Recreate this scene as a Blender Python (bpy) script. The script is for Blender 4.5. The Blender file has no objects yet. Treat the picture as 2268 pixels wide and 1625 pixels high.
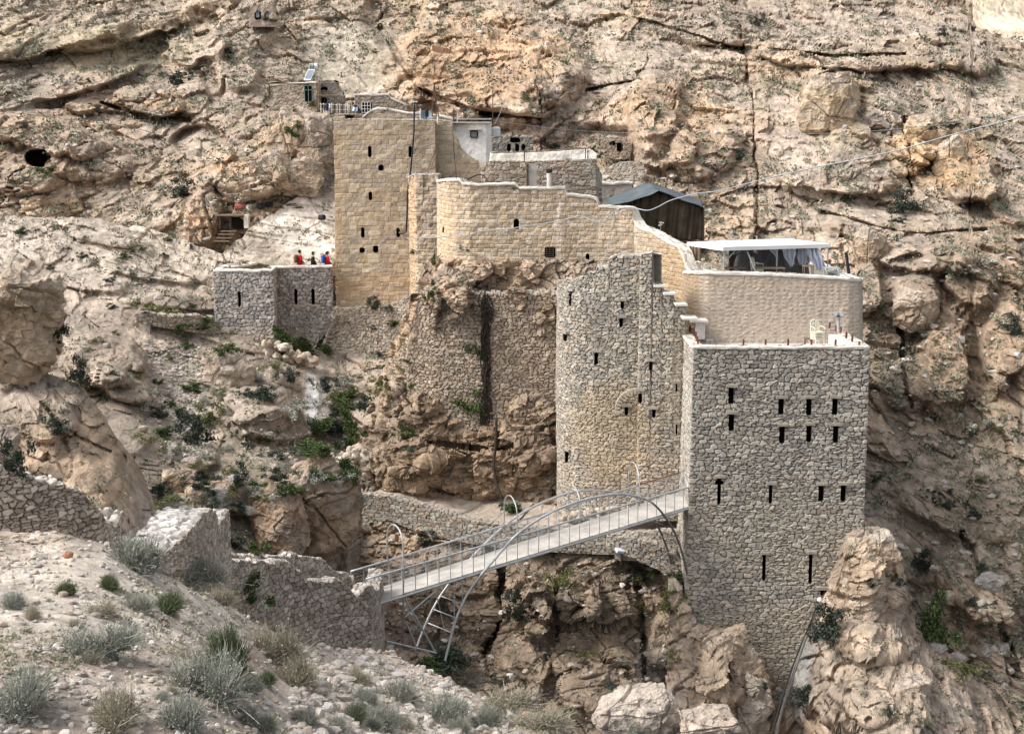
import bpy, math, random
import numpy as np
# ------------------------------------------------------------------ camera, sky, sun, exposure
SC = bpy.context.scene
COL = SC.collection
F = 3116.0; CX = 1134.0; CY = 812.5; ZC = 20.0
PITCH = math.atan((CY-300.0)/F)
cam = bpy.data.cameras.new('camera'); camo = bpy.data.objects.new('camera', cam); COL.objects.link(camo)
camo.location = (0, 0, ZC); camo.rotation_euler = (math.pi/2-PITCH, 0, 0)
cam.sensor_width = 36; cam.lens = 36*F/2268.0; cam.clip_end = 3000; cam.clip_start = 0.5
SC.camera = camo
SUN_EL, SUN_AZ = math.radians(47), math.radians(256)     # azimuth clockwise from +Y (north)
w = bpy.data.worlds.new('World'); SC.world = w; w.use_nodes = True
nt = w.node_tree; nt.nodes.clear()
sky = nt.nodes.new('ShaderNodeTexSky'); sky.sky_type = 'NISHITA'; sky.sun_disc = False
sky.sun_elevation = SUN_EL; sky.sun_rotation = SUN_AZ; sky.dust_density = 4.0; sky.air_density = 0.8
hs = nt.nodes.new('ShaderNodeHueSaturation'); hs.inputs['Saturation'].default_value = 0.22
bg = nt.nodes.new('ShaderNodeBackground'); bg.inputs['Strength'].default_value = 0.15
ow = nt.nodes.new('ShaderNodeOutputWorld')
nt.links.new(sky.outputs[0], hs.inputs['Color']); nt.links.new(hs.outputs[0], bg.inputs[0]); nt.links.new(bg.outputs[0], ow.inputs[0])
sd = bpy.data.lights.new('sun', 'SUN'); sd.energy = 1.15; sd.angle = math.radians(10); sd.color = (1.0, 0.95, 0.87)
so = bpy.data.objects.new('sun', sd); COL.objects.link(so)
so.rotation_euler = (math.pi/2-SUN_EL, 0, math.pi-SUN_AZ)
SC.view_settings.view_transform = 'Standard'; SC.view_settings.look = 'None'
SC.view_settings.gamma = 1; SC.view_settings.exposure = 0.95
# ------------------------------------------------------------------ projection helpers (photo measured on a 2268 x 1625 sheet)
cp, sp_ = math.cos(PITCH), math.sin(PITCH)
def P(x, y, Y):
    x = np.asarray(x, float); y = np.asarray(y, float); Y = np.asarray(Y, float)
    a = (x-CX)/F; b = (CY-y)/F
    s = Y/(cp+b*sp_)
    return np.stack(np.broadcast_arrays(a*s, Y, ZC+(-sp_+b*cp)*s), -1)
def proj(V):
    X = V[..., 0]; Y = V[..., 1]; Z = V[..., 2]-ZC
    f = Y*cp-Z*sp_; u = Y*sp_+Z*cp
    return CX+F*X/f, CY-F*u/f
# ------------------------------------------------------------------ numpy noise
CHUNK = 90000
def par(fn):
    "run a vectorised function over cache-sized chunks of the first axis"
    def g(*a, **k):
        n = len(a[0])
        nar = sum(1 for q in a if isinstance(q, np.ndarray) and len(q) == n)
        tot = a[0].size
        if tot < 40000 or n < 8: return fn(*a, **k)
        m = min(n, max(2, tot//CHUNK)); ed = np.linspace(0, n, m+1).astype(int)
        rs = [fn(*[q[i:j] for q in a[:nar]], *a[nar:], **k) for i, j in zip(ed[:-1], ed[1:])]
        if isinstance(rs[0], tuple): return tuple(np.concatenate(z, 0) for z in zip(*rs))
        return np.concatenate(rs, 0)
    return g
def _h(ix, iy, iz, s):
    with np.errstate(over='ignore'):
        n = (ix.astype(np.uint32)*np.uint32(374761393) + iy.astype(np.uint32)*np.uint32(668265263)
             + iz.astype(np.uint32)*np.uint32(2147483647) + np.uint32((s*974634777) & 0xffffffff))
        n = (n ^ (n >> np.uint32(13)))*np.uint32(1274126177)
        n = (n ^ (n >> np.uint32(16)))*np.uint32(2246822519)
        n = n ^ (n >> np.uint32(15))
    return (n & np.uint32(0xffffff)).astype(np.float32)/np.float32(0xffffff)
TAB = np.random.RandomState(7).rand(32*32*32).astype(np.float32)*2-1
def vn(Q, s=0):
    Q = Q.astype(np.float32)+np.float32((s*7.31) % 29); f = np.floor(Q); t = Q-f; t = t*t*(3-2*t); i = f.astype(np.int32)
    x0 = (i[..., 0] & 31) << 10; x1 = ((i[..., 0]+1) & 31) << 10; y0 = (i[..., 1] & 31) << 5; y1 = ((i[..., 1]+1) & 31) << 5; z0 = i[..., 2] & 31; z1 = (i[..., 2]+1) & 31
    tx, ty, tz = t[..., 0], t[..., 1], t[..., 2]
    T = TAB.take
    a = T(x0+y0+z0); a = a+(T(x1+y0+z0)-a)*tx
    b = T(x0+y1+z0); b = b+(T(x1+y1+z0)-b)*tx
    a = a+(b-a)*ty
    c = T(x0+y0+z1); c = c+(T(x1+y0+z1)-c)*tx
    d = T(x0+y1+z1); d = d+(T(x1+y1+z1)-d)*tx
    c = c+(d-c)*ty
    return a+(c-a)*tz
RM = np.array([[0.8, -0.6, 0], [0.48, 0.64, -0.6], [0.36, 0.48, 0.8]], np.float32)
@par
def fbm(Q, o=4, s=0, g=0.5):
    r = 0; a = 1; tot = 0
    Q = Q.astype(np.float32)
    for k in range(o):
        r = r+a*vn(Q, s+k*17); tot += a; a *= g; Q = (Q@RM.T)*2.03+5.7
    return r/tot
@par
def vor(Q, s=0, jit=0.9):
    "cell noise: F1, F2, cell id, tilted-plane height of the nearest cell"
    Q = Q.astype(np.float32); f = np.floor(Q); t = Q-f; i = f.astype(np.int32).astype(np.uint32)
    n = Q.shape[:-1]; F1 = np.full(n, 9, np.float32); F2 = np.full(n, 9, np.float32); rid = np.zeros(n, np.float32); pl = np.zeros(n, np.float32)
    k1, k2, k3 = np.uint32(374761393), np.uint32(668265263), np.uint32(2246822519)
    with np.errstate(over='ignore'):
        for dx in (-1, 0, 1):
            for dy in (-1, 0, 1):
                for dz in (-1, 0, 1):
                    h = (i[..., 0]+np.uint32(dx & 0xffffffff))*k1+(i[..., 1]+np.uint32(dy & 0xffffffff))*k2+(i[..., 2]+np.uint32(dz & 0xffffffff))*k3+np.uint32(s*97531)
                    h = (h ^ (h >> np.uint32(13)))*np.uint32(1274126177); h = (h ^ (h >> np.uint32(16)))*k3; h = h ^ (h >> np.uint32(15))
                    r1 = (h & np.uint32(1023)).astype(np.float32)/1023-0.5; r2 = ((h >> np.uint32(10)) & np.uint32(1023)).astype(np.float32)/1023-0.5
                    r3 = ((h >> np.uint32(20)) & np.uint32(1023)).astype(np.float32)/1023-0.5
                    ex = dx+0.5+r1*jit-t[..., 0]; ey = dy+0.5+r2*jit-t[..., 1]; ez = dz+0.5+r3*jit-t[..., 2]
                    d = ex*ex+ey*ey+ez*ez
                    m = d < F1
                    F2 = np.where(m, F1, np.minimum(F2, d)); F1 = np.where(m, d, F1)
                    rid = np.where(m, r1*7.13+r2*3.7+r3*5.1, rid); pl = np.where(m, ex*(r2*3)+ey*(r3*3)+ez*(r1*3), pl)
    return np.sqrt(F1), np.sqrt(F2), rid % 1, pl
@par
def vor2(u, v, s=0, jit=0.8):
    "blocky planar cells: joint distance, cell id, second id"
    fu = np.floor(u); fv = np.floor(v); tu = u-fu; tv = v-fv; iu = fu.astype(np.int64); iv = fv.astype(np.int64); z = np.zeros_like(iu)
    F1 = np.full(u.shape, 9.0); F2 = np.full(u.shape, 9.0); rid = np.zeros(u.shape); rid2 = np.zeros(u.shape)
    for dx in (-1, 0, 1):
        for dy in (-1, 0, 1):
            a, b = iu+dx, iv+dy
            r1 = _h(a, b, z, s); r2 = _h(a, b, z, s+1); r3 = _h(a, b, z, s+2)
            ex = np.abs(dx+0.5+(r1-0.5)*jit-tu); ey = np.abs(dy+0.5+(r2-0.5)*jit-tv)
            d = (ex**3+ey**3)**(1/3.)*(0.85+0.3*r3)
            m = d < F1
            F2 = np.where(m, F1, np.minimum(F2, d)); rid = np.where(m, r3, rid); rid2 = np.where(m, (r1*5.3+r2*3.1) % 1, rid2); F1 = np.where(m, d, F1)
    return F2-F1, rid, rid2
def sst(a, b, x):
    t = np.clip((x-a)/(b-a), 0, 1); return t*t*(3-2*t)
def tps(ctrl):
    c = np.array(ctrl, float); p = c[:, :2]/1000.0; n = len(p)
    d2 = ((p[:, None]-p[None])**2).sum(-1); K = 0.5*d2*np.log(d2+1e-9)+np.eye(n)*1e-4
    A = np.zeros((n+3, n+3)); A[:n, :n] = K; A[:n, n] = 1; A[:n, n+1:] = p; A[n, :n] = 1; A[n+1:, :n] = p.T
    s = np.linalg.solve(A, np.concatenate([c[:, 2], np.zeros(3)]))
    def ev(x, y):
        x = x/1000.; y = y/1000.; r = s[n]+s[n+1]*x+s[n+2]*y
        for k in range(n):
            d = (x-p[k, 0])**2+(y-p[k, 1])**2; r = r+s[k]*0.5*d*np.log(d+1e-9)
        return r
    return ev
# ------------------------------------------------------------------ object helpers
def tag(o, label=None, cat=None, group=None, kind=None):
    if label: o['label'] = label
    if cat: o['category'] = cat
    if group: o['group'] = group
    if kind: o['kind'] = kind
    return o
def empty(name, loc, label=None, cat=None, group=None, rz=0):
    o = bpy.data.objects.new(name, None); COL.objects.link(o); o.location = [float(q) for q in loc]; o.rotation_euler = (0, 0, rz)
    o.empty_display_size = 0.2
    return tag(o, label, cat, group)
def npmesh(name, V, Q, T=None, cols=None, smooth=False):
    me = bpy.data.meshes.new(name); V = np.asarray(V, np.float32).reshape(-1, 3)
    nq = 0 if Q is None else len(Q); ntr = 0 if T is None else len(T)
    me.vertices.add(len(V)); me.vertices.foreach_set('co', V.ravel())
    li = []
    if nq: li.append(np.asarray(Q, np.int32).ravel())
    if ntr: li.append(np.asarray(T, np.int32).ravel())
    li = np.concatenate(li); me.loops.add(len(li)); me.loops.foreach_set('vertex_index', li)
    ls = np.concatenate([np.arange(nq)*4, nq*4+np.arange(ntr)*3]).astype(np.int32)
    me.polygons.add(nq+ntr); me.polygons.foreach_set('loop_start', ls)
    if cols is not None:
        at = me.color_attributes.new('col', 'FLOAT_COLOR', 'POINT')
        c4 = np.ones((len(V), 4), np.float32); c4[:, :3] = np.asarray(cols).reshape(-1, 3); at.data.foreach_set('color', c4.ravel())
    me.update(calc_edges=True); me.validate()
    me.polygons.foreach_set('use_smooth', np.full(nq+ntr, smooth))
    return me
def link(name, me, mat, parent=None, world=True):
    o = bpy.data.objects.new(name, me); COL.objects.link(o)
    if mat and not me.materials: me.materials.append(mat)
    if parent is not None:
        o.parent = parent
        if world:   # geometry given in world coordinates
            o.matrix_parent_inverse = parent_mat(parent).inverted()
    return o
from mathutils import Matrix, Vector, Euler
def parent_mat(p):
    m = Matrix.LocRotScale(p.location, p.rotation_euler, p.scale)
    return m if p.parent is None else parent_mat(p.parent) @ p.matrix_parent_inverse @ m
def gridq(nr, nc):
    i = np.arange(nr-1)[:, None]*nc+np.arange(nc-1)[None]
    return np.stack([i, i+1, i+nc+1, i+nc], -1).reshape(-1, 4)
class MB:
    "collects boxes, bars, tubes and polygons, in world coordinates, into one mesh"
    def __init__(s): s.v = []; s.f = []
    def add(s, vs, fs):
        n = len(s.v); s.v += [tuple(map(float, q)) for q in vs]; s.f += [tuple(n+k for k in q) for q in fs]; return s
    def box(s, c, d, rz=0, tilt=None):
        cx, cy, cz = c; a, b, e = d[0]/2, d[1]/2, d[2]/2
        vs = [(x, y, z) for x in (-a, a) for y in (-b, b) for z in (-e, e)]
        m = Euler(tilt or (0, 0, rz)).to_matrix()
        vs = [tuple(m@Vector(q)+Vector(c)) for q in vs]
        return s.add(vs, [(0, 1, 3, 2), (4, 6, 7, 5), (0, 4, 5, 1), (2, 3, 7, 6), (0, 2, 6, 4), (1, 5, 7, 3)])
    def tube(s, pts, r, n=6, closed=False, taper=None):
        pts = [Vector([float(k) for k in p]) for p in pts]; m = len(pts); vs = []; up = Vector((0.13, 0.2, 1))
        for i, p in enumerate(pts):
            t = (pts[min(i+1, m-1)]-pts[max(i-1, 0)])
            if t.length < 1e-6: t = Vector((0, 0, 1))
            t.normalize(); a = t.cross(up)
            if a.length < 1e-3: a = t.cross(Vector((1, 0, 0)))
            a.normalize(); b = t.cross(a); rr = r if taper is None else r+(taper-r)*i/(m-1)
            for k in range(n):
                q = 2*math.pi*k/n; vs.append(p+a*(math.cos(q)*rr)+b*(math.sin(q)*rr))
        fs = [(i*n+k, i*n+(k+1) % n, (i+1)*n+(k+1) % n, (i+1)*n+k) for i in range(m-1) for k in range(n)]
        fs += [tuple(range(n))[::-1], tuple((m-1)*n+k for k in range(n))]
        return s.add(vs, fs)
    def lathe(s, prof, c, n=12):
        vs = []; m = len(prof)
        for r, z in prof:
            for k in range(n):
                q = 2*math.pi*k/n; vs.append((c[0]+r*math.cos(q), c[1]+r*math.sin(q), c[2]+z))
        fs = [(i*n+k, i*n+(k+1) % n, (i+1)*n+(k+1) % n, (i+1)*n+k) for i in range(m-1) for k in range(n)]
        fs += [tuple(range(n))[::-1], tuple((m-1)*n+k for k in range(n))]
        return s.add(vs, fs)
    def build(s, name, mat, parent=None, smooth=False, world=True):
        me = bpy.data.meshes.new(name); me.from_pydata(s.v, [], s.f); me.update()
        if smooth: me.polygons.foreach_set('use_smooth', [True]*len(me.polygons))
        return link(name, me, mat, parent, world)
# ------------------------------------------------------------------ materials
def mat(name, col=(0.5, 0.5, 0.5), rough=0.9, var=0.12, scale=3.0, metal=0.0, attr=False, bump=0.0, bscale=20.0, trans=0.0, spec=0.2, dirt=0.0):
    m = bpy.data.materials.new(name); m.use_nodes = True; n = m.node_tree.nodes; l = m.node_tree.links
    b = n['Principled BSDF']; b.inputs['Roughness'].default_value = rough; b.inputs['Metallic'].default_value = metal
    b.inputs['Specular IOR Level'].default_value = spec
    tc = n.new('ShaderNodeTexCoord')
    nz = n.new('ShaderNodeTexNoise'); nz.inputs['Scale'].default_value = scale; nz.inputs['Detail'].default_value = 6; nz.inputs['Roughness'].default_value = 0.65
    l.new(tc.outputs['Object'], nz.inputs['Vector'])
    mr = n.new('ShaderNodeMapRange'); mr.inputs['From Min'].default_value = 0.3; mr.inputs['From Max'].default_value = 0.7
    mr.inputs['To Min'].default_value = 1-var; mr.inputs['To Max'].default_value = 1+var
    l.new(nz.outputs[0], mr.inputs['Value'])
    mx = n.new('ShaderNodeVectorMath'); mx.operation = 'SCALE'
    l.new(mr.outputs[0], mx.inputs['Scale'])
    if attr:
        a = n.new('ShaderNodeAttribute'); a.attribute_name = 'col'; l.new(a.outputs['Color'], mx.inputs[0])
    else:
        mx.inputs[0].default_value = col
    l.new(mx.outputs[0], b.inputs['Base Color'])
    if bump > 0:
        nb = n.new('ShaderNodeTexNoise'); nb.inputs['Scale'].default_value = bscale; nb.inputs['Detail'].default_value = 8; nb.inputs['Roughness'].default_value = 0.7
        l.new(tc.outputs['Object'], nb.inputs['Vector'])
        bp = n.new('ShaderNodeBump'); bp.inputs['Strength'].default_value = 1.0; bp.inputs['Distance'].default_value = bump
        l.new(nb.outputs[0], bp.inputs['Height']); l.new(bp.outputs[0], b.inputs['Normal'])
    if trans > 0:
        b.inputs['Transmission Weight'].default_value = trans
    return m
M = {}
M['rock'] = mat('rock', attr=True, var=0.26, scale=2.6, bump=0.10, bscale=4.0)
M['near_ground'] = mat('near_ground', attr=True, var=0.22, scale=6.0, bump=0.05, bscale=14.0)
M['masonry'] = mat('masonry', attr=True, var=0.16, scale=7.0, bump=0.03, bscale=15.0)
M['dark'] = mat('dark', (0.018, 0.015, 0.012), 0.95)  # near-black colour standing in for the shade inside openings
M['coping'] = mat('coping', (0.66, 0.61, 0.54), 0.95, var=0.14, scale=5, bump=0.02)
# ------------------------------------------------------------------ terrain sheets
TAN = np.array([0.53, 0.385, 0.265]); PALE = np.array([0.62, 0.53, 0.44]); GREY = np.array([0.43, 0.375, 0.325]); ORG = np.array([0.58, 0.37, 0.21])
GRN = np.array([0.27, 0.27, 0.17]); WHT = np.array([0.70, 0.64, 0.57]); PINK = np.array([0.56, 0.45, 0.385])
ZB = np.full((760, 1100), 1e9)                 # nearest surface seen per picture cell, to stand things on the ground
def splat(V):
    x, y = proj(V); f = V[..., 1]
    ix = np.floor(x/2.2148).astype(int)+30; iy = np.floor(y/2.2148).astype(int)+10
    m = (ix >= 1) & (ix < 1099) & (iy >= 1) & (iy < 759)
    for dx in (0, 1):
        for dy in (0, 1):
            np.minimum.at(ZB, (iy[m]-dy, ix[m]-dx), f[m])
def ground(x, y):
    "world point of the surface seen at photo position x, y"
    ix = int(x/2.2148)+30; iy = int(y/2.2148)+10
    blk = ZB[max(iy-1, 0):iy+2, max(ix-1, 0):ix+2]; blk = blk[blk < 1e8]
    Y = float(np.median(blk)) if len(blk) else 60.0
    return P(x, y, Y)
SHEETS = {}
def seg_d(x, y, pts):
    d = np.full(x.shape, 1e9)
    for (x0, y0), (x1, y1) in zip(pts[:-1], pts[1:]):
        vx, vy = x1-x0, y1-y0; t = np.clip(((x-x0)*vx+(y-y0)*vy)/(vx*vx+vy*vy), 0, 1)
        d = np.minimum(d, np.hypot(x-x0-t*vx, y-y0-t*vy))
    return d
def sheet(name, mode, a0, a1, c0, c1, ctrl, step, disp, color, skirt=(6.0, 5.0), feats=(), lines=(), matname='rock', seed=0, label=None, dirv=(0, -1, 0.12), holes=(), nw=0.12, ysq=0.45):
    """mode 'row': a = x range, c0/c1 = top and bottom curves over x; mode 'col': a = y range, c0/c1 = left and right curves over y.
       The first edge (top or left) folds back into the hill by skirt = (back, down) metres."""
    ev = tps(ctrl)
    n1 = int((a1-a0)/step)+1
    A = np.linspace(a0, a1, n1)
    C0 = np.interp(A, *zip(*c0)) if isinstance(c0, (list, tuple)) else np.full(n1, float(c0))
    C1 = np.interp(A, *zip(*c1)) if isinstance(c1, (list, tuple)) else np.full(n1, float(c1))
    if mode == 'row':
        C0 = C0+fbm(np.stack([A/60., A*0, A*0+seed], -1), 4, seed)*14*min(1, skirt[0])
        n2 = int(np.max(C1-C0)/step)+1
        x = np.repeat(A[None], n2, 0); y = C0[None]+np.arange(n2)[:, None]*step; keep = y <= C1[None]+step
    else:
        C0 = C0+fbm(np.stack([A/40., A*0, A*0+seed], -1), 4, seed)*16
        n2 = int(np.max(C1-C0)/step)+1
        y = np.repeat(A[:, None], n2, 1); x = C0[:, None]+np.arange(n2)[None]*step; keep = x <= C1[:, None]+step
    for (hx0, hy0, hx1, hy1) in holes: keep &= ~((x > hx0) & (x < hx1) & (y > hy0) & (y < hy1))
    D = ev(x, y)
    for f in feats:      # (cx, cy, rx, ry, angle, toward-camera metres, hardness)
        cx, cy, rx, ry, an, amp, hard = f
        ca, sa = math.cos(math.radians(an)), math.sin(math.radians(an))
        wx = x+fbm(np.stack([x/50, y/50, y*0+cx], -1), 3, 5)*rx*0.35; wy = y+fbm(np.stack([x/50, y/50, y*0+cx+9], -1), 3, 6)*ry*0.35
        u = ((wx-cx)*ca+(wy-cy)*sa)/rx; v = (-(wx-cx)*sa+(wy-cy)*ca)/ry
        r = np.sqrt(u*u+v*v); D = D-amp*(1-sst(1-0.9/hard, 1+0.9/hard, r))
    for pts, wd, amp in lines:
        wx = x+fbm(np.stack([x/40, y/40, y*0+amp], -1), 3, 8)*12
        D = D+amp*(1-sst(0.4, 1.2, seg_d(wx, y, pts)/wd))
    B = P(x, y, D)
    if skirt[0] > 0:     # fold the first edge back into the hill
        k = np.array([1.0, 0.8, 0.62, 0.46, 0.32, 0.2, 0.1, 0.04])
        if mode == 'row':
            e = B[0][None]+k[:, None, None]*np.array([0, skirt[0], -skirt[1]])+((k*(1-k))[:, None, None]*np.array([0, 0, 0.5*skirt[1]]))
            B = np.concatenate([e, B], 0); x = np.concatenate([np.repeat(x[:1], 8, 0), x], 0); y = np.concatenate([np.repeat(y[:1], 8, 0), y], 0); keep = np.concatenate([np.repeat(keep[:1], 8, 0), keep], 0)
        else:
            e = B[:, :1]+k[None, :, None]*np.array([skirt[1], skirt[0], 0])
            B = np.concatenate([e, B], 1); x = np.concatenate([np.repeat(x[:, :1], 8, 1), x], 1); y = np.concatenate([np.repeat(y[:, :1], 8, 1), y], 1); keep = np.concatenate([np.repeat(keep[:, :1], 8, 1), keep], 1)
    gy, gx = np.gradient(B, axis=0), np.gradient(B, axis=1)
    N = np.cross(gx, gy); N /= np.linalg.norm(N, axis=-1, keepdims=True)+1e-9
    if N[..., 1].mean() > 0: N = -N
    dv = np.array(dirv, float); dv /= np.linalg.norm(dv)
    N = N*nw+dv*(1-nw); N /= np.linalg.norm(N, axis=-1, keepdims=True)
    SQ = np.array([1, ysq, 1]); h, info = disp(B[keep]*SQ, x[keep], y[keep])
    V = B.copy(); V[keep] = B[keep]+N[keep]*h[:, None]
    nr, nc = V.shape[:2]
    gy, gx = np.gradient(V, axis=0), np.gradient(V, axis=1)
    N2 = np.cross(gx, gy); N2 /= np.linalg.norm(N2, axis=-1, keepdims=True)+1e-9
    N2 = np.where((N2[..., 1:2] > 0) & (np.abs(N2[..., 1:2]) > np.abs(N2[..., 2:3])), -N2, N2); N2 = np.where(N2[..., 2:3] < -0.6, -N2, N2)
    C = color(V[keep]*SQ, x[keep], y[keep], N2[keep], info)
    idx = np.full(keep.shape, -1, np.int64); idx[keep] = np.arange(keep.sum())
    q = gridq(nr, nc); q = idx.ravel()[q]; q = q[(q >= 0).all(1)]
    me = npmesh(name, V[keep], q, cols=C)
    o = link(name, me, M[matname]); tag(o, kind='structure')
    if label: o['label'] = label
    splat(V[keep]); SHEETS[name] = (V[keep], x[keep], y[keep], N2[keep])
    return o
def rockdisp(big=1.6, blk=0.7, blkscale=2.6, strata=0.45, st_h=1.6, dip=(0.12, 0.05), fine=0.12, seed=0, soft=None, grain=1.0, softfloor=0.25, aniso=1.45, facet=0.65):
    def f(B, x, y):
        L = fbm(B/9.0, 3, seed)
        h = big*L
        W = np.stack([fbm(B/4.0, 2, seed+3), fbm(B/4.0+7.7, 2, seed+4), fbm(B/4.0+3.1, 2, seed+5)], -1)
        # bedding planes: ledges that jut out and are undercut
        dz = dip(B) if callable(dip) else dip[0]*B[..., 0]+dip[1]*B[..., 1]
        zb = B[..., 2]+dz+fbm(B/12., 3, seed+31)*1.4
        q = zb/st_h
        fr = q-np.floor(q); zz = np.zeros(q.shape, np.int64); rr = _h(np.floor(q).astype(np.int64), zz, zz, seed)
        amp = sst(-0.25, 0.3, fbm(B/6.0+2.2, 2, seed+33))
        led = sst(0.0, 0.16, fr)*(1-fr*0.8)*(0.2+1.0*rr)*amp
        q2 = (zb+0.3*W[..., 1])/(st_h*0.27); fr2 = q2-np.floor(q2); rr2 = _h(np.floor(q2).astype(np.int64), zz, zz, seed+1)
        led2 = sst(0, 0.3, fr2)*(1-fr2)*rr2*sst(-0.1, 0.3, fbm(B/3.0+6.2, 2, seed+34))
        Bt = B+W*0.35*blkscale; Bt[..., 2] = zb+W[..., 2]*0.3
        S = np.array([1/blkscale, 1/blkscale, aniso/blkscale])
        f1, f2, rid, pl = vor(Bt*S, seed+11)
        f1b, f2b, ridb, plb = vor(Bt*S*2.6+3.3+0.2*W, seed+15)
        f1c, f2c, ridc, plc = vor(Bt*S*7.0+1.3+0.5*W, seed+18)
        cm = sst(0.0, 0.3, fbm(B/2.2+9, 2, seed+35)); cmb = sst(0.05, 0.3, fbm(B/1.1+5, 2, seed+36))
        crack = (1-sst(0.0, 0.05, f2-f1))*cm; crackb = (1-sst(0.0, 0.08, f2b-f1b))*cmb
        bl = blk*(1.0*(rid-0.5)+facet*pl+0.5*(0.6-f1)+0.50*(ridb-0.5)+0.6*facet*plb+0.22*(0.6-f1b)+0.22*(ridc-0.5)+0.25*facet*plc)-blk*0.30*crack-blk*0.15*crackb
        sm = sst(-0.15, 0.35, fbm(B/7.0+1.7, 3, seed+21)) if soft is None else soft(B, x, y)   # 1 = loose ground, 0 = bare rock
        rk = 1-sm*(1-softfloor)
        fi = fbm(B/0.9, 5, seed+41, 0.66); rg = 1-2*np.abs(fbm(B/1.7+3, 4, seed+44, 0.6))
        h = h+(strata*(led+0.30*led2)+bl)*rk+fine*(1.6*fi+0.9*(rg-0.6))*(0.75+0.25*rk)+grain*0.16*sm*sst(0.35, 0.9, ridc)*(0.7-f1c)
        return h, dict(rid=rid, ridb=ridb, ridc=ridc, f1c=f1c, crack=np.maximum(crack, 0.6*crackb), soft=sm, led=led, fr=fr, L=L, fr2=fr2, rr2=rr2)
    return f
def neardisp(seed, soft):
    def f(B, x, y):
        W = np.stack([fbm(B/1.5, 2, seed+3), fbm(B/1.5+7.7, 2, seed+4), fbm(B/1.5+3.1, 2, seed+5)], -1)
        sm = soft(B, x, y)
        zb = B[..., 2]+0.28*B[..., 0]-0.12*B[..., 1]+0.25*fbm(B/2.5, 3, seed+9)
        q = zb/0.16; fr = q-np.floor(q); zz = np.zeros(q.shape, np.int64); rr = _h(np.floor(q).astype(np.int64), zz, zz, seed)
        led = sst(0, 0.2, fr)*(1-fr*0.8)*rr*sst(-0.2, 0.2, fbm(B/1.6+4, 3, seed+12))
        f1, f2, rid, pl = vor(B/np.array([0.42, 0.42, 0.3])+W*0.6, seed+15)
        f1b, f2b, ridb, plb = vor(B/np.array([0.15, 0.15, 0.12])+W*0.8, seed+16)
        f1c, f2c, ridc, plc = vor(B/0.07+W, seed+17)
        h = 0.30*fbm(B/3.0, 3, seed)+0.16*led*(1.3-sm)+0.10*((rid-0.5)+0.8*pl)*(1.2-sm)+0.045*sst(0.6, 0.95, ridb)*(0.75-f1b)+0.04*sst(0.4, 0.9, ridc)*(0.7-f1c)+0.13*fbm(B/0.5, 5, seed+21, 0.68)
        return h, dict(rid=rid, ridb=ridb, ridc=ridc, f1c=f1c, crack=(1-sst(0, 0.1, f2-f1))*(1-sm), soft=sm*0.6, led=led, fr=fr, L=W[..., 0], fr2=fr, rr2=rr)
    return f
TINT = np.array([1.01, 0.99, 0.965])
def rockcolor(zones=(), warm=0.5, seed=0, veg=0.35, dark=0.0, spk=0.30, beds=True):
    def f(V, x, y, N, i):
        n1 = fbm(V/5.0, 4, seed+51); n2 = fbm(V/1.2, 3, seed+53); n3 = fbm(V/0.5, 3, seed+57); n4 = fbm(V/16.0, 2, seed+58)
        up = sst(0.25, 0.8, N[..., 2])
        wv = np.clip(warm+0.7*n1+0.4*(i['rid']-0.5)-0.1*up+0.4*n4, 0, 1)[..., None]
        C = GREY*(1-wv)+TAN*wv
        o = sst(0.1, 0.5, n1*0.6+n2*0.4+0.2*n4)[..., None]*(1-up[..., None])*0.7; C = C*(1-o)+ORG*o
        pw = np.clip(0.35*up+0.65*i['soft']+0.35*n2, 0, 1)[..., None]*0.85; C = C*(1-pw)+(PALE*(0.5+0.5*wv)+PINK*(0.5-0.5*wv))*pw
        C = C*(1+0.40*n3+0.22*n2+0.20*(i['ridb']-0.5)+0.25*(i['rid']-0.5))[..., None]
        sp = fbm(V/0.22, 3, seed+91, 0.7); C = C*(1+spk*sp[..., None])
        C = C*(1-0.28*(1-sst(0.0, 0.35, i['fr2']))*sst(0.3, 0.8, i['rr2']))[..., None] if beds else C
        lich = sst(0.12, 0.42, fbm(V/0.9+4, 3, seed+61)+0.25*fbm(V/6+2, 2, seed+63))[..., None]*0.35; C = C*(1-lich)+np.array([0.27, 0.25, 0.225])*lich
        g = sst(0.22-0.15*veg, 0.5, fbm(V/0.6, 3, seed+71, 0.65)+0.3*fbm(V/4., 2, seed+73))*np.clip(0.25+up+0.5*i['soft'], 0, 1)*veg
        C = C*(1-g[..., None])+GRN*g[..., None]
        C = C*(1-0.15*i['crack'][..., None])
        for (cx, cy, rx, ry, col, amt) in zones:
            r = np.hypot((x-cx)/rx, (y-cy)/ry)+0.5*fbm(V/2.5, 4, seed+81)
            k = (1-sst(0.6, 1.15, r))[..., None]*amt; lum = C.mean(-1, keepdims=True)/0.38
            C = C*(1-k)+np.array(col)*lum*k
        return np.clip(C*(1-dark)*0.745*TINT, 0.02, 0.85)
    return f
def softzones(zs, base=0.0, seed=3):
    def f(B, x, y):
        s = np.full(x.shape, base)+0.0
        for (cx, cy, rx, ry, amt) in zs:
            r = np.hypot((x-cx)/rx, (y-cy)/ry)+0.6*fbm(B/4.0, 3, seed)
            s = np.maximum(s, amt*(1-sst(0.7, 1.2, r)))
        return np.clip(s+0.35*sst(0.0, 0.4, fbm(B/5.0, 3, seed+2)), 0, 1)
    return f
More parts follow.
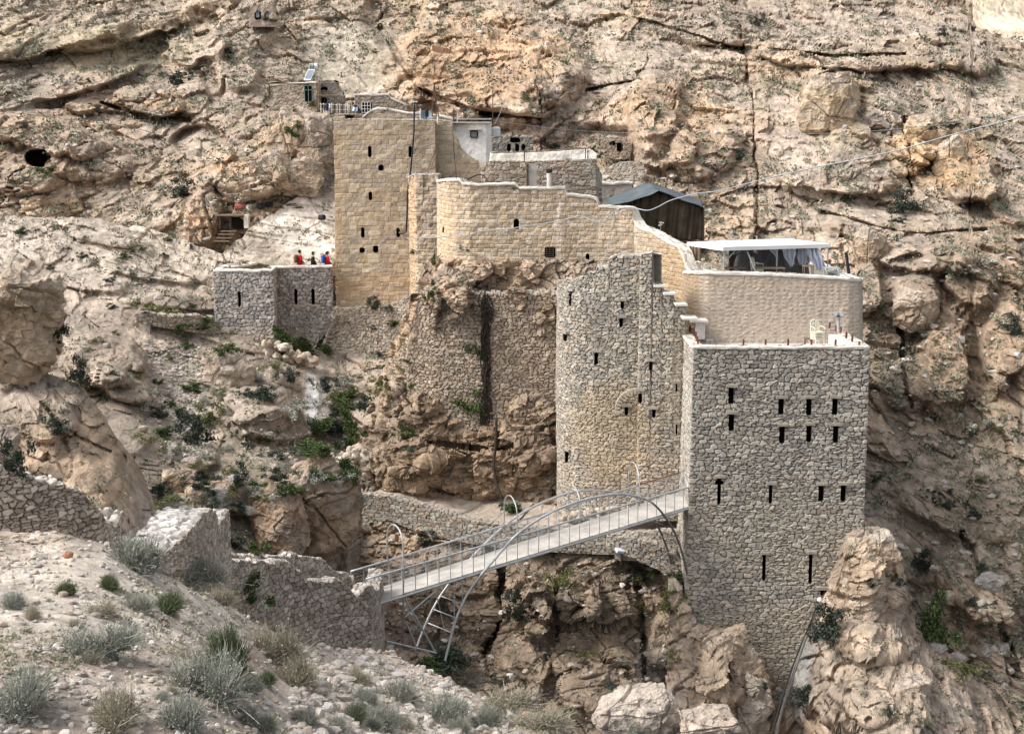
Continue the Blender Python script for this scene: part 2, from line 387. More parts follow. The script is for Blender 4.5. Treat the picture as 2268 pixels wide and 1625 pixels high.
# far hill behind the right shoulder, sunshine put into its pale colour
sheet('far_hill', 'row', 1900, 2500, [(1900, -260), (2500, -200)], 130, [(1900, -100, 420), (2500, -100, 420), (1900, 130, 330), (2500, 130, 330)], 5.0,
      rockdisp(4, 1.0, 8, 1.0, 4, seed=90, softfloor=0.6), rockcolor(seed=90, warm=0.6, veg=0.4, zones=[(2200, 0, 500, 400, (0.72, 0.62, 0.47), 0.7)]), skirt=(30, 20), seed=90)
# mountain behind the monastery
mt = [(-150, -80, 130), (500, -80, 130), (1134, -80, 130), (1700, -80, 126), (2100, -80, 130), (2420, -60, 135),
      (-100, 100, 115), (400, 100, 118), (600, 60, 121), (900, 100, 116), (1300, 100, 112), (1700, 100, 112), (2100, 120, 113), (2420, 120, 117),
      (0, 250, 103), (300, 260, 104), (560, 200, 107), (700, 240, 108), (900, 240, 108), (1200, 240, 102), (1500, 250, 99), (1900, 250, 99), (2300, 250, 102),
      (0, 380, 95), (300, 400, 95), (560, 380, 91), (700, 330, 95), (1100, 380, 97), (1400, 400, 91), (1700, 400, 90), (2000, 420, 90), (2300, 400, 92),
      (0, 500, 91), (300, 520, 90.5), (600, 500, 89), (720, 450, 92), (1100, 550, 89), (1500, 560, 84), (1800, 560, 81), (2050, 560, 80), (2300, 560, 82),
      (0, 700, 90), (700, 700, 90), (1200, 750, 84), (1850, 750, 74), (2050, 750, 75), (2300, 750, 75),
      (1800, 1000, 70), (2000, 1000, 69), (2300, 1000, 68), (1800, 1250, 66), (2000, 1250, 64), (2300, 1250, 62), (1800, 1700, 58), (2050, 1700, 56), (2350, 1700, 54)]
mfe = [(1040, 150, 190, 100, 10, 5, 3), (1150, 210, 90, 50, 15, 3, 4), (1230, 150, 60, 70, 0, 3, 3), (980, 235, 90, 40, 20, 3, 5),
       (1450, 240, 60, 90, 10, 3, 4), (1560, 330, 70, 60, 0, 2.5, 4), (1470, 330, 80, 40, 0, 2, 4),
       (1835, 210, 62, 62, 20, 4, 4), (1880, 130, 200, 26, 3, 3, 4), (1560, 70, 90, 30, 10, 3, 4), (1930, 330, 110, 60, 10, 2, 4),
       (2060, 300, 45, 50, 20, 3.5, 5), (2150, 390, 70, 60, 45, 3.5, 5), (2240, 450, 60, 40, 30, 2, 4), (1850, 400, 130, 28, 4, 3, 5), (2110, 120, 90, 30, 20, 3, 3), (1970, 250, 50, 40, 0, 2, 4),
       (1900, 500, 60, 26, 10, 1.5, 4), (2020, 560, 120, 40, 8, 2, 4), (1920, 640, 30, 60, 0, 1.8, 6), (2030, 660, 46, 60, 5, 2, 5), (2150, 620, 50, 70, 0, 2, 5),
       (2100, 800, 60, 120, 5, 2, 4), (2230, 760, 50, 120, 5, 2, 4), (2010, 850, 50, 60, 0, 1.5, 4), (2100, 1130, 120, 50, 25, 1.2, 4), (2170, 1300, 120, 80, 35, 2.0, 3),
       (640, 330, 85, 80, 15, 3, 3), (555, 400, 70, 40, -10, 2.0, 4), (700, 280, 60, 50, 0, 2, 4), (330, 225, 75, 36, 5, 4, 5), (420, 215, 40, 40, 0, 2.5, 5),
       (90, 300, 130, 40, 12, 3, 4), (200, 350, 90, 60, 0, 2, 4), (60, 400, 70, 30, 0, 2, 4), (85, 352, 26, 20, 0, -7, 6), (120, 90, 160, 26, -14, 4, 4), (300, 60, 160, 28, -18, 4, 4),
       (180, 180, 130, 22, -18, 3, 4), (430, 100, 70, 40, -10, 3, 4), (540, 60, 70, 50, 0, 3, 3), (520, 150, 60, 50, 30, 3, 4), (440, 310, 60, 30, 0, -2.5, 4), (450, 480, 40, 60, 0, 2, 4),
       (880, 30, 60, 90, 5, -3, 3), (1330, 330, 90, 50, 0, -2, 3)]
mli = [([(1640, 60), (1655, 170), (1668, 300), (1672, 420), (1670, 560)], 5, 1.3), ([(845, 60), (900, 160), (950, 210)], 8, 2), ([(1190, 180), (1200, 330)], 3, 0.8),
       ([(2000, 260), (2012, 420)], 5, 1.5), ([(2085, 340), (2090, 420)], 5, 1.5), ([(1300, 200), (1420, 180)], 5, 1.5), ([(1420, 45), (1600, 100), (1640, 110)], 5, 1.6),
       ([(1680, 110), (1850, 125), (2010, 120)], 5, 1.6), ([(930, 200), (1060, 250), (1200, 265)], 6, 2.0), ([(1870, 500), (1860, 620)], 4, 0.5), ([(1820, 470), (2000, 520), (2180, 510)], 6, 1.2), ([(2000, 700), (2010, 900)], 6, 1.2),
       ([(0, 460), (20, 400), (60, 372)], 6, 1.5), ([(230, 230), (330, 262), (420, 265)], 6, 2.0), ([(2130, 1180), (2200, 1350), (2260, 1500)], 8, 1.0)]
msoft = softzones([(780, 130, 130, 110, 0.9), (250, 120, 260, 60, 0.5), (700, 440, 50, 70, 1.0), (330, 460, 120, 40, 0.7), (440, 310, 70, 30, 0.7), (1400, 300, 90, 50, 0.8), (1390, 130, 150, 60, 0.6), (1760, 330, 90, 110, 0.8),
                   (1900, 60, 260, 30, 0.6), (2200, 200, 120, 60, 0.7), (1900, 480, 160, 20, 0.8), (2180, 500, 140, 60, 0.6), (1980, 1150, 60, 120, 0.7), (2080, 1220, 140, 40, 0.7), (1990, 900, 40, 130, 0.5), (2150, 1060, 90, 40, 0.4)], 0.08)
def mdip(B):
    "beds rise to the right on the left-hand spur and fall to the right on the right-hand one"
    X = np.clip(B[..., 0], -45, 45); return np.where(X < 0, 0.005*X*X*0.9, 0.0)*1.0+np.where(X > 0, 0.0042*X*X, 0.0)+0.04*X
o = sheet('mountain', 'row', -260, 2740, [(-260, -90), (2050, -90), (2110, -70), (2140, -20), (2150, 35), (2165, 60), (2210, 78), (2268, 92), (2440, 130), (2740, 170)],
      [(-260, 620), (740, 660), (1850, 780), (1870, 1690), (2740, 1690)], mt, 2.3,
      rockdisp(1.1, 0.72, 3.1, 0.85, 1.9, dip=mdip, fine=0.11, seed=1, soft=msoft),
      rockcolor([(1040, 140, 230, 110, ORG, 0.55), (1470, 260, 120, 110, ORG, 0.35), (1850, 230, 90, 90, (0.60, 0.43, 0.27), 0.6), (2080, 350, 130, 90, (0.62, 0.42, 0.23), 0.6), (640, 330, 100, 100, (0.55, 0.40, 0.28), 0.5),
                 (780, 130, 140, 110, (0.36, 0.33, 0.27), 0.6), (200, 100, 260, 60, (0.55, 0.48, 0.30), 0.35), (2150, 760, 260, 260, (0.38, 0.275, 0.185), 0.7), (2000, 850, 60, 150, (0.33, 0.28, 0.235), 0.5), (2200, 1200, 250, 150, (0.36, 0.29, 0.22), 0.5), (1150, 290, 330, 60, (0.44, 0.33, 0.26), 0.5), (1520, 400, 120, 120, (0.46, 0.35, 0.26), 0.5), (150, 330, 200, 80, (0.44, 0.34, 0.26), 0.5), (430, 400, 160, 80, (0.45, 0.36, 0.28), 0.45),
                 (700, 440, 50, 60, (0.62, 0.56, 0.50), 0.8), (1760, 330, 90, 120, (0.55, 0.45, 0.37), 0.5), (360, 230, 90, 20, ORG, 0.5), (530, 370, 60, 20, ORG, 0.5)], warm=0.62, seed=1, veg=0.5),
      skirt=(14, 8), feats=[(f[0], f[1], f[2], f[3], f[4], f[5]*(0.85 if f[5] > 0 else 1), f[6]) for f in mfe], lines=mli, seed=1, holes=[(770, 300, 1000, 700), (1010, 440, 1400, 800), (1260, 660, 1850, 800)])
# pale slope on the left with the gully
lc = [(-150, 480, 89), (150, 478, 88), (400, 530, 87), (600, 575, 85.5), (740, 590, 84), (740, 400, 90), (660, 440, 88.6), (600, 480, 87.4), (740, 500, 87), (540, 520, 86.6), (960, 600, 88),
      (-150, 600, 82), (150, 600, 82), (400, 620, 82.5), (600, 640, 83), (800, 650, 86), (0, 700, 75), (250, 690, 77), (450, 700, 79.5), (650, 740, 81.5), (800, 760, 82), (960, 760, 80),
      (0, 850, 62), (200, 850, 68), (400, 800, 74), (540, 830, 73), (650, 800, 77.5), (720, 850, 76.5), (830, 850, 76), (300, 950, 63), (450, 960, 67), (600, 930, 68), (690, 950, 71.5), (780, 950, 72), (900, 980, 70),
      (300, 1080, 57), (500, 1050, 61), (650, 1080, 62), (800, 1090, 67), (960, 1090, 72), (300, 1200, 52), (500, 1180, 55), (650, 1250, 57.5), (780, 1200, 62), (960, 1200, 70), (300, 1330, 46), (600, 1340, 52), (720, 1330, 56), (850, 1340, 66), (960, 1340, 68), (250, 1480, 43), (600, 1480, 49), (850, 1480, 62), (960, 1480, 66)]
lfe = [(230, 800, 90, 50, 15, 3.0, 4), (270, 850, 70, 30, 30, 2.0, 4), (520, 620, 0.1, 1, 0, 0, 4), (570, 900, 90, 40, 0, 1.5, 4), (620, 940, 100, 36, 3, 1.5, 5), (420, 1010, 60, 36, 10, 1.5, 4), (520, 1110, 70, 30, 10, 1.8, 4), (430, 1140, 60, 40, 20, 1.8, 4),
       (240, 530, 60, 16, 8, 0.9, 4), (160, 620, 120, 20, 8, 0.8, 4), (330, 600, 120, 18, 10, 0.8, 4), (410, 670, 100, 16, 5, 0.8, 4)]
lsoft = softzones([(660, 500, 110, 70, 0.9), (370, 880, 60, 110, 1.0), (420, 960, 70, 60, 1.0), (690, 880, 40, 130, 1.0), (640, 1010, 140, 40, 0.9), (400, 770, 80, 30, 0.7), (450, 1150, 30, 20, 0.5), (560, 700, 70, 20, 0.5), (640, 530, 90, 50, 0.6)], 0.1)
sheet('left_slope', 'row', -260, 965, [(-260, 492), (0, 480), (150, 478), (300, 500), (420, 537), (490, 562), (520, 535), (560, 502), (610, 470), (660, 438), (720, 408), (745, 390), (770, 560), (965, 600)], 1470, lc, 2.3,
      rockdisp(0.8, 0.36, 2.4, 0.75, 0.8, dip=(0.22, 0.02), fine=0.075, seed=5, soft=lsoft),
      rockcolor([(250, 560, 480, 110, (0.58, 0.52, 0.45), 0.7), (670, 500, 110, 90, (0.62, 0.565, 0.51), 0.8), (230, 800, 110, 60, (0.43, 0.33, 0.25), 0.5), (420, 930, 60, 110, (0.56, 0.52, 0.46), 0.7), (700, 880, 30, 80, (0.66, 0.63, 0.60), 0.8), (690, 900, 15, 62, (1.3, 1.3, 1.3), 0.9),
                 (560, 1080, 340, 170, (0.36, 0.31, 0.25), 0.65), (320, 800, 330, 80, (0.43, 0.37, 0.31), 0.5)], warm=0.42, seed=5, veg=0.55), skirt=(5, 4), feats=lfe, seed=5)
# orange outcrop on the left
sheet('left_outcrop', 'row', -160, 450, [(-160, 800), (0, 818), (100, 826), (170, 850), (205, 895), (250, 965), (285, 1010), (305, 1075), (330, 1120), (400, 1180), (450, 1270)], 1380,
      [(-160, 800, 50), (0, 820, 49), (150, 840, 48), (250, 960, 47.5), (310, 1080, 46.5), (450, 1260, 44), (-160, 1000, 45), (0, 1000, 45), (150, 1000, 44.5), (250, 1080, 44), (-160, 1200, 41), (0, 1200, 41), (200, 1200, 41), (350, 1250, 41), (450, 1370, 40), (0, 1370, 38), (-160, 1370, 38)], 2.2,
      rockdisp(0.8, 0.34, 2.2, 0.30, 1.2, dip=(0.3, 0), fine=0.13, seed=9, soft=softzones([(120, 880, 90, 20, 0.5)], 0.0)),
      rockcolor([(150, 1000, 170, 160, (0.55, 0.41, 0.28), 0.6), (60, 900, 160, 60, (0.45, 0.38, 0.32), 0.6), (330, 1170, 90, 50, (0.60, 0.50, 0.43), 0.6)], warm=0.6, seed=9, veg=0.2), skirt=(5, 5),
      feats=[(220, 1100, 80, 80, 30, 1.0, 4), (60, 920, 110, 50, 10, 0.8, 5)], lines=[([(85, 890), (130, 950), (150, 1000)], 2.5, 0.25), ([(150, 960), (240, 1000)], 2.5, 0.25)], seed=9)
# crag that carries the monastery
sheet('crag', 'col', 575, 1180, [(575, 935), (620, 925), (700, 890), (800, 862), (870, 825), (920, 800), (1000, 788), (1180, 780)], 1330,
      [(930, 600, 70), (1000, 600, 67.6), (1100, 600, 67.2), (1240, 600, 67), (900, 700, 71), (960, 700, 67.4), (1100, 700, 66.9), (1240, 700, 66.6), (860, 820, 71), (930, 830, 66.9), (1080, 830, 66.6), (1230, 830, 66.4), (1400, 830, 65),
       (800, 920, 70), (860, 920, 66.8), (1000, 915, 65.9), (1150, 880, 65.7), (1240, 880, 65.6), (860, 970, 66), (1000, 970, 64.9), (1150, 950, 64.9), (1240, 950, 64.9), (1400, 950, 64), (780, 1100, 70), (850, 1080, 66.0), (1000, 1080, 64.8), (1200, 1080, 64.8), (1400, 1080, 63.5), (780, 1180, 70), (1000, 1180, 65), (1200, 1180, 64.5), (1400, 1180, 63)], 2.2,
      rockdisp(1.0, 0.45, 2.0, 0.40, 1.6, dip=(-0.1, 0), fine=0.09, seed=14, soft=softzones([(900, 1095, 150, 12, 0.8)], 0.0), ),
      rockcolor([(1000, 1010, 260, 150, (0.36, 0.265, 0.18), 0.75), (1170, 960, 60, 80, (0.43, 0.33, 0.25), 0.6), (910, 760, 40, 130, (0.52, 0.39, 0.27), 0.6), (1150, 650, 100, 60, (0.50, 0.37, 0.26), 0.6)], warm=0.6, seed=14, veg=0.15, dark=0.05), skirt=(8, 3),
      feats=[(990, 650, 60, 55, 40, 2.0, 6), (945, 700, 26, 70, 15, 1.9, 5), (1140, 660, 34, 40, 0, 1.9, 6), (1205, 700, 34, 42, 0, 1.9, 6), (900, 800, 14, 80, 20, 1.4, 4), (1170, 950, 62, 75, 0, 0.6, 6), (900, 900, 80, 30, 10, 0.5, 5), (880, 1010, 80, 34, 8, 0.6, 5), (1000, 1050, 90, 30, 5, 0.4, 5)],
      lines=[([(1072, 640), (1085, 800), (1075, 930)], 7, 0.7), ([(1100, 930), (1103, 1080)], 4, 0.5), ([(800, 960), (940, 975), (1100, 1000), (1200, 960)], 4, 0.8), ([(930, 960), (935, 1090)], 4, 0.5), ([(800, 1040), (1000, 1095)], 4, 0.5)], seed=14, nw=0.5, ysq=1.0)
# ravine wall under the path and the bridge
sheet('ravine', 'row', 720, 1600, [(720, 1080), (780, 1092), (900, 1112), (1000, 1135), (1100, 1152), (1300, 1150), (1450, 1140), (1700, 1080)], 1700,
      [(720, 1080, 65), (900, 1110, 64.5), (1100, 1150, 64.2), (1300, 1150, 64.0), (1500, 1130, 63.5), (1700, 1080, 63), (740, 1250, 64), (900, 1230, 62.5), (1100, 1220, 61.8), (1300, 1210, 61.3), (1500, 1220, 61.5), (1700, 1250, 62),
       (740, 1400, 60), (900, 1400, 60), (1030, 1400, 60.5), (1100, 1380, 60), (1300, 1360, 58.5), (1500, 1360, 59), (1700, 1400, 60), (740, 1700, 53), (900, 1620, 54), (1100, 1600, 56.5), (1300, 1600, 55.5), (1450, 1600, 56), (1700, 1700, 57)], 2.2,
      rockdisp(0.8, 0.40, 2.0, 0.45, 1.5, dip=(-0.15, 0), fine=0.09, seed=22, soft=softzones([(1440, 1500, 40, 90, 0.6), (1180, 1450, 40, 80, 0.4)], 0.0)),
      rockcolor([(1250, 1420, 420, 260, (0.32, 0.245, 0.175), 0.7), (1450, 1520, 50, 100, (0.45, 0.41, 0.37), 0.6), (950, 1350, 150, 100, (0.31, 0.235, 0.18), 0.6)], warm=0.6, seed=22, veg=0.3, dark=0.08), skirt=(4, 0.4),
      feats=[(1250, 1330, 80, 50, 10, 1.6, 4), (1350, 1340, 60, 60, 0, 1.4, 5), (1180, 1350, 40, 60, 0, 1.2, 5), (1340, 1520, 90, 60, 0, 1.2, 4), (1160, 1500, 50, 80, 0, 1.0, 4), (1480, 1420, 50, 60, 0, 1.0, 4)],
      lines=[([(1100, 1230), (1110, 1350), (1080, 1450)], 16, 2.0), ([(1230, 1300), (1235, 1420)], 5, 1.0), ([(1420, 1300), (1430, 1500)], 6, 0.8)], seed=22, nw=0.45, ysq=1.0)
# rocks round the foot of the big tower
sheet('tower_crag', 'row', 1480, 2440, [(1480, 1250), (1510, 1330), (1540, 1385), (1600, 1405), (1650, 1440), (1690, 1490), (1705, 1560), (1735, 1560), (1762, 1480), (1800, 1390), (1835, 1330), (1862, 1270), (1885, 1185), (1905, 1168), (1960, 1180), (1985, 1240), (2000, 1300), (2010, 1345), (2060, 1420), (2120, 1470), (2200, 1540), (2300, 1620), (2440, 1690)], 1750,
      [(1480, 1250, 57.5), (1540, 1385, 56.2), (1640, 1430, 56), (1710, 1560, 57), (1800, 1400, 56.3), (1850, 1290, 56), (1900, 1180, 56.2), (1965, 1190, 57), (2010, 1350, 57), (2120, 1470, 57), (2440, 1690, 56), (1480, 1500, 56), (1600, 1500, 54), (1725, 1640, 55.5), (1800, 1500, 54.5), (1920, 1300, 54.5), (1950, 1450, 53),
       (2100, 1550, 53), (2300, 1700, 53), (1480, 1750, 52), (1620, 1700, 51), (1740, 1750, 53), (1900, 1700, 49), (2150, 1740, 49), (2440, 1750, 51)], 2.2,
      rockdisp(0.35, 0.30, 2.6, 0.30, 1.2, facet=0.8, dip=(-0.5, 0), fine=0.08, seed=31, soft=softzones([(1760, 1480, 30, 90, 0.9), (2100, 1560, 80, 40, 0.5)], 0.0)),
      rockcolor([(1930, 1250, 60, 70, (0.58, 0.44, 0.31), 0.6), (1600, 1500, 80, 100, (0.42, 0.32, 0.23), 0.5), (1770, 1470, 40, 130, (0.46, 0.46, 0.45), 0.8), (1950, 1520, 150, 120, (0.53, 0.43, 0.34), 0.5)], warm=0.6, seed=31, veg=0.2), skirt=(3, 1.5),
      feats=[(1610, 1480, 70, 70, 30, 1.2, 5), (1920, 1420, 80, 40, 10, 0.6, 5), (1880, 1560, 90, 50, 10, 0.8, 4)],
      lines=[([(1760, 1430), (1725, 1620)], 16, 0.8), ([(1955, 1180), (1960, 1350)], 4, 0.5), ([(1870, 1270), (1960, 1275)], 4, 0.5), ([(1600, 1440), (1660, 1600)], 4, 0.5)], seed=31, nw=0.45, ysq=0.8)
# near slope in the foreground
gsoft = softzones([(300, 1350, 500, 160, 0.85), (900, 1560, 260, 80, 0.8)], 0.5, 33)
sheet('near_slope', 'row', -200, 1400, [(-200, 1180), (0, 1178), (100, 1176), (240, 1200), (300, 1240), (380, 1275), (480, 1325), (560, 1372), (640, 1420), (700, 1438), (760, 1436), (850, 1446), (920, 1468), (1000, 1510), (1080, 1550), (1150, 1582), (1250, 1615), (1400, 1680)], 1760,
      [(-200, 1180, 22), (0, 1180, 22), (250, 1200, 22.5), (400, 1285, 23), (560, 1372, 25.5), (700, 1438, 29.5), (850, 1446, 33), (1000, 1510, 31), (1150, 1582, 27), (1400, 1680, 24), (-100, 1350, 17), (200, 1350, 17.5), (400, 1400, 18.5), (550, 1450, 20.5), (750, 1520, 24), (900, 1550, 26),
       (0, 1500, 14.2), (300, 1500, 15.2), (600, 1580, 17), (900, 1640, 21), (-200, 1760, 11), (200, 1760, 11.5), (600, 1760, 13), (1000, 1760, 17), (1400, 1760, 22)], 2.2,
      neardisp(41, gsoft),
      rockcolor([(250, 1330, 480, 130, (0.60, 0.545, 0.48), 0.85), (800, 1560, 300, 100, (0.56, 0.50, 0.45), 0.6), (100, 1560, 400, 80, (0.50, 0.45, 0.40), 0.6)], warm=0.25, seed=41, veg=0.25, dark=-0.12), skirt=(4, 4), matname='near_ground', seed=41, nw=0.35, ysq=0.85, dirv=(0, -0.6, 0.75))
# ------------------------------------------------------------------ masonry
M['lintel'] = mat('lintel', (0.33, 0.30, 0.25), 0.95, var=0.3, scale=2.5, bump=0.02)
def pal(r, cols):
    c = np.array(cols); k = np.clip(r*len(c), 0, len(c)-1e-3).astype(int); return c[k]
GREYS = [(0.40, 0.37, 0.325), (0.43, 0.395, 0.34), (0.36, 0.335, 0.295), (0.48, 0.44, 0.38), (0.43, 0.375, 0.31), (0.39, 0.35, 0.30), (0.50, 0.465, 0.40), (0.45, 0.40, 0.335)]
BEIGE = [(0.53, 0.47, 0.385), (0.57, 0.51, 0.425), (0.49, 0.425, 0.345), (0.51, 0.435, 0.345), (0.59, 0.535, 0.455), (0.46, 0.41, 0.345), (0.54, 0.465, 0.375)]
BROWN = [(0.47, 0.37, 0.28), (0.52, 0.43, 0.34), (0.40, 0.31, 0.23), (0.56, 0.48, 0.39), (0.44, 0.35, 0.28), (0.36, 0.29, 0.23)]
def st_rubble(w=0.30, h=0.19, cols=GREYS, joint=(0.16, 0.14, 0.12), jw=0.085, dep=0.05, tint=1.0):
    def f(u, z, s, x, y):
        q = np.stack([u, z, u*0+s], -1)
        wu = u/w+0.30*fbm(q*1.3, 2, s); wz = z/h+0.30*fbm(q*np.array([0.5, 0.9, 1]), 3, s+1)
        e, r, r2 = vor2(wu+0.5*(np.floor(wz).astype(int) % 2), wz, s, 0.72)
        es, rs, rs2 = vor2(wu*1.0+7.3, wz*1.9+1.1, s+5, 0.8)            # thin levelling stones in places
        thin = fbm(np.stack([u*0.8, z*1.6, u*0+s+3], -1), 2, s+7) > 0.22
        e = np.where(thin, es, e); r = np.where(thin, rs, r); r2 = np.where(thin, rs2, r2)
        k = sst(jw*0.25, jw*1.9, e)
        ht = dep*(k-0.55)+0.030*(r2-0.5)+0.012*fbm(q*9, 2, s+2)
        c = pal(r, cols)*(0.72+0.50*r2)[..., None]*(1+0.10*fbm(q*6, 3, s+9))[..., None]
        jm = (1-sst(jw*0.15, jw*1.0, e))[..., None]
        c = c*(1-jm)+np.array(joint)*jm
        return ht, c*tint*0.95
    return f
def st_course(w=0.40, h=0.20, cols=BEIGE, joint=(0.66, 0.58, 0.48), jw=0.10, dep=0.025, base=None, warp=0.25, jm_amt=0.9, rough=0.02):
    def f(u, z, s, x, y):
        q = np.stack([u, z, u*0+s], -1)
        zz = z/h+warp*fbm(q*np.array([0.5, 0.5, 1]), 3, s)
        row = np.floor(zz); fz = zz-row; o = row.astype(np.int64)
        off = _h(o, o*0, o*0, s); ww = w*(0.75+0.6*_h(o, o*0+3, o*0, s))
        uu = u/ww+off*7+0.22*fbm(np.stack([u*2.2, row, u*0], -1), 2, s+1); colm = np.floor(uu); fu = uu-colm
        k = colm.astype(np.int64)
        r = _h(o, k, o*0, s+2); r2 = _h(o, k, o*0+5, s+3)
        nn = fbm(q*7, 3, s+4)*0.05
        e = np.minimum(np.minimum(fz, 1-fz)*h/0.2, np.minimum(fu, 1-fu)*ww/0.2)+nn
        kk = sst(jw*0.2, jw*1.3, e)
        ht = dep*(kk-0.5)+rough*(r2-0.5)*1.2+rough*fbm(q*5, 3, s+5)*1.4
        c = pal(r, cols)*(0.85+0.3*r2)[..., None]*(1+0.14*fbm(q*4, 3, s+6))[..., None]
        jm = (1-sst(jw*0.2, jw*0.9, e))[..., None]*jm_amt*(sst(-0.35, 0.15, fbm(q*0.9, 2, s+8)))[..., None]
        return ht, c*(1-jm)+np.array(joint)*jm
    return f
def st_plaster(col=(0.70, 0.66, 0.60), amp=0.012, var=0.12):
    def f(u, z, s, x, y):
        q = np.stack([u, z, u*0+s], -1)
        n = fbm(q*np.array([1.5, 0.6, 1]), 4, s)+0.5*fbm(q*5, 3, s+1)
        return amp*fbm(q*3, 4, s+2)*2, np.array(col)*(1+var*n)[..., None]
    return f
def st_mud(cols, mud=(0.60, 0.49, 0.385), h=0.22, w=0.36):
    "stones half buried in thick orange mortar"
    def f(u, z, s, x, y):
        q = np.stack([u, z, u*0+s], -1)
        e, r, r2 = vor2(u/w+0.3*fbm(q*1.2, 2, s), z/h+0.3*fbm(q*0.7, 2, s+1), s, 0.7)
        show = 0.85*sst(0.20, 0.42, e+0.25*fbm(q*4, 3, s+3)+0.15*fbm(q*0.6, 2, s+5)-0.04+0.10*(r-0.5))
        c = np.array(mud)*(1+0.16*fbm(q*3, 4, s+7))[..., None]
        pl = sst(0.0, 0.5, fbm(q*0.7+3, 3, s+9)+0.1*z*0)[..., None]*0.5; c = c*(1-pl)+np.array((0.58, 0.50, 0.42))*pl
        c = c*(1-0.75*show[..., None])+pal(r, cols)*0.75*show[..., None]
        return 0.02*show*(0.5+r2)+0.016*fbm(q*5, 4, s+4, 0.6), c
    return f
def zones(style, zs):
    def f(u, z, s, x, y):
        h, c = style(u, z, s, x, y)
        q = np.stack([u, z, u*0+s], -1)
        for (cx, cy, rx, ry, col, amt) in zs:
            r = np.hypot((x-cx)/rx, (y-cy)/ry)+0.35*fbm(q*1.5, 3, s+31)+0.2*fbm(q*6, 2, s+32)
            k = (1-sst(0.7, 1.15, r))[..., None]*amt
            c = c*(1-k)+np.array(col)*(0.6+0.4*c/c.mean())*k
        return h, c
    return f
def dense_path(path, tops, px_step):
    xs, Ys = zip(*path); t = np.arange(len(xs)); tt = np.linspace(0, len(xs)-1, 400*(len(xs)-1)+1)
    x = np.interp(tt, t, xs); Y = np.interp(tt, t, Ys); yt = np.interp(x, *zip(*tops))
    W = P(x, yt, Y)[:, :2]
    s = np.concatenate([[0], np.cumsum(np.hypot(*np.diff(W, axis=0).T))])
    n = max(3, int(s[-1]/px_step)); S = np.linspace(0, s[-1], n)
    return S, np.interp(S, s, W[:, 0]), np.interp(S, s, W[:, 1]), np.interp(S, s, x)
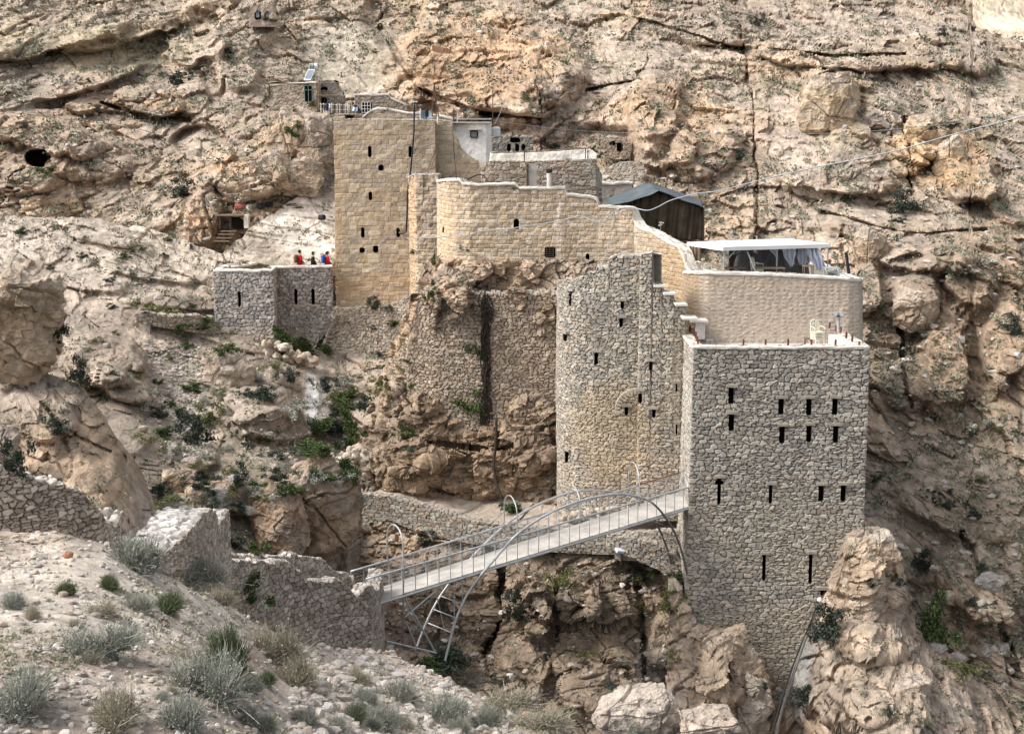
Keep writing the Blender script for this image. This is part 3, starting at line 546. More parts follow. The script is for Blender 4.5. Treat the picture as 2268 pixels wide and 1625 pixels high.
def wall(name, path, tops, bots, style, parent=None, step=2.0, batter=0.0, openings=(), ret=(1.0, 1.0), thick=0.5, coping=None, cop_w=None, seed=0, rag=0.04, op_name='arrow_slit', mtl='masonry', cap_col=(0.52, 0.47, 0.40), reveal=0.5, amp=1.0, jag=0.0, bright=1.0, lintel=None):
    """one wall as real relief: path = [(photo x, distance Y)], tops / bots = outline in photo y over x.
       openings = [(cx, cy, w, h)] are cut through and lined with a reveal coloured black for the shade inside"""
    Ym = np.mean([p[1] for p in path]); ds = step*Ym/F
    S, X, Y, xp = dense_path(path, tops, ds)
    if ret[0] > 0:
        k = max(2, int(ret[0]/ds)); a = np.linspace(ret[0], ds, k)
        X = np.concatenate([np.full(k, X[0]), X]); Y = np.concatenate([Y[0]+a, Y]); xp = np.concatenate([np.full(k, xp[0]), xp]); S = np.concatenate([-a, S]); n0 = k
    else: n0 = 0
    if ret[1] > 0:
        k = max(2, int(ret[1]/ds)); a = np.linspace(ds, ret[1], k)
        X = np.concatenate([X, np.full(k, X[-1])]); Y = np.concatenate([Y, Y[-1]+a]); xp = np.concatenate([xp, np.full(k, xp[-1])]); S = np.concatenate([S, S[-1]+a])
    Yf = np.interp(S, S[n0:], Y[n0:]); Yf[:n0] = Y[n0]
    if ret[1] > 0: Yf[-k:] = Y[-k-1]
    yt = np.interp(xp, *zip(*tops)); zt = P(xp, yt, Yf)[:, 2]
    yb = np.interp(xp, *zip(*bots)) if isinstance(bots, (list, tuple)) else np.full(len(xp), float(bots))
    zb = P(xp, yb, Yf)[:, 2]
    zt = zt+rag*fbm(np.stack([S*2.5, S*0+seed, S*0], -1), 3, seed)+jag*(_h(np.floor(S/0.28).astype(np.int64), np.zeros(len(S), np.int64), np.zeros(len(S), np.int64), seed)-0.5)
    nz = max(3, int((zt-zb).max()/ds)+1); t = np.linspace(0, 1, nz)[:, None]
    Z = zb[None]+(zt-zb)[None]*t
    tx = np.gradient(X); ty = np.gradient(Y); ln = np.hypot(tx, ty)+1e-9; nx, ny = ty/ln, -tx/ln
    # smooth normals a little so corners miter
    ker = np.ones(3)/3; nx = np.convolve(np.pad(nx, 1, 'edge'), ker, 'valid'); ny = np.convolve(np.pad(ny, 1, 'edge'), ker, 'valid'); ln = np.hypot(nx, ny)+1e-9; nx /= ln; ny /= ln
    U = np.repeat(S[None], nz, 0); Xg = np.repeat(X[None], nz, 0); Yg = np.repeat(Y[None], nz, 0)
    B = np.stack([Xg, Yg, Z], -1); px, py = proj(B)
    sh = U.shape
    h, c = style(U.ravel()[None].reshape(-1), Z.ravel(), seed, px.ravel(), py.ravel()); h = np.clip(h, -0.08, 0.10).reshape(sh)*amp; c = c.reshape(sh+(3,))
    st = fbm(np.stack([U.ravel()*0.25, Z.ravel()*0.25, Z.ravel()*0+seed], -1), 3, seed+77).reshape(sh)
    c = c*(1+0.16*st)[..., None]*0.80*bright
    off = h+batter*(zt[None]-Z)+0.05*fbm(np.stack([U.ravel()*0.3, Z.ravel()*0.3, Z.ravel()*0+seed+9], -1), 2, seed+5).reshape(sh)
    V = np.stack([Xg+nx*off, Yg+ny*off, Z], -1)
    # cap going back, then down behind
    ncap = 14; cap = []; cc = []
    for i in range(1, ncap+1):
        f = i/ncap; zz = zt+0.02*fbm(np.stack([S*4, S*0+f*3, S*0+seed], -1), 3, seed+3)
        e_, r_a, r_b = vor2(S/0.26+3, S*0+f*thick/0.22+5, seed, 0.8); kk_ = sst(0.03, 0.2, e_)
        cap.append(np.stack([X-nx*thick*f, Y-ny*thick*f, zz+0.07*(kk_-0.5)+0.06*(r_b-0.5)], -1)); cc.append(np.array(cap_col)*((0.75+0.4*r_a)*(0.45+0.55*kk_)*(1+0.2*fbm(np.stack([S*5, S*0+f*4, S*0], -1), 3, seed+4)))[:, None])
    for dz in (0.4, 1.2):
        cap.append(np.stack([X-nx*thick, Y-ny*thick, zt-dz], -1)); cc.append(np.repeat(np.array([cap_col])*0.8, len(S), 0))
    V = np.concatenate([V, np.stack(cap)], 0); c = np.concatenate([c, 0.76*np.stack(cc)], 0)
    q = gridq(V.shape[0], V.shape[1])
    kill = np.zeros(V.shape[:2], bool); rev = []; pen = 1e4*((np.arange(len(S)) < n0) | (S > S[-1]-ret[1]+1e-6 if ret[1] > 0 else False))
    for op in openings:
        cx, cy, w_, h_ = op[:4]
        i = int(np.argmin(np.abs(px[nz//2]-cx)+pen))
        j = int(np.argmin(np.abs(py[:, i]-cy))); i = int(np.argmin(np.abs(px[j]-cx)+pen))
        pxm = (F/Y[i])*max(0.25, abs(ny[i])); hw = max(w_, 3)/pxm/2; p0 = P(cx, cy-h_/2, Y[i]); p1 = P(cx, cy+h_/2, Y[i])
        z0, z1 = p1[2], p0[2]
        m = (np.abs(U-S[i]) < hw+0.004) & (Z > z0) & (Z < z1) & (np.arange(len(S))[None] >= n0)
        kill[:nz] |= m
        o_ = float(np.mean((batter*(zt[None]-Z))[j, i])) if batter else 0.0
        rev.append((X[i]+nx[i]*o_, Y[i]+ny[i]*o_, (z0+z1)/2, nx[i], ny[i], 2*hw, z1-z0, op[4] if len(op) > 4 else None))
    if len(openings):
        kf = kill.ravel()[q].sum(1) >= 2
        q = q[~kf]
    me = npmesh(name, V, q, cols=c)
    o = link(name, me, M[mtl], parent)
    splat(V)
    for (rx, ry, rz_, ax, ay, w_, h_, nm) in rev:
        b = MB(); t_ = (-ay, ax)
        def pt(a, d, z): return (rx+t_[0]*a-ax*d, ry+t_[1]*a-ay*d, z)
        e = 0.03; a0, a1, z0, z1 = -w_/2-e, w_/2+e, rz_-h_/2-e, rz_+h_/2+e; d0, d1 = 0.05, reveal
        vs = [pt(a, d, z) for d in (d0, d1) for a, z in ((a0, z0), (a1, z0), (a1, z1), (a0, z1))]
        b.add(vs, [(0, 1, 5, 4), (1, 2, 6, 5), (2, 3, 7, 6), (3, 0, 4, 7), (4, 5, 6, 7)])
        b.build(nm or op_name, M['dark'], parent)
        if lintel and h_ > 0.25:
            ang = math.atan2(t_[1], t_[0]); lw = w_*1.5+0.16+0.14*_h(np.array([int(rz_*97)]), np.array([int(rx*89)]), np.array([3]), 1)[0]
            MB().box(pt(0.02, -0.035, rz_+h_/2+0.045), (lw, 0.16, 0.11), rz=ang).build('lintel', M['lintel'], parent)
    if coping is not None:
        cw = cop_w or thick; k = slice(n0, len(S)) if ret[0] == 0 else slice(0, len(S))
        prof = [(0.05, -0.10), (0.065, -0.03), (0.05, 0.02), (-cw*0.3, 0.04), (-cw*0.7, 0.035), (-cw-0.02, 0.02), (-cw-0.02, -0.12)]
        R = []
        for (a, dz) in prof:
            n_ = 0.035*fbm(np.stack([S*1.6, S*0+a*9, S*0+dz*20], -1), 4, seed+13)
            R.append(np.stack([X+nx*(a+n_), Y+ny*(a+n_), zt+dz+n_*0.7+0.03*(_h(np.floor(S/0.45+a).astype(np.int64), np.zeros(len(S), np.int64), np.zeros(len(S), np.int64), seed)-0.5)], -1))
        R = np.stack(R); link('coping', npmesh('coping', R, gridq(*R.shape[:2])), M[coping], parent)
    return o, (S, X, Y, zt, nx, ny, xp)
def building(name, x, y, Y, label, cat, group=None):
    return empty(name, P(x, y, Y), label, cat, group)
# ---- big grey rubble tower on the right
t = building('stone_tower', 1730, 1400, 57, 'tall grey rubble tower with rows of arrow slits at the right end of the footbridge', 'tower')
tw_op = [(1620, 875, 9, 37), (1728.5, 899, 9, 36), (1791, 899, 9, 36), (1849, 899, 9, 37), (1618.5, 934, 9, 38), (1730.7, 961, 9, 38), (1790.5, 959, 9, 38), (1849, 960, 9, 38),
         (1592, 1085, 7, 58), (1592, 1067, 18, 7), (1706.5, 1092, 6, 42), (1817, 1090, 8, 36), (1865.5, 1089.5, 8, 36), (1691, 1253, 6, 58), (1794.5, 1256, 6, 66), (1826, 1309, 22, 14, 'drain_hole')]
TW, TWI = wall('wall', [(1536, 57.0), (1925, 57.0)], [(1530, 768), (1925, 768)], 1585, zones(st_rubble(0.31, 0.185, jw=0.11, dep=0.06, joint=(0.085, 0.075, 0.062), tint=1.06), [(1740, 1180, 260, 120, (0.44, 0.38, 0.30), 0.2), (1700, 1440, 200, 110, (0.47, 0.40, 0.30), 0.3)]),
     t, step=2.0, batter=0.012, openings=tw_op, lintel=True, bright=1.12, ret=(3.6, 4.2), thick=0.38, coping='coping', seed=3)
# ---- round stepped bastion
t = building('stone_bastion', 1390, 1100, 61, 'rounded grey rubble bastion with stepped top joining the large tower to the church wall', 'bastion')
bops = [(1264.6, 660, 4, 33), (1379, 675, 5, 18), (1375, 713, 7, 20), (1253, 746, 5, 17), (1320, 793, 6, 28), (1443, 809, 6, 20), (1497, 858, 3, 20), (1418, 878, 4, 28), (1388, 909, 6, 19), (1449, 914.5, 5, 20), (1498.5, 950, 3, 24), (1257, 1010, 5, 26)]
bsty = zones(st_rubble(0.27, 0.165, cols=BEIGE+GREYS[:4], joint=(0.13, 0.11, 0.09), jw=0.10, dep=0.06, tint=1.0), [(1360, 950, 110, 120, (0.46, 0.38, 0.27), 0.6), (1400, 1060, 150, 60, (0.50, 0.42, 0.33), 0.5), (1330, 640, 90, 60, (0.40, 0.38, 0.35), 0.3), (1510, 900, 30, 200, (0.60, 0.54, 0.45), 0.5)])  # last zone paints the left light on the right end as paler stone
wall('wall', [(1235, 66.5), (1236, 64.2), (1241, 63.0), (1255, 62.2), (1280, 61.6), (1320, 61.2), (1370, 61.0), (1419, 60.9), (1420, 60.5), (1460, 60.3), (1490, 60.2), (1508, 60.2), (1522, 60.3)],
     [(1234, 622), (1298, 612), (1300, 604), (1318, 602), (1320, 592), (1348, 590), (1350, 572), (1362, 566), (1410, 566), (1444, 560), (1446, 592), (1447, 628), (1466, 632), (1468, 648), (1493, 652), (1495, 672), (1518, 676), (1520, 702), (1528, 705)],
     1152, bsty, t, step=2.0, batter=0.004, openings=bops, lintel=True, bright=1.08, ret=(0, 0), thick=0.9, seed=8, rag=0.03, cap_col=(0.62, 0.57, 0.50))
a_ = MB()                         # relieving arch built into the wall: its ring of voussoirs
for k in range(12):
    q = math.radians(188-k*11.0); cx_, cy_ = 1414+46*math.cos(q), 905-40*math.sin(q)
    Yk = 60.55
    p = P(cx_, cy_, Yk-0.075); a_.box(p, (0.19, 0.14, 0.22), tilt=(0, q-math.pi/2 if False else -(q-math.pi/2), 0))
M['voussoir'] = mat('voussoir', (0.50, 0.43, 0.33), 0.95, var=0.22, scale=3.0, bump=0.03)
a_.build('voussoirs', M['voussoir'], t)
# ---- cream church wall
t = building('church_wall', 1200, 640, 68, 'cream coursed stone church wall with white mortar lines and a rounded left corner', 'wall')
cops = [(1142.6, 496.3, 10, 22), (1218, 557.7, 20, 22, 'grated_window'), (1302, 569.6, 5, 17), (980, 509, 4, 12)]
cst = zones(st_course(0.34, 0.20, cols=[(0.58, 0.45, 0.31), (0.62, 0.50, 0.37), (0.54, 0.41, 0.28), (0.60, 0.47, 0.33), (0.50, 0.39, 0.28), (0.65, 0.54, 0.42)], joint=(0.64, 0.56, 0.46), jw=0.12, dep=0.025, rough=0.028),
            [(1237, 520, 7, 100, (0.74, 0.70, 0.65), 0.8), (1186, 480, 6, 50, (0.70, 0.64, 0.57), 0.5), (1370, 520, 45, 70, (0.66, 0.58, 0.49), 0.5), (1490, 610, 40, 90, (0.52, 0.40, 0.26), 0.6), (1160, 650, 90, 20, (0.48, 0.42, 0.35), 0.5), (990, 520, 24, 90, (0.66, 0.52, 0.37), 0.5), (1120, 420, 120, 12, (0.50, 0.42, 0.34), 0.4)])  # rounded left corner: side light put into the colour as a paler zone
wall('wall', [(968, 76), (969, 73.2), (972, 71.6), (980, 70.2), (992, 69.2), (1010, 68.6), (1040, 68.2), (1235, 68.0), (1320, 67.9), (1404, 67.5), (1412, 67.2), (1450, 66), (1500, 64.3), (1530, 63.0)],
     [(966, 400), (1000, 395), (1020, 398), (1024, 404), (1050, 407), (1140, 406), (1150, 414), (1252, 416), (1253, 430), (1308, 434), (1322, 440), (1326, 455), (1403, 460), (1405, 490), (1412, 500), (1440, 510), (1480, 535), (1502, 543), (1512, 562), (1522, 592), (1532, 602)],
     [(966, 640), (1100, 720), (1530, 760)], cst, t, step=2.0, openings=cops, ret=(0, 0), thick=0.5, coping='coping', seed=15, rag=0.05)
p = P(1218, 557.7, 67.95); g = MB()
for k in range(3): g.tube([p+np.array([-0.16+0.16*k, 0, -0.24]), p+np.array([-0.16+0.16*k, 0, 0.24])], 0.012, 5)
for k in range(5): g.tube([p+np.array([-0.22, 0.01, -0.2+0.1*k]), p+np.array([0.22, 0.01, -0.2+0.1*k])], 0.012, 5)
M['rust_iron'] = mat('rust_iron', (0.10, 0.065, 0.045), 0.8, var=0.3)
g.build('window_grate', M['rust_iron'], t)
# ---- old tan tower on the left
t = building('old_tower', 870, 680, 81.5, 'old square tower of tan dressed stone with small window slits behind the walkers', 'tower')
oops = [(818, 336, 5, 25), (908, 336, 4, 24), (843, 372, 10, 11), (820, 434, 6, 18), (803.6, 515, 6, 20), (882, 515, 6, 18), (801.7, 553.7, 10, 10), (831.6, 552, 10, 14), (1021, 258, 0.1, 0.1)][:8]
ost = zones(st_course(0.46, 0.27, cols=[(0.53, 0.42, 0.295), (0.57, 0.46, 0.33), (0.49, 0.38, 0.265), (0.45, 0.365, 0.28), (0.60, 0.50, 0.38), (0.47, 0.39, 0.31)], joint=(0.47, 0.385, 0.28), jw=0.09, dep=0.02, rough=0.022, jm_amt=0.5),
            [(880, 300, 160, 14, (0.46, 0.38, 0.29), 0.5), (1020, 390, 70, 40, (0.50, 0.42, 0.33), 0.6), (985, 325, 16, 30, (0.42, 0.36, 0.30), 0.5), (850, 640, 130, 40, (0.50, 0.39, 0.27), 0.6), (750, 470, 12, 200, (0.62, 0.49, 0.32), 0.4)])  # lit left edge painted as a paler strip
wall('wall', [(738, 81.5), (964, 81.2), (965, 81.7), (1100, 81.9)], [(737, 254), (762, 253), (764, 264), (880, 266), (1000, 268), (1004, 286), (1014, 308), (1022, 330), (1040, 348), (1062, 360), (1066, 385), (1076, 405), (1092, 440)],
     [(737, 705), (900, 700), (1100, 560)], ost, t, step=2.0, batter=0.004, openings=oops, ret=(5.0, 1.0), thick=1.2, seed=21, cap_col=(0.56, 0.47, 0.36), op_name='window_slit')
# raised cream parapet on its roof
wall('roof_parapet', [(770, 84.0), (1003, 84.0)], [(770, 262), (800, 262), (822, 244), (838, 239), (905, 249), (960, 253), (1003, 262)], 285, st_course(0.4, 0.25, cols=[(0.62, 0.50, 0.37), (0.66, 0.55, 0.43), (0.58, 0.46, 0.34)], joint=(0.68, 0.58, 0.47), jm_amt=0.5), t, step=2.2, ret=(0, 0.5), seed=23, coping='coping', thick=0.3)
# buttress
wall('buttress', [(906, 81.2), (907, 79.0), (922, 77.9), (968, 77.6)], [(905, 392), (911, 388), (968, 389)], 650, zones(st_course(0.34, 0.2, cols=BROWN+[(0.55, 0.44, 0.31)], joint=(0.50, 0.41, 0.31), jm_amt=0.4, dep=0.035, rough=0.05), [(913, 500, 9, 200, (0.66, 0.52, 0.36), 0.85)]), t, step=2.0, ret=(0, 4), seed=25, thick=0.8, cap_col=(0.6, 0.52, 0.42))  # bright left face: side light put into the stone colour
# ---- upper stone building with the white roof parapet
t = building('upper_house', 1200, 430, 73, 'rough stone upper building with a long white plastered roof parapet above the cream church wall', 'building')
wall('wall', [(1066, 73.4), (1085, 73.2), (1320, 73.2), (1334, 73.8)], [(1064, 362), (1085, 357), (1200, 357), (1321, 352), (1323, 365), (1334, 388)], 470, zones(st_rubble(0.40, 0.2, cols=BROWN+BEIGE, joint=(0.42, 0.35, 0.28), jw=0.08, dep=0.05), [(1110, 385, 40, 16, (0.52, 0.44, 0.38), 0.6)]), t, step=2.0, ret=(1, 2.5), seed=31, thick=1.0, rag=0.03)
wall('parapet', [(1086, 73.3), (1321, 73.3)], [(1086, 339), (1160, 338), (1260, 334), (1312, 333), (1321, 340)], [(1086, 360), (1200, 358), (1321, 353)], st_plaster((0.84, 0.78, 0.69), 0.03, 0.14), t, step=2.2, bright=1.42, ret=(0.3, 1), seed=33, thick=0.25, cap_col=(0.8, 0.75, 0.67))
# ---- white roof cabin
t = building('white_cabin', 1045, 350, 84, 'white plastered rooftop cabin with one small square window', 'cabin')
wall('wall', [(1000, 84.3), (1077, 84.0), (1088, 84.9)], [(1000, 274), (1077, 269), (1088, 270)], 372, st_plaster((0.80, 0.775, 0.735), 0.02, 0.12), t, step=2.2, ret=(0.4, 2), openings=[(1049.7, 297.5, 15, 14, 'window')], seed=35, bright=1.42, thick=0.3, reveal=0.18)
b = MB(); p = P(1049.7, 297.5, 84.0)
for dx in (-0.19, 0.19): b.box(p+np.array([dx, 0.03, 0]), (0.05, 0.06, 0.42))
for dz in (-0.185, 0.185): b.box(p+np.array([0, 0.03, dz]), (0.34, 0.055, 0.05))
M['dark_wood'] = mat('dark_wood', (0.07, 0.05, 0.04), 0.8); M['glass'] = mat('glass', (0.34, 0.37, 0.38), 0.15, var=0.05, spec=0.6)
b.build('window_frame', M['dark_wood'], t)
MB().box(p+np.array([0, 0.09, 0]), (0.33, 0.02, 0.33)).build('window_pane', M['glass'], t)
MB().box(P(1050, 286.5, 83.9), (0.78, 0.3, 0.07)).build('window_canopy', M['coping'], t)
b = MB(); b.box(P(1045, 271.5, 84.6)+np.array([0, 0, 0]), (2.25, 1.6, 0.07)); b.build('roof_slab', M['coping'], t)
# ---- tan terrace block
t = building('terrace_block', 1720, 760, 61, 'high tan mud mortared terrace wall under the white roofed pergola', 'wall')
M['white_coping'] = mat('white_coping', (0.74, 0.70, 0.64), 0.95, var=0.12, scale=4, bump=0.02)
wall('wall', [(1514, 63.4), (1522, 62.3), (1540, 61.5), (1570, 61.1), (1700, 61.0), (1880, 61.0), (1904, 61.2), (1910, 61.6)], [(1510, 602), (1540, 601), (1620, 603), (1700, 606), (1850, 613), (1910, 619)], [(1510, 1000), (1910, 1130)],
     zones(st_mud(GREYS+BEIGE, h=0.17, w=0.30), [(1530, 650, 22, 110, (0.52, 0.39, 0.25), 0.6), (1720, 625, 190, 14, (0.56, 0.48, 0.40), 0.6)]), t, step=2.2, batter=0.045, ret=(0, 9), thick=0.4, coping='white_coping', seed=41)
# ---- left rubble fort by the walkers
t = building('small_fort', 600, 780, 79, 'low grey rubble fort with three arrow slits below the three walkers', 'fort')
fst = zones(st_rubble(0.28, 0.22, cols=[(0.40, 0.37, 0.35), (0.46, 0.42, 0.39), (0.35, 0.325, 0.31), (0.52, 0.48, 0.44), (0.42, 0.36, 0.32), (0.56, 0.51, 0.47)], joint=(0.15, 0.135, 0.12), jw=0.115, dep=0.06), [(560, 760, 110, 40, (0.50, 0.43, 0.36), 0.5)])
wall('wall', [(474, 78.2), (605, 78.0), (611, 79.5), (736, 80.0)], [(470, 598), (600, 598), (611, 590), (736, 589)], [(470, 800), (600, 800), (650, 810), (736, 720)], fst, t, step=2.0, openings=[(531, 662, 4, 32), (656, 657, 4.5, 34), (694, 657, 4.5, 34)], ret=(3, 0), thick=0.35, coping='white_coping', seed=45, batter=0.01)
wall('rear_parapet', [(500, 81.5), (600, 86.0)], [(500, 594), (600, 577)], [(500, 640), (600, 640)], st_rubble(0.3, 0.2, cols=BROWN), t, step=2.2, ret=(0, 0), thick=0.3, coping='white_coping', seed=47)
# ---- retaining walls
RW = 'dry stone retaining walls'
def rwall(label, *a, cat='wall', **k):
    x0 = a[0][len(a[0])//2]; e = building('retaining_wall', x0[0], np.interp(x0[0], *zip(*a[1]))+40, x0[1], label, cat, RW)
    return wall('wall', *a, e, **k)
loose = st_rubble(0.24, 0.17, cols=BEIGE+BROWN, joint=(0.30, 0.25, 0.20), jw=0.10, dep=0.07)
rwall('sloping rough stone footing directly under the old tan tower', [(737, 80.8), (830, 80.6), (910, 80.0)], [(735, 684), (830, 681), (870, 672), (910, 655)], [(735, 830), (830, 880), (910, 860)], loose, step=2.0, batter=0.28, ret=(2, 0), seed=51, jag=0.15, thick=1.0)
rwall('tall steep rubble wall filling the crag below the cream church wall', [(858, 70.5), (872, 68.2), (905, 66.5), (960, 65.8), (1060, 65.5), (1110, 65.4), (1244, 65.3)],
      [(858, 820), (885, 780), (905, 740), (930, 650), (1244, 650)], [(858, 905), (930, 950), (1244, 950)], st_rubble(0.25, 0.17, cols=BROWN+[(0.50, 0.40, 0.29), (0.56, 0.46, 0.34)], joint=(0.22, 0.17, 0.12), jw=0.10, dep=0.08, tint=1.02), step=2.0, batter=0.02, ret=(0.6, 0), seed=53, jag=0.15, rag=0.10, thick=1.2)
PR, PRI = rwall('long curving stone wall carrying the footpath across the ravine behind the bridge', [(775, 65.2), (800, 64.3), (860, 63.7), (950, 62.9), (1000, 62.2), (1060, 61.4), (1130, 60.9), (1220, 60.7), (1300, 60.6), (1400, 60.0), (1540, 58.6)],
      [(775, 1092), (860, 1100), (950, 1123), (1000, 1141), (1060, 1157), (1130, 1164), (1220, 1170), (1300, 1176), (1400, 1180), (1540, 1175)], [(775, 1200), (860, 1150), (950, 1185), (1060, 1205), (1130, 1215), (1300, 1225), (1540, 1230)], st_rubble(0.26, 0.17, cols=GREYS+BROWN, jw=0.09, dep=0.06), step=2.0, batter=0.05, ret=(0.5, 0), seed=55, jag=0.06, thick=0.5)
rwall('low curved stone wall below the right end of the bridge', [(1345, 59.6), (1400, 59.0), (1460, 58.7), (1500, 58.5), (1536, 58.4)], [(1345, 1186), (1400, 1192), (1450, 1203), (1495, 1228), (1536, 1275)], [(1345, 1215), (1400, 1235), (1460, 1262), (1536, 1330)], st_rubble(0.26, 0.17, cols=GREYS+BROWN, jw=0.09, dep=0.06), step=2.0, ret=(0.5, 0), seed=57, jag=0.08, thick=0.6)
rwall('low crumbling stone wall left of the small fort', [(300, 75.2), (400, 76.2), (476, 77.4)], [(300, 694), (380, 697), (476, 703)], [(300, 715), (476, 745)], loose, step=2.2, ret=(0.5, 0), seed=59, jag=0.2, thick=0.7)
# footpath behind the retaining wall
S_, X_, Y_, Z_, nx_, ny_, xp_ = PRI
rows = []
for k in range(16):
    f = k/15; n_ = fbm(np.stack([S_*2, S_*0+f*6, S_*0], -1), 4, 3)
    rows.append(np.stack([X_-nx_*(0.35+f*3.2), Y_-ny_*(0.35+f*3.2), Z_-0.12+0.05*n_+0.5*max(0, f-0.45)], -1))
R_ = np.stack(rows); pc = np.array((0.46, 0.38, 0.31))*(1+0.25*fbm(R_*1.5, 4, 9))[..., None]
tag(link('footpath', npmesh('footpath', R_, gridq(*R_.shape[:2]), cols=pc), M['rock']), kind='structure'); splat(R_)
# terrace floor of the big tower
fl = MB(); zf = P(1700, 768, 57)[2]-0.42
fl.add([P(1537, 768, 57.2)*[1, 1, 0]+[0, 0, zf], P(1925, 768, 57.2)*[1, 1, 0]+[0, 0, zf], P(1915, 750, 61.3)*[1, 1, 0]+[0, 0, zf], P(1537, 750, 61.6)*[1, 1, 0]+[0, 0, zf]], [(0, 1, 2, 3)])
M['concrete'] = mat('concrete', (0.50, 0.50, 0.50), 0.9, var=0.15, scale=2, bump=0.01)
fl.build('terrace_floor', M['concrete'], bpy.data.objects['stone_tower'])
# side parapets of that terrace
zt_ = P(1700, 768, 57)[2]
def sidewall(x0, Y0, x1, Y1, th, tag_, seed):
    a = P(x0, 768, Y0)[:2]; c_ = P(x1, 745, Y1)[:2]; m = MB(); n = 14; rr = random.Random(seed)
    d = (c_-a)/n; L = np.hypot(*d); ang = math.atan2(d[1], d[0])
    for k in range(n):
        q = a+d*(k+0.5); m.box((q[0], q[1], zt_-0.24), (L*1.0, th*(0.94+0.06*rr.random()), 0.5+0.05*rr.random()), rz=ang)
    m.build(tag_, M['white_coping'], bpy.data.objects['stone_tower'])
sidewall(1913, 57.2, 1843, 60.6, 0.34, 'side_parapet', 1)
# ---- near walls on the left bank
NW = [(0.62, 0.55, 0.47), (0.58, 0.50, 0.42), (0.50, 0.42, 0.34), (0.56, 0.49, 0.41), (0.44, 0.36, 0.29), (0.60, 0.54, 0.47), (0.48, 0.40, 0.33), (0.40, 0.33, 0.28)]
def nwall(name, label, *a, **k):
    x0 = a[0][0]; e = building(name, x0[0], np.interp(x0[0], *zip(*a[1]))+60, x0[1], label, 'wall'); return wall('wall', *a, e, **k)
nwall('abutment_wall', 'dry stone abutment wall with broken stepped top at the left end of the footbridge', [(490, 38.5), (560, 40.5), (640, 42.5), (740, 44.2), (820, 45.4), (833, 46.2)],
      [(490, 1242), (510, 1240), (640, 1246), (655, 1262), (668, 1266), (680, 1288), (720, 1290), (740, 1286), (760, 1288), (770, 1300), (790, 1318), (815, 1300), (826, 1300), (833, 1312)], [(490, 1400), (700, 1480), (833, 1480)],
      st_rubble(0.26, 0.18, cols=NW, joint=(0.26, 0.21, 0.17), jw=0.09, dep=0.06), step=2.0, ret=(0, 2.5), thick=0.5, seed=61, jag=0.10, rag=0.08, cap_col=(0.66, 0.60, 0.54))
nwall('abutment_wall', 'rear dry stone parapet behind the stepped abutment wall', [(515, 41.5), (600, 43.0), (700, 45.5), (780, 48.5)], [(515, 1230), (560, 1232), (640, 1236), (650, 1228), (690, 1236), (720, 1240), (730, 1258), (745, 1268), (775, 1270), (780, 1284)], 1400,
      st_rubble(0.26, 0.18, cols=NW, joint=(0.26, 0.21, 0.17), jw=0.09, dep=0.06), step=2.2, ret=(0, 0.6), thick=0.4, seed=63, jag=0.10, rag=0.05, cap_col=(0.68, 0.62, 0.56))
nwall('broken_wall', 'crumbling dry stone wall at the far left edge above the near slope', [(-60, 24.5), (60, 25.0), (150, 25.6), (215, 26.2), (240, 26.8)], [(-60, 1046), (40, 1052), (70, 1066), (98, 1060), (118, 1082), (150, 1074), (185, 1086), (205, 1112), (225, 1142), (240, 1166)], 1300,
      st_rubble(0.17, 0.11, cols=NW, joint=(0.25, 0.20, 0.16), jw=0.10, dep=0.06), step=2.0, ret=(0, 1), thick=0.6, seed=65, bright=1.15, jag=0.16, rag=0.12, cap_col=(0.70, 0.64, 0.57))
nwall('broken_wall', 'short ruined stone wall with a white flagged top sloping up beside a dry bush', [(355, 26.5), (400, 27.2), (440, 28.2), (468, 29.4), (484, 30.6)], [(355, 1230), (400, 1190), (430, 1160), (452, 1135), (465, 1128), (478, 1134), (484, 1160)], 1420,
      st_rubble(0.16, 0.13, cols=NW, joint=(0.28, 0.23, 0.19), jw=0.09, dep=0.05), step=2.0, ret=(0, 1.2), thick=0.95, seed=67, jag=0.05, rag=0.04, cap_col=(0.70, 0.66, 0.62))
# ---- huts on the slope behind
hut = 'small stone huts on the mountainside'
t = building('stone_hut', 1135, 335, 90, 'small grey stone hut with one wide and three narrow openings behind the white cabin', 'hut', hut)
wall('wall', [(1088, 90), (1180, 90)], [(1088, 302), (1180, 303)], 350, st_rubble(0.26, 0.18, cols=GREYS), t, step=2.2, openings=[(1142, 310, 22, 8), (1128, 327, 4.5, 16), (1145, 327, 6, 16), (1160, 327, 5, 14)], ret=(1, 3), seed=71, thick=2.0, rag=0.03, op_name='window')
t = building('stone_hut', 1372, 340, 95, 'tiny stone hut in the rock with a black door and arched window above the tent', 'hut', hut)
wall('wall', [(1338, 95), (1396, 95)], [(1338, 306), (1360, 303), (1396, 308)], 352, st_rubble(0.26, 0.18, cols=BROWN), t, step=2.2, openings=[(1372.7, 326.5, 9, 18, 'doorway'), (1357, 318, 10, 8, 'arched_window')], ret=(0.2, 0.2), seed=73, thick=0.6, rag=0.06)
rwall('terraced rubble wall below the tiny hut with the black door', [(1326, 92), (1425, 91)], [(1326, 398), (1345, 372), (1372, 362), (1425, 361)], 420, st_rubble(0.26, 0.18, cols=GREYS+BROWN, joint=(0.28, 0.23, 0.19)), step=2.2, batter=0.15, seed=75, jag=0.1, ret=(0.5, 0.5))
t = building('shed', 1362, 440, 80, 'low flat roofed grey plastered shed between the upper house and the tent', 'shed')
wall('wall', [(1323, 78), (1400, 78)], [(1323, 406), (1400, 405)], 470, st_plaster((0.50, 0.43, 0.37), 0.03, 0.2), t, step=2.2, ret=(0.5, 2), seed=77, thick=2.0, coping='coping', cop_w=0.4)
t = building('hermitage', 680, 228, 103, 'stone hermitage with a tall green framed window below the solar panel', 'building')
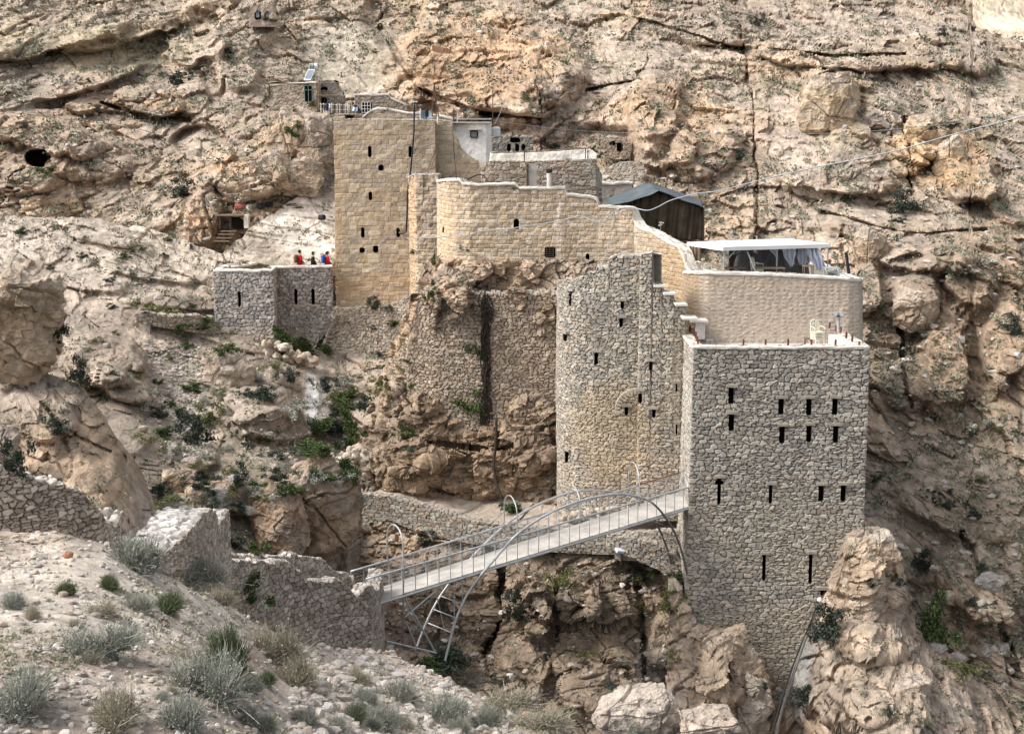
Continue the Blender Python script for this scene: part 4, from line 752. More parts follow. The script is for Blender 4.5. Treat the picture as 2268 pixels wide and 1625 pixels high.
wall('wall', [(598, 103.5), (700, 103.0), (706, 104)], [(598, 187), (650, 184), (700, 182), (706, 184)], 262, st_rubble(0.3, 0.2, cols=BROWN+BEIGE, joint=(0.34, 0.28, 0.22)), t, step=2.2, openings=[(683, 207.5, 16, 36, 'window')], ret=(0.5, 1), seed=81, thick=3.5, rag=0.03, coping='coping', cop_w=0.5, reveal=0.3)
wall('side_wing', [(704, 105.0), (762, 105.0)], [(704, 179), (740, 178), (762, 212)], 262, st_rubble(0.3, 0.2, cols=BROWN+GREYS, joint=(0.34, 0.28, 0.22)), t, step=2.2, openings=[(717, 197, 14, 5, 'window'), (717, 226, 10, 20, 'doorway')], ret=(0.2, 1), seed=82, thick=1.5, rag=0.05)
M['green_paint'] = mat('green_paint', (0.13, 0.20, 0.19), 0.5)
b = MB(); p = P(683, 207.5, 102.95)
for dx in (-0.27, 0, 0.27): b.box(p+np.array([dx, 0, 0]), (0.045, 0.05, 1.2))
for dz in (-0.58, 0.25, 0.56): b.box(p+np.array([0, -0.01, dz]), (0.5, 0.04, 0.05))
b.build('window_frame', M['green_paint'], t)
t = building('stone_hut', 825, 250, 101, 'stone hut with a white gridded window right of the hermitage', 'hut', hut)
wall('wall', [(786, 101), (900, 101)], [(786, 209), (862, 209), (864, 216), (880, 222), (900, 232)], 275, st_rubble(0.3, 0.2, cols=BROWN+[(0.46, 0.40, 0.37)], joint=(0.34, 0.28, 0.22)), t, step=2.2, openings=[(811, 238, 18, 22, 'window')], ret=(1, 1), seed=84, thick=2.5, rag=0.03, coping='coping', cop_w=0.3, reveal=0.3)
M['white_paint'] = mat('white_paint', (0.75, 0.74, 0.72), 0.5, var=0.05)
b = MB(); p = P(811, 238, 100.95)
for k in range(4): b.box(p+np.array([-0.3+0.2*k, 0, 0]), (0.04, 0.05, 0.74))
for k in range(4): b.box(p+np.array([0, -0.008, -0.36+0.24*k]), (0.6, 0.04, 0.035))
b.build('window_frame', M['white_paint'], t)
t = building('cave_chapel', 590, 48, 117, 'small cave chapel front with two arched windows high on the mountain', 'chapel')
wall('wall', [(552, 117), (612, 117)], [(552, 34), (560, 16), (575, 8), (592, 8), (606, 20), (612, 34)], 60, st_plaster((0.50, 0.40, 0.32), 0.06, 0.25), t, step=2.2, openings=[(570.6, 35, 11, 17), (591.6, 34, 8, 11), (570.6, 26, 7, 4), (591.6, 28, 5, 3)], ret=(1, 1), seed=86, thick=2, op_name='arched_window', reveal=0.25)
M['pane'] = mat('window_pane', (0.30, 0.33, 0.37), 0.3)
for cx, cy, w_, h_ in ((570.6, 31, 9, 15), (591.6, 33, 7, 10)):
    p = P(cx, cy, 117.12); m_ = 117/F
    MB().box(p, (w_*m_*0.8, 0.03, h_*m_)).build('window_pane', M['pane'], t)
# ------------------------------------------------------------------ footbridge
M['steel'] = mat('steel', (0.46, 0.47, 0.48), 0.45, var=0.25, metal=0.35, scale=6)
M['dark_steel'] = mat('dark_steel', (0.17, 0.15, 0.14), 0.6, var=0.2, metal=0.2)
M['rust'] = mat('rust', (0.16, 0.045, 0.03), 0.8, var=0.3)
M['deck'] = mat('deck_concrete', (0.50, 0.465, 0.42), 0.9, var=0.28, scale=1.5, bump=0.01)
NA, NB = P(811, 1282, 47.3), P(1537, 1075.4, 57.2)
FA, FB = P(777, 1265, 48.6), P(1519, 1043, 59.0)
def LN(s): return NA+(NB-NA)*s
def LF(s): return FA+(FB-FA)*s
def s_at(L, x):
    lo, hi = -0.1, 1.1
    for _ in range(40):
        m = (lo+hi)/2
        if proj(L(m))[0] < x: lo = m
        else: hi = m
    return lo
br = empty('footbridge', P(1180, 1250, 55), 'long steel footbridge with two tubular arches and wire railings spanning the ravine', 'bridge')
dn = np.array([0, 0, -0.93])
def RH(s): return 1.0-0.12*s           # railing height shrinks a little towards the tower
n = 60; top = []
for L in (LN, LF): top.append([L(s)+dn*RH(s) for s in np.linspace(0.02, 1, n)])
v = [p for r in top for p in r]+[p+np.array([0, 0, -0.12]) for r in top for p in r]
f = [(i, i+1, n+i+1, n+i) for i in range(n-1)]+[(2*n+i, 3*n+i, 3*n+i+1, 2*n+i+1) for i in range(n-1)]+[(i, 2*n+i, 2*n+i+1, i+1) for i in range(n-1)]+[(n+i, n+i+1, 3*n+i+1, 3*n+i) for i in range(n-1)]+[(0, n, 3*n, 2*n), (n-1, 3*n-1, 4*n-1, 2*n-1)]
MB().add(v, f).build('deck', M['deck'], br)
for L in (LN, LF):
    MB().tube([L(s)+dn*RH(s)*1.11 for s in np.linspace(0.0, 1, 30)], 0.05, 6).build('edge_beam', M['steel'], br)
    MB().tube([L(s) for s in np.linspace(0, 1, 30)], 0.038, 8).build('handrail', M['steel'] if L is LN else M['steel'], br, smooth=True)
    w_ = MB()
    for k in range(1, 7): w_.tube([L(s)+dn*RH(s)*k/7 for s in np.linspace(0, 1, 20)], 0.004, 3)
    for s in np.linspace(0, 1, 420): w_.tube([L(s), L(s)+dn*RH(s)], 0.0016, 3)
    w_.build('wire_mesh', M['steel'], br)
    for i, s in enumerate(np.linspace(0.0, 0.995, 32)):
        MB().tube([L(s), L(s)+dn*RH(s)*1.13], 0.019, 6).build('rail_post', M['steel'], br)
MB().tube([LF(s)+np.array([0, 0, 0.01]) for s in np.linspace(0.83, 1, 6)], 0.036, 6).build('rusty_handrail', M['rust'], br)
def on_plane(x, y, L, off=0.0):
    A, B = L(0), L(1); d = B-A; nrm = np.array([d[1], -d[0], 0]); nrm /= np.linalg.norm(nrm)
    r0 = P(x, y, 10.0)-np.array([0, 0, ZC]); o_ = np.array([0, 0, ZC]); A2 = A+nrm*off
    t_ = np.dot(A2-o_, nrm)/np.dot(r0, nrm); return o_+r0*t_
def smooth_pts(pts, k=6):
    out = []; m = len(pts)
    for i in range(m-1):
        p0, p1, p2, p3 = pts[max(i-1, 0)], pts[i], pts[i+1], pts[min(i+2, m-1)]
        for j in range(k):
            t_ = j/k; out.append(0.5*((2*p1)+(p2-p0)*t_+(2*p0-5*p1+4*p2-p3)*t_**2+(3*p1-p0-3*p2+p3)*t_**3))
    return out+[pts[-1]]
an = [(986, 1462), (991, 1441), (1011.5, 1366), (1045, 1299), (1101.5, 1231), (1146, 1182.5), (1214, 1137.5), (1289, 1108), (1364, 1094), (1413, 1100), (1446.5, 1115), (1476.5, 1149), (1499, 1190), (1514, 1235), (1525, 1287.5), (1530, 1315)]
af = [(920, 1440), (948, 1370), (981.5, 1310), (1034, 1246), (1109, 1171), (1173, 1126), (1251.5, 1094), (1311.5, 1086), (1383, 1092), (1422, 1110), (1446, 1143), (1471, 1197), (1484, 1240), (1490, 1285), (1494, 1310)]
AN = smooth_pts([on_plane(x, y, LN, 0.06) for x, y in an]); AF = smooth_pts([on_plane(x, y, LF, -0.06) for x, y in af])
kn, kf = int(len(AN)*0.66), int(len(AF)*0.62)
MB().tube(AN[:kn+1], 0.046, 8).build('arch_tube', M['steel'], br, smooth=True); MB().tube(AN[kn:], 0.046, 8).build('arch_foot', M['dark_steel'], br, smooth=True)
MB().tube(AF[:kf+1], 0.046, 8).build('arch_tube', M['steel'], br, smooth=True); MB().tube(AF[kf:], 0.046, 8).build('arch_foot', M['dark_steel'], br, smooth=True)
for x, hl in ((893.4, 0.85), (1145.8, 0.75), (1285, 0.42), (1415.8, 0.70), (1525, -0.35)):
    s = s_at(LN, x); a_, b_ = LN(s), LF(s-0.004); c_ = (a_+b_)/2; r_ = (b_-a_)/2; R = 0.62
    pts = [a_+dn*0.2 if x != 893.4 else on_plane(893.4, 1434, LN), a_]+[c_-r_*math.cos(q)+np.array([0, 0, hl+R*math.sin(q)]) for q in np.linspace(0, math.pi, 14)]+[b_+dn*0.2]
    MB().tube(pts, 0.024 if x != 893.4 else 0.032, 7).build('hoop', M['steel'], br, smooth=True)
sup = [((850, 1335), (850, 1417), 'F', 0.04), ((897, 1325), (963, 1441), 'N', 0.035), ((899, 1377), (923, 1434), 'N', 0.03), ((897, 1366), (966.5, 1306), 'N', 0.03), ((976, 1319), (1026, 1338), 'M', 0.025), ((961, 1349), (1011, 1368), 'M', 0.025), ((948, 1379), (1004, 1402), 'M', 0.025),
       ((1006, 1290), (1006, 1366), 'N', 0.02), ((1024.6, 1284), (1024.6, 1336), 'N', 0.02), ((856, 1419), (966, 1445), 'N', 0.035), ((1538, 1122), (1538, 1240), 'N', 0.035), ((1514, 1214), (1533, 1134), 'N', 0.02), ((965, 1310), (985, 1395), 'F', 0.02), ((1452, 1155), (1484, 1168), 'M', 0.02), ((1466, 1188), (1499, 1200), 'M', 0.02), ((1478, 1222), (1512, 1238), 'M', 0.02), ((940, 1400), (900, 1350), 'F', 0.025)]
for (x0, y0), (x1, y1), k, r in sup:
    La, Lb = (LF, LN) if k == 'M' else ((LF, LF) if k == 'F' else (LN, LN))
    MB().tube([on_plane(x0, y0, La), on_plane(x1, y1, Lb)], r, 6).build('support_brace', M['steel'] if x0 < 1400 else M['dark_steel'], br)
# ------------------------------------------------------------------ cables
M['cable'] = mat('cable', (0.36, 0.39, 0.43), 0.5, var=0.1); M['wire'] = mat('wire', (0.12, 0.11, 0.10), 0.7); M['black'] = mat('black_rubber', (0.025, 0.025, 0.028), 0.7)
def cable(name, pts, r, m, label, cat='cable', n=5):
    ps = smooth_pts([P(*q) for q in pts], 5); o = MB().tube(ps, r, n).build(name, m, smooth=True); tag(o, label, cat); return o
cable('overhead_cable', [(2330, 240, 50), (2268, 257, 51), (2200, 275, 52), (2100, 301, 53.5), (2000, 330, 55), (1900, 352, 56.5), (1800, 372, 58), (1700, 395, 59), (1595, 422, 60), (1539, 429.5, 60.8), (1485.5, 444, 61.5), (1456, 459, 62), (1432, 466, 62.5), (1396, 459, 63.4), (1367, 464, 64), (1346, 481, 64.5), (1328, 489, 64.8), (1307, 486, 65.2), (1287, 478.5, 65.5), (1272, 481, 65.6), (1218, 493, 66.5), (1138, 505, 66.8), (1111, 508, 67), (1064, 512.6, 67.2), (1049, 517, 67.3), (1037, 524.5, 67.4), (1019, 520, 67.6), (966, 526, 69), (933, 526, 70), (900, 528, 74)], 0.024, M['cable'], 'thick twisted grey cable sagging from the upper right across the cream church wall')
cable('hanging_hose', [(1360, 468, 64.0), (1362, 490, 66.2), (1352, 520, 66.9), (1345, 555, 66.9), (1335, 580, 66.9), (1322, 600, 66.9)], 0.022, M['cable'], 'pair of pale hoses hanging down the cream church wall above the bastion', 'hose')
cable('thin_wire', [(1105, 270, 83), (1300, 291, 83), (1500, 296, 80), (1800, 297, 76), (2050, 280, 72), (2330, 245, 68)], 0.012, M['cable'], 'thin wire running level across the mountainside right of the white cabin', 'wire', 3)
cable('thin_wire', [(-60, 240, 78), (130, 262, 79), (300, 285, 80), (420, 325, 81), (560, 385, 82), (736, 470, 82)], 0.014, M['wire'], 'thin dark wire sagging over the left slope to the old tower', 'wire', 3)
cable('thin_wire', [(1096, 275, 83.5), (1115, 230, 90), (1142, 130, 97), (1160, 75, 103)], 0.016, M['cable'], 'pale wire climbing steeply from the white cabin up the orange cliff', 'wire', 3)
cable('drain_pipe', [(918, 226, 81.2), (916, 303, 81.1), (908, 388, 81.0), (903, 423, 80.8), (902, 458, 80.8), (900, 512, 80.9)], 0.05, M['black'], 'long black pipe down the right side of the old tan tower', 'pipe')
cable('short_hose', [(901, 512, 80.8), (895, 516, 80.9), (884, 518, 81.0)], 0.035, M['black'], 'short black hose bending from the black pipe into a tower window', 'hose')
cable('thin_wire', [(1003, 288, 81.4), (1006, 340, 81.3), (1010.7, 392, 81.3)], 0.02, M['black'], 'thin black wire down the stepped right shoulder of the old tower', 'wire', 4)
cable('loop_hose', [(1025, 402, 69), (1035, 398, 70), (1058, 387.4, 71), (1073, 390.7, 71), (1082, 404, 70)], 0.03, M['black'], 'black hose arched on the roof behind the cream church wall', 'hose')
cable('white_pipe', [(907, 400, 78.6), (909, 391, 78.4), (920, 387, 78.2), (948, 385, 78.2)], 0.05, M['cable'], 'pale pipe lying along the top of the tower buttress', 'pipe')
cable('ravine_pipe', [(1815, 1332, 56.2), (1800, 1372, 55.6), (1778, 1430, 54.6), (1752, 1510, 53.6), (1730, 1580, 52.6), (1715, 1645, 51.6)], 0.06, M['dark_steel'], 'thick grey pipe running down the gully from the foot of the big tower', 'pipe', 8)
cable('ravine_pipe', [(1808, 1345, 55.8), (1790, 1390, 55.2), (1765, 1450, 54.3), (1740, 1520, 53.3), (1722, 1580, 52.4), (1704, 1640, 51.5)], 0.035, M['black'], 'thin dark pipe running beside the thick one down the tower gully', 'pipe', 6)
# dead vine on the crag and its tail
rr = random.Random(4); v_ = MB()
for k in range(110):
    x0 = 1074+rr.gauss(0, 3.2); y0 = rr.uniform(632, 900); L_ = rr.uniform(25, 110); pts = []; dx = rr.gauss(0, 5)
    for j in range(7):
        t_ = j/6; yy = y0+L_*t_; pts.append(P(x0+dx*math.sin(t_*rr.uniform(2, 4))+rr.uniform(-2.5, 2.5)+4*(yy-632)/300, min(yy, 950), 65.42-0.20*rr.random()))
    v_.tube(pts, rr.uniform(0.012, 0.045), 4)
for k in range(70):
    x0 = 1076+rr.gauss(0, 5); y0 = rr.uniform(640, 930); p0 = P(x0, y0, 65.3); v_.tube([p0, P(x0+rr.uniform(-16, 16), y0+rr.uniform(-8, 14), 65.1-0.2*rr.random())], 0.012, 3)
M['vine'] = mat('vine', (0.045, 0.035, 0.028), 0.95, var=0.3)
tag(v_.build('dead_vine', M['vine']), 'dark dead vine hanging in a long strip down the rubble wall of the crag', 'vine')
cable('crag_pipe', [(1100, 925, 64.0), (1098, 980, 63.9), (1094, 1030, 63.7), (1100, 1070, 63.5), (1112, 1105, 63.2)], 0.07, M['vine'], 'dark drooping pipe trailing down the bare rock below the dead vine', 'pipe')
# ------------------------------------------------------------------ goat-hair tent
tt = empty('tent', P(1460, 520, 72), 'big black goat hair tent with a blue grey peaked roof behind the cream church wall', 'tent')
def sheetmesh(name, fn, nu, nv, mtl, parent, thick=0.03):
    V = np.array([[fn(i/(nu-1), j/(nv-1)) for i in range(nu)] for j in range(nv)], float)
    o = link(name, npmesh(name, V, gridq(nv, nu), smooth=True), mtl, parent)
    md = o.modifiers.new('thickness', 'SOLIDIFY'); md.thickness = thick; return o
M['tent_roof'] = mat('tent_roof', (0.095, 0.115, 0.125), 0.75, var=0.3, scale=1.2, bump=0.03, bscale=3)
M['tent_wall'] = mat('tent_wall', (0.060, 0.046, 0.030), 0.95, var=0.45, scale=1.6, bump=0.04, bscale=4)
fx = [1332, 1350, 1395, 1440, 1458, 1490, 1525, 1558]; fy = [453, 452, 446, 430, 421, 432, 447, 457]
bx = [1345, 1362, 1395, 1424, 1440, 1475, 1520, 1556]; by = [440, 432, 418, 407, 405, 415, 431, 444]
def roof(u, v):
    k = u*7; xf = np.interp(k, range(8), fx); yf = np.interp(k, range(8), fy); xb = np.interp(k, range(8), bx); yb_ = np.interp(k, range(8), by)
    a_ = P(xf, yf+1.3*abs(math.sin(u*13)), 69.5); b_ = P(xb, yb_, 73.0); p = a_*(1-v)+b_*v
    return p+np.array([0, 0, 0.03*math.sin(u*23+v*2)*(1-v)-0.25*math.sin(v*3.14)*0.4])
sheetmesh('roof_cloth', roof, 60, 14, M['tent_roof'], tt)
def broof(u, v):
    k = u*7; xb = np.interp(k, range(8), bx); yb_ = np.interp(k, range(8), by)
    return P(xb, yb_, 73.0)+np.array([0, 3.0*v, -1.3*v])
sheetmesh('rear_roof_cloth', broof, 30, 6, M['tent_roof'], tt)
def tval(u, v):
    x = 1392+u*162; yt_ = np.interp(x, fx, fy)+3; yb_ = np.interp(x, [1392, 1425, 1470, 1510, 1552], [470, 505, 522, 533, 532])
    p = P(x, yt_, 70.0); q = P(x, yb_, 70.0); r_ = p*(1-v)+q*v
    return r_+np.array([0, 0.07*math.sin(u*21+1.6*math.sin(v*3))+0.05*math.sin(u*47+2*v)+0.03*math.sin(u*90+v*5), 0])
sheetmesh('curtain', tval, 110, 16, M['tent_wall'], tt)
def tside(u, v):
    p = P(1555, 460, 70.0); q = P(1551, 533, 70.0); r_ = p*(1-v)+q*v
    return r_+np.array([0.12*math.sin(u*19)+0.03, u*4.0, 0])
sheetmesh('side_curtain', tside, 40, 10, M['tent_wall'], tt)
for x, y0, y1, Y in ((1558, 458, 535, 69.9), (1400, 447, 480, 69.9), (1458, 430, 520, 71)):
    MB().tube([P(x, y0, Y), P(x, y1, Y)], 0.05, 6).build('tent_pole', M['dark_wood'], tt)
MB().box(P(1500, 536, 69.9), (3.0, 0.12, 0.14)).build('base_plank', M['dark_wood'], tt)
tag(cable('guy_rope', [(1558, 458, 69.8), (1580, 485, 69.5), (1640, 534, 68)], 0.012, M['cable'], 'thin guy rope from the right corner of the black tent', 'rope', 3), None)
w_ = MB(); p = P(1464, 496, 69.7)
w_.box(p+np.array([0.02, 0, 0.06]), (0.24, 0.04, 0.05), tilt=(0, 0.1, 0)); w_.box(p+np.array([-0.04, 0, -0.05]), (0.2, 0.04, 0.05), tilt=(0, -0.2, 0)); w_.box(p+np.array([-0.02, 0.0, 0]), (0.05, 0.04, 0.26), tilt=(0, 0.3, 0)); w_.tube([p+np.array([0, 0, -0.1]), p+np.array([0, 0.3, -0.4])], 0.015, 4)
tag(w_.build('white_bracket', M['white_paint']), 'small white metal bracket hanging in front of the black tent curtain', 'bracket')
# ------------------------------------------------------------------ pergola on the upper terrace
pg = empty('pergola', P(1690, 640, 65), 'white flat roofed pergola shading the upper terrace', 'pergola')
M['white_roof'] = mat('white_roof', (0.80, 0.80, 0.80), 0.6, var=0.05, scale=1.0)
M['wood'] = mat('weathered_wood', (0.20, 0.145, 0.10), 0.9, var=0.3)
cs = [P(1523, 540, 65.2), P(1602, 551, 62.3), P(1838, 546, 64.0), P(1742, 534, 67.5)]
zr = P(1602, 551, 62.3)[2]; cs = [np.array([c[0], c[1], zr]) for c in cs]
cen = sum(cs)/4
MB().add([c for c in cs]+[c+np.array([0, 0, 0.07]) for c in cs], [(3, 2, 1, 0), (4, 5, 6, 7), (0, 1, 5, 4), (1, 2, 6, 5), (2, 3, 7, 6), (3, 0, 4, 7)]).build('roof_panel', M['white_roof'], pg)
def edge(a, b, nm='fascia'):
    d = b-a; L_ = np.hypot(d[0], d[1]); MB().box((a+b)/2+np.array([0, 0, 0.0]), (L_+0.05, 0.06, 0.17), rz=math.atan2(d[1], d[0])).build(nm, M['white_roof'], pg)
for i in range(4): edge(cs[i], cs[(i+1) % 4])
zfl = P(1700, 606, 61)[2]-1.0
def post(x, Y, nm='pergola_post', r=0.05, m='steel', z0=None, top=None):
    p = P(x, 560, Y); MB().tube([(p[0], p[1], zfl if z0 is None else z0), (p[0], p[1], zr-0.08 if top is None else top)], r, 8).build(nm, M[m], pg)
for x, Y, r, m in ((1535, 64.6, 0.07, 'wood'), (1541, 64.2, 0.08, 'wood'), (1549, 64.0, 0.08, 'wood'), (1619, 66, 0.11, 'dark_wood'), (1721, 63.6, 0.035, 'steel'), (1834, 64.1, 0.025, 'steel'), (1604, 62.7, 0.03, 'steel'), (1742, 67.2, 0.05, 'steel')): post(x, Y, r=r, m=m)
for a_, b_ in (((1655, 556, 62.8), (1674, 604, 62.6)), ((1591, 556, 63), (1602, 583, 63)), ((1602, 583, 63), (1628, 556, 63)), ((1600, 575, 66), (1640, 556, 66))):
    MB().tube([P(*a_), P(*b_)], 0.03, 6).build('brace', M['steel'], pg)
MB().box(P(1700, 550, 65), (4.6, 0.08, 0.10)).build('roof_beam', M['dark_wood'], pg)
MB().box(P(1660, 551, 64), (0.08, 4, 0.10)).build('roof_beam', M['dark_wood'], pg)
fl = MB(); fl.box((P(1700, 640, 65)[0], 64.9, zfl-0.1), (6.2, 6.4, 0.2)); fl.build('terrace_floor', M['concrete'], bpy.data.objects['terrace_block'])
M['grey_tarp'] = mat('grey_tarp', (0.13, 0.125, 0.13), 0.8, var=0.4, scale=0.8)
M['plastic'] = mat('white_plastic', (0.62, 0.65, 0.74), 0.45, var=0.12, scale=2); M['ivory'] = mat('ivory_plastic', (0.78, 0.73, 0.60), 0.5, var=0.04)
def tarp(u, v):
    x = 1622+u*170; p = P(x, 553, 66.2); p[2] = zr-0.1; return p+np.array([0.05*math.sin(v*9), 0.14*math.sin(u*23+v*2)+0.06*math.sin(u*51), -v*(1.62+0.10*math.sin(u*9))])
o = sheetmesh('tarpaulin', tarp, 80, 12, M['grey_tarp'], None, 0.01); tag(o, 'dark grey tarpaulin hung along the back of the white pergola', 'tarp')
def billow(x0, x1, x2, x3, yb_, Y, amp):
    def fn(u, v):
        xa = x0+(x1-x0)*u; xb_ = x2+(x3-x2)*u; x = xa+(xb_-xa)*v; p = P(x, 555, Y); p[2] = zr-0.12-v*((yb_-553)/F*Y)*(1-0.25*abs(u-0.5))
        return p+np.array([0.03*math.sin(v*8+u*5), amp*math.sin(u*19+v*4)-0.5*amp*math.sin(v*3.1), 0.05*math.sin(u*22)*v])
    return fn
for q in ((('torn white plastic sheet hanging in folds near the middle of the pergola'), billow(1728, 1763, 1748, 1760, 597, 64.5, 0.10)), ('torn white plastic sheet billowing to the right edge of the pergola', billow(1783, 1815, 1806, 1832, 603, 64.0, 0.13)), ('short white plastic strip blowing under the middle of the pergola roof', billow(1700, 1718, 1716, 1722, 574, 64.8, 0.06)), ('grey white plastic sheet sagging behind the billowing one', billow(1765, 1788, 1768, 1790, 596, 65.2, 0.08))):
    tag(sheetmesh('plastic_sheet', q[1], 40, 16, M['plastic'], None, 0.008), q[0], 'plastic sheet', 'plastic sheets hanging from the pergola')
# chairs
def chair(loc, rz, label, m='ivory', stack=1, group='plastic chairs on the terraces'):
    r = empty('plastic_chair', loc, label, 'chair', group, rz)
    b = MB()
    for k in range(stack): b.box((0, 0, 0.43+0.07*k), (0.44, 0.42, 0.035))
    b.build('seat', M[m], r, world=False)
    for sx in (-1, 1):
        for sy in (-1, 1): MB().tube([(sx*0.19, sy*0.18, 0.43), (sx*0.23, sy*0.23, 0)], 0.024, 6).build('leg', M[m], r, world=False)
    b = MB(); z1 = 0.07*(stack-1)
    b.tube([(-0.2, 0.19, 0.42+z1*0), (-0.21, 0.25, 0.68+z1), (-0.17, 0.28, 0.88+z1), (0, 0.29, 0.93+z1), (0.17, 0.28, 0.88+z1), (0.21, 0.25, 0.68+z1), (0.2, 0.19, 0.42)], 0.022, 6)
    for x in (-0.11, -0.04, 0.04, 0.11): b.tube([(x, 0.2, 0.45+z1), (x, 0.28, 0.9+z1)], 0.014, 5)
    b.build('backrest', M[m], r, world=False)
    for sx in (-1, 1): MB().tube([(sx*0.22, -0.18, 0.43), (sx*0.25, -0.16, 0.64+z1), (sx*0.24, 0.2, 0.66+z1)], 0.02, 6).build('armrest', M[m], r, world=False)
    return r
def onz(x, Y, z): q = P(x, 600, Y); return (q[0], q[1], z)
chair(onz(1574, 63.0, zfl+0.32), 0.4, 'white plastic chair beside the wooden posts at the left end of the pergola')
chair(onz(1553, 63.6, zfl+0.4), 2.4, 'white plastic chair half hidden between the wooden pergola posts')
chair(onz(1598, 64.3, zfl+0.2), -0.6, 'white plastic chair below the V shaped pergola brace')
chair(onz(1677, 64.6, zfl+0.35), 1.9, 'stack of white plastic chairs right of the slanting pergola pole', stack=3)
ztf = P(1700, 768, 57)[2]-0.42
c0 = P(1815, 756, 58.9); chair((c0[0], 59.3, ztf), 0.35, 'tall stack of ivory plastic chairs on the lower terrace of the big tower', stack=5)
# tables and stools
def table(x, Y, z, w, d, h, m, label, rz=0.0, name='table', cat='table'):
    r = empty(name, onz(x, Y, z), label, cat, None, rz); MB().box((0, 0, h), (w, d, 0.04)).build('tabletop', M[m], r, world=False)
    for sx in (-1, 1):
        for sy in (-1, 1): MB().tube([(sx*(w/2-0.05), sy*(d/2-0.05), h-0.02), (sx*(w/2-0.03), sy*(d/2-0.03), 0)], 0.022, 6).build('leg', M[m], r, world=False)
table(1703, 63.2, zfl+0.33, 1.35, 0.7, 0.72, 'wood', 'long wooden table behind the parapet under the middle of the pergola')
table(1842, 62.6, zfl+0.38, 0.66, 0.6, 0.72, 'steel', 'small grey metal table outside the right end of the pergola')
table(1790, 63.0, zfl+0.45, 0.5, 0.45, 0.70, 'wood', 'small brown wooden table below the billowing plastic sheet')
table(1628, 64.2, zfl+0.3, 0.9, 0.5, 0.66, 'wood', 'low brown wooden bench table beside the black pergola post')
table(1575, 59.8, ztf, 0.28, 0.28, 0.3, 'steel', 'small grey stool at the left end of the lower tower terrace', name='stool', cat='stool')
table(1795, 60.0, ztf, 0.34, 0.3, 0.34, 'wood', 'brown wooden stool left of the ivory chair stack', name='stool', cat='stool')
M['black_cloth'] = mat('black_cloth', (0.06, 0.052, 0.046), 0.95)
table(1736, 58.3, ztf, 1.05, 0.5, 0.22, 'black_cloth', 'low dark bench with a sloping board lying on the lower tower terrace', name='bench', cat='bench')
o = MB().tube([onz(1599, 57.9, ztf), onz(1599, 57.9, ztf+0.5)], 0.012, 5).build('thin_rod', M['steel']); tag(o, 'thin grey rod standing near the left of the lower tower terrace', 'rod')
o = MB().tube([P(1874, 560, 62), P(1880, 606, 62)], 0.07, 8).build('black_post', M['black']); tag(o, 'leaning black post at the right end of the upper terrace wall', 'post')
# searchlight on its pipe
sl = empty('searchlight', onz(1857, 58.6, ztf+0.4), 'grey twin searchlight on a steel pipe behind the ivory chairs', 'lamp'); p = P(1857, 735, 58.6)
MB().tube([p, P(1857, 702, 58.6)], 0.075, 8).build('pipe', M['steel'], sl)
MB().box(P(1857, 699, 58.6), (0.34, 0.12, 0.08)).build('crossbar', M['dark_steel'], sl)
for x in (1850, 1864): MB().tube([P(x, 696, 58.45), P(x, 695, 58.8)], 0.09, 10).build('lamp_head', M['steel'], sl)
MB().tube([P(1855, 694, 58.6), P(1856, 685, 58.6)], 0.03, 6).build('lamp_bracket', M['steel'], sl)
# rusty pipe stubs along the parapet
stubs = [(1528, 727, 60.6), (1536, 732, 59.9), (1541, 741, 59.0), (1543.5, 750, 58.3), (1545.5, 759, 57.6), (1646.5, 757, 57.2), (1695.5, 757, 57.2), (1745.5, 757, 57.2), (1797, 757.5, 57.2), (1850.5, 758, 57.2), (1903, 762, 57.2), (1837.5, 719, 60.4), (1851.5, 726, 59.9), (1862, 729, 59.5), (1874.5, 741, 58.7), (1887.5, 748, 58.1)]
ORD = ['first', 'second', 'third', 'fourth', 'fifth', 'sixth']
for i_, (x, y, Y) in enumerate(stubs):
    slab_ = 'rusty pipe stub, '+(ORD[i_]+' from the back on the left parapet of the tower terrace' if i_ < 5 else ORD[i_-5]+' from the left on the front parapet of the tower' if i_ < 11 else ORD[i_-11]+' from the back on the right parapet of the tower terrace')
    p = P(x, y, Y); e = empty('pipe_stub', p-np.array([0, 0, 0.13]), slab_, 'pipe', 'rusty pipe stubs along the tower parapet')
    MB().tube([p-np.array([0, 0, 0.16]), p+np.array([0.004, 0, 0.11])], 0.045, 8).build('pipe', M['rust'], e)
# stair slabs at the top of the bastion and landing
M['slab'] = mat('pale_slab', (0.68, 0.64, 0.58), 0.95, var=0.15, scale=5, bump=0.02)
bs = bpy.data.objects['stone_bastion']
for x, y, Y, w_ in ((1458, 632, 60.5, 0.46), (1482, 649, 60.1, 0.52), (1507, 673, 59.6, 0.5), (1526, 703, 59.2, 0.62), (1546, 709, 60.3, 0.75)):
    MB().box(P(x, y, Y), (w_, 0.95, 0.08)).build('step_slab', M['slab'], bs)
MB().box(P(1549, 731, 60.7), (0.42, 0.6, 0.72)).build('landing_block', M['slab'], bs)
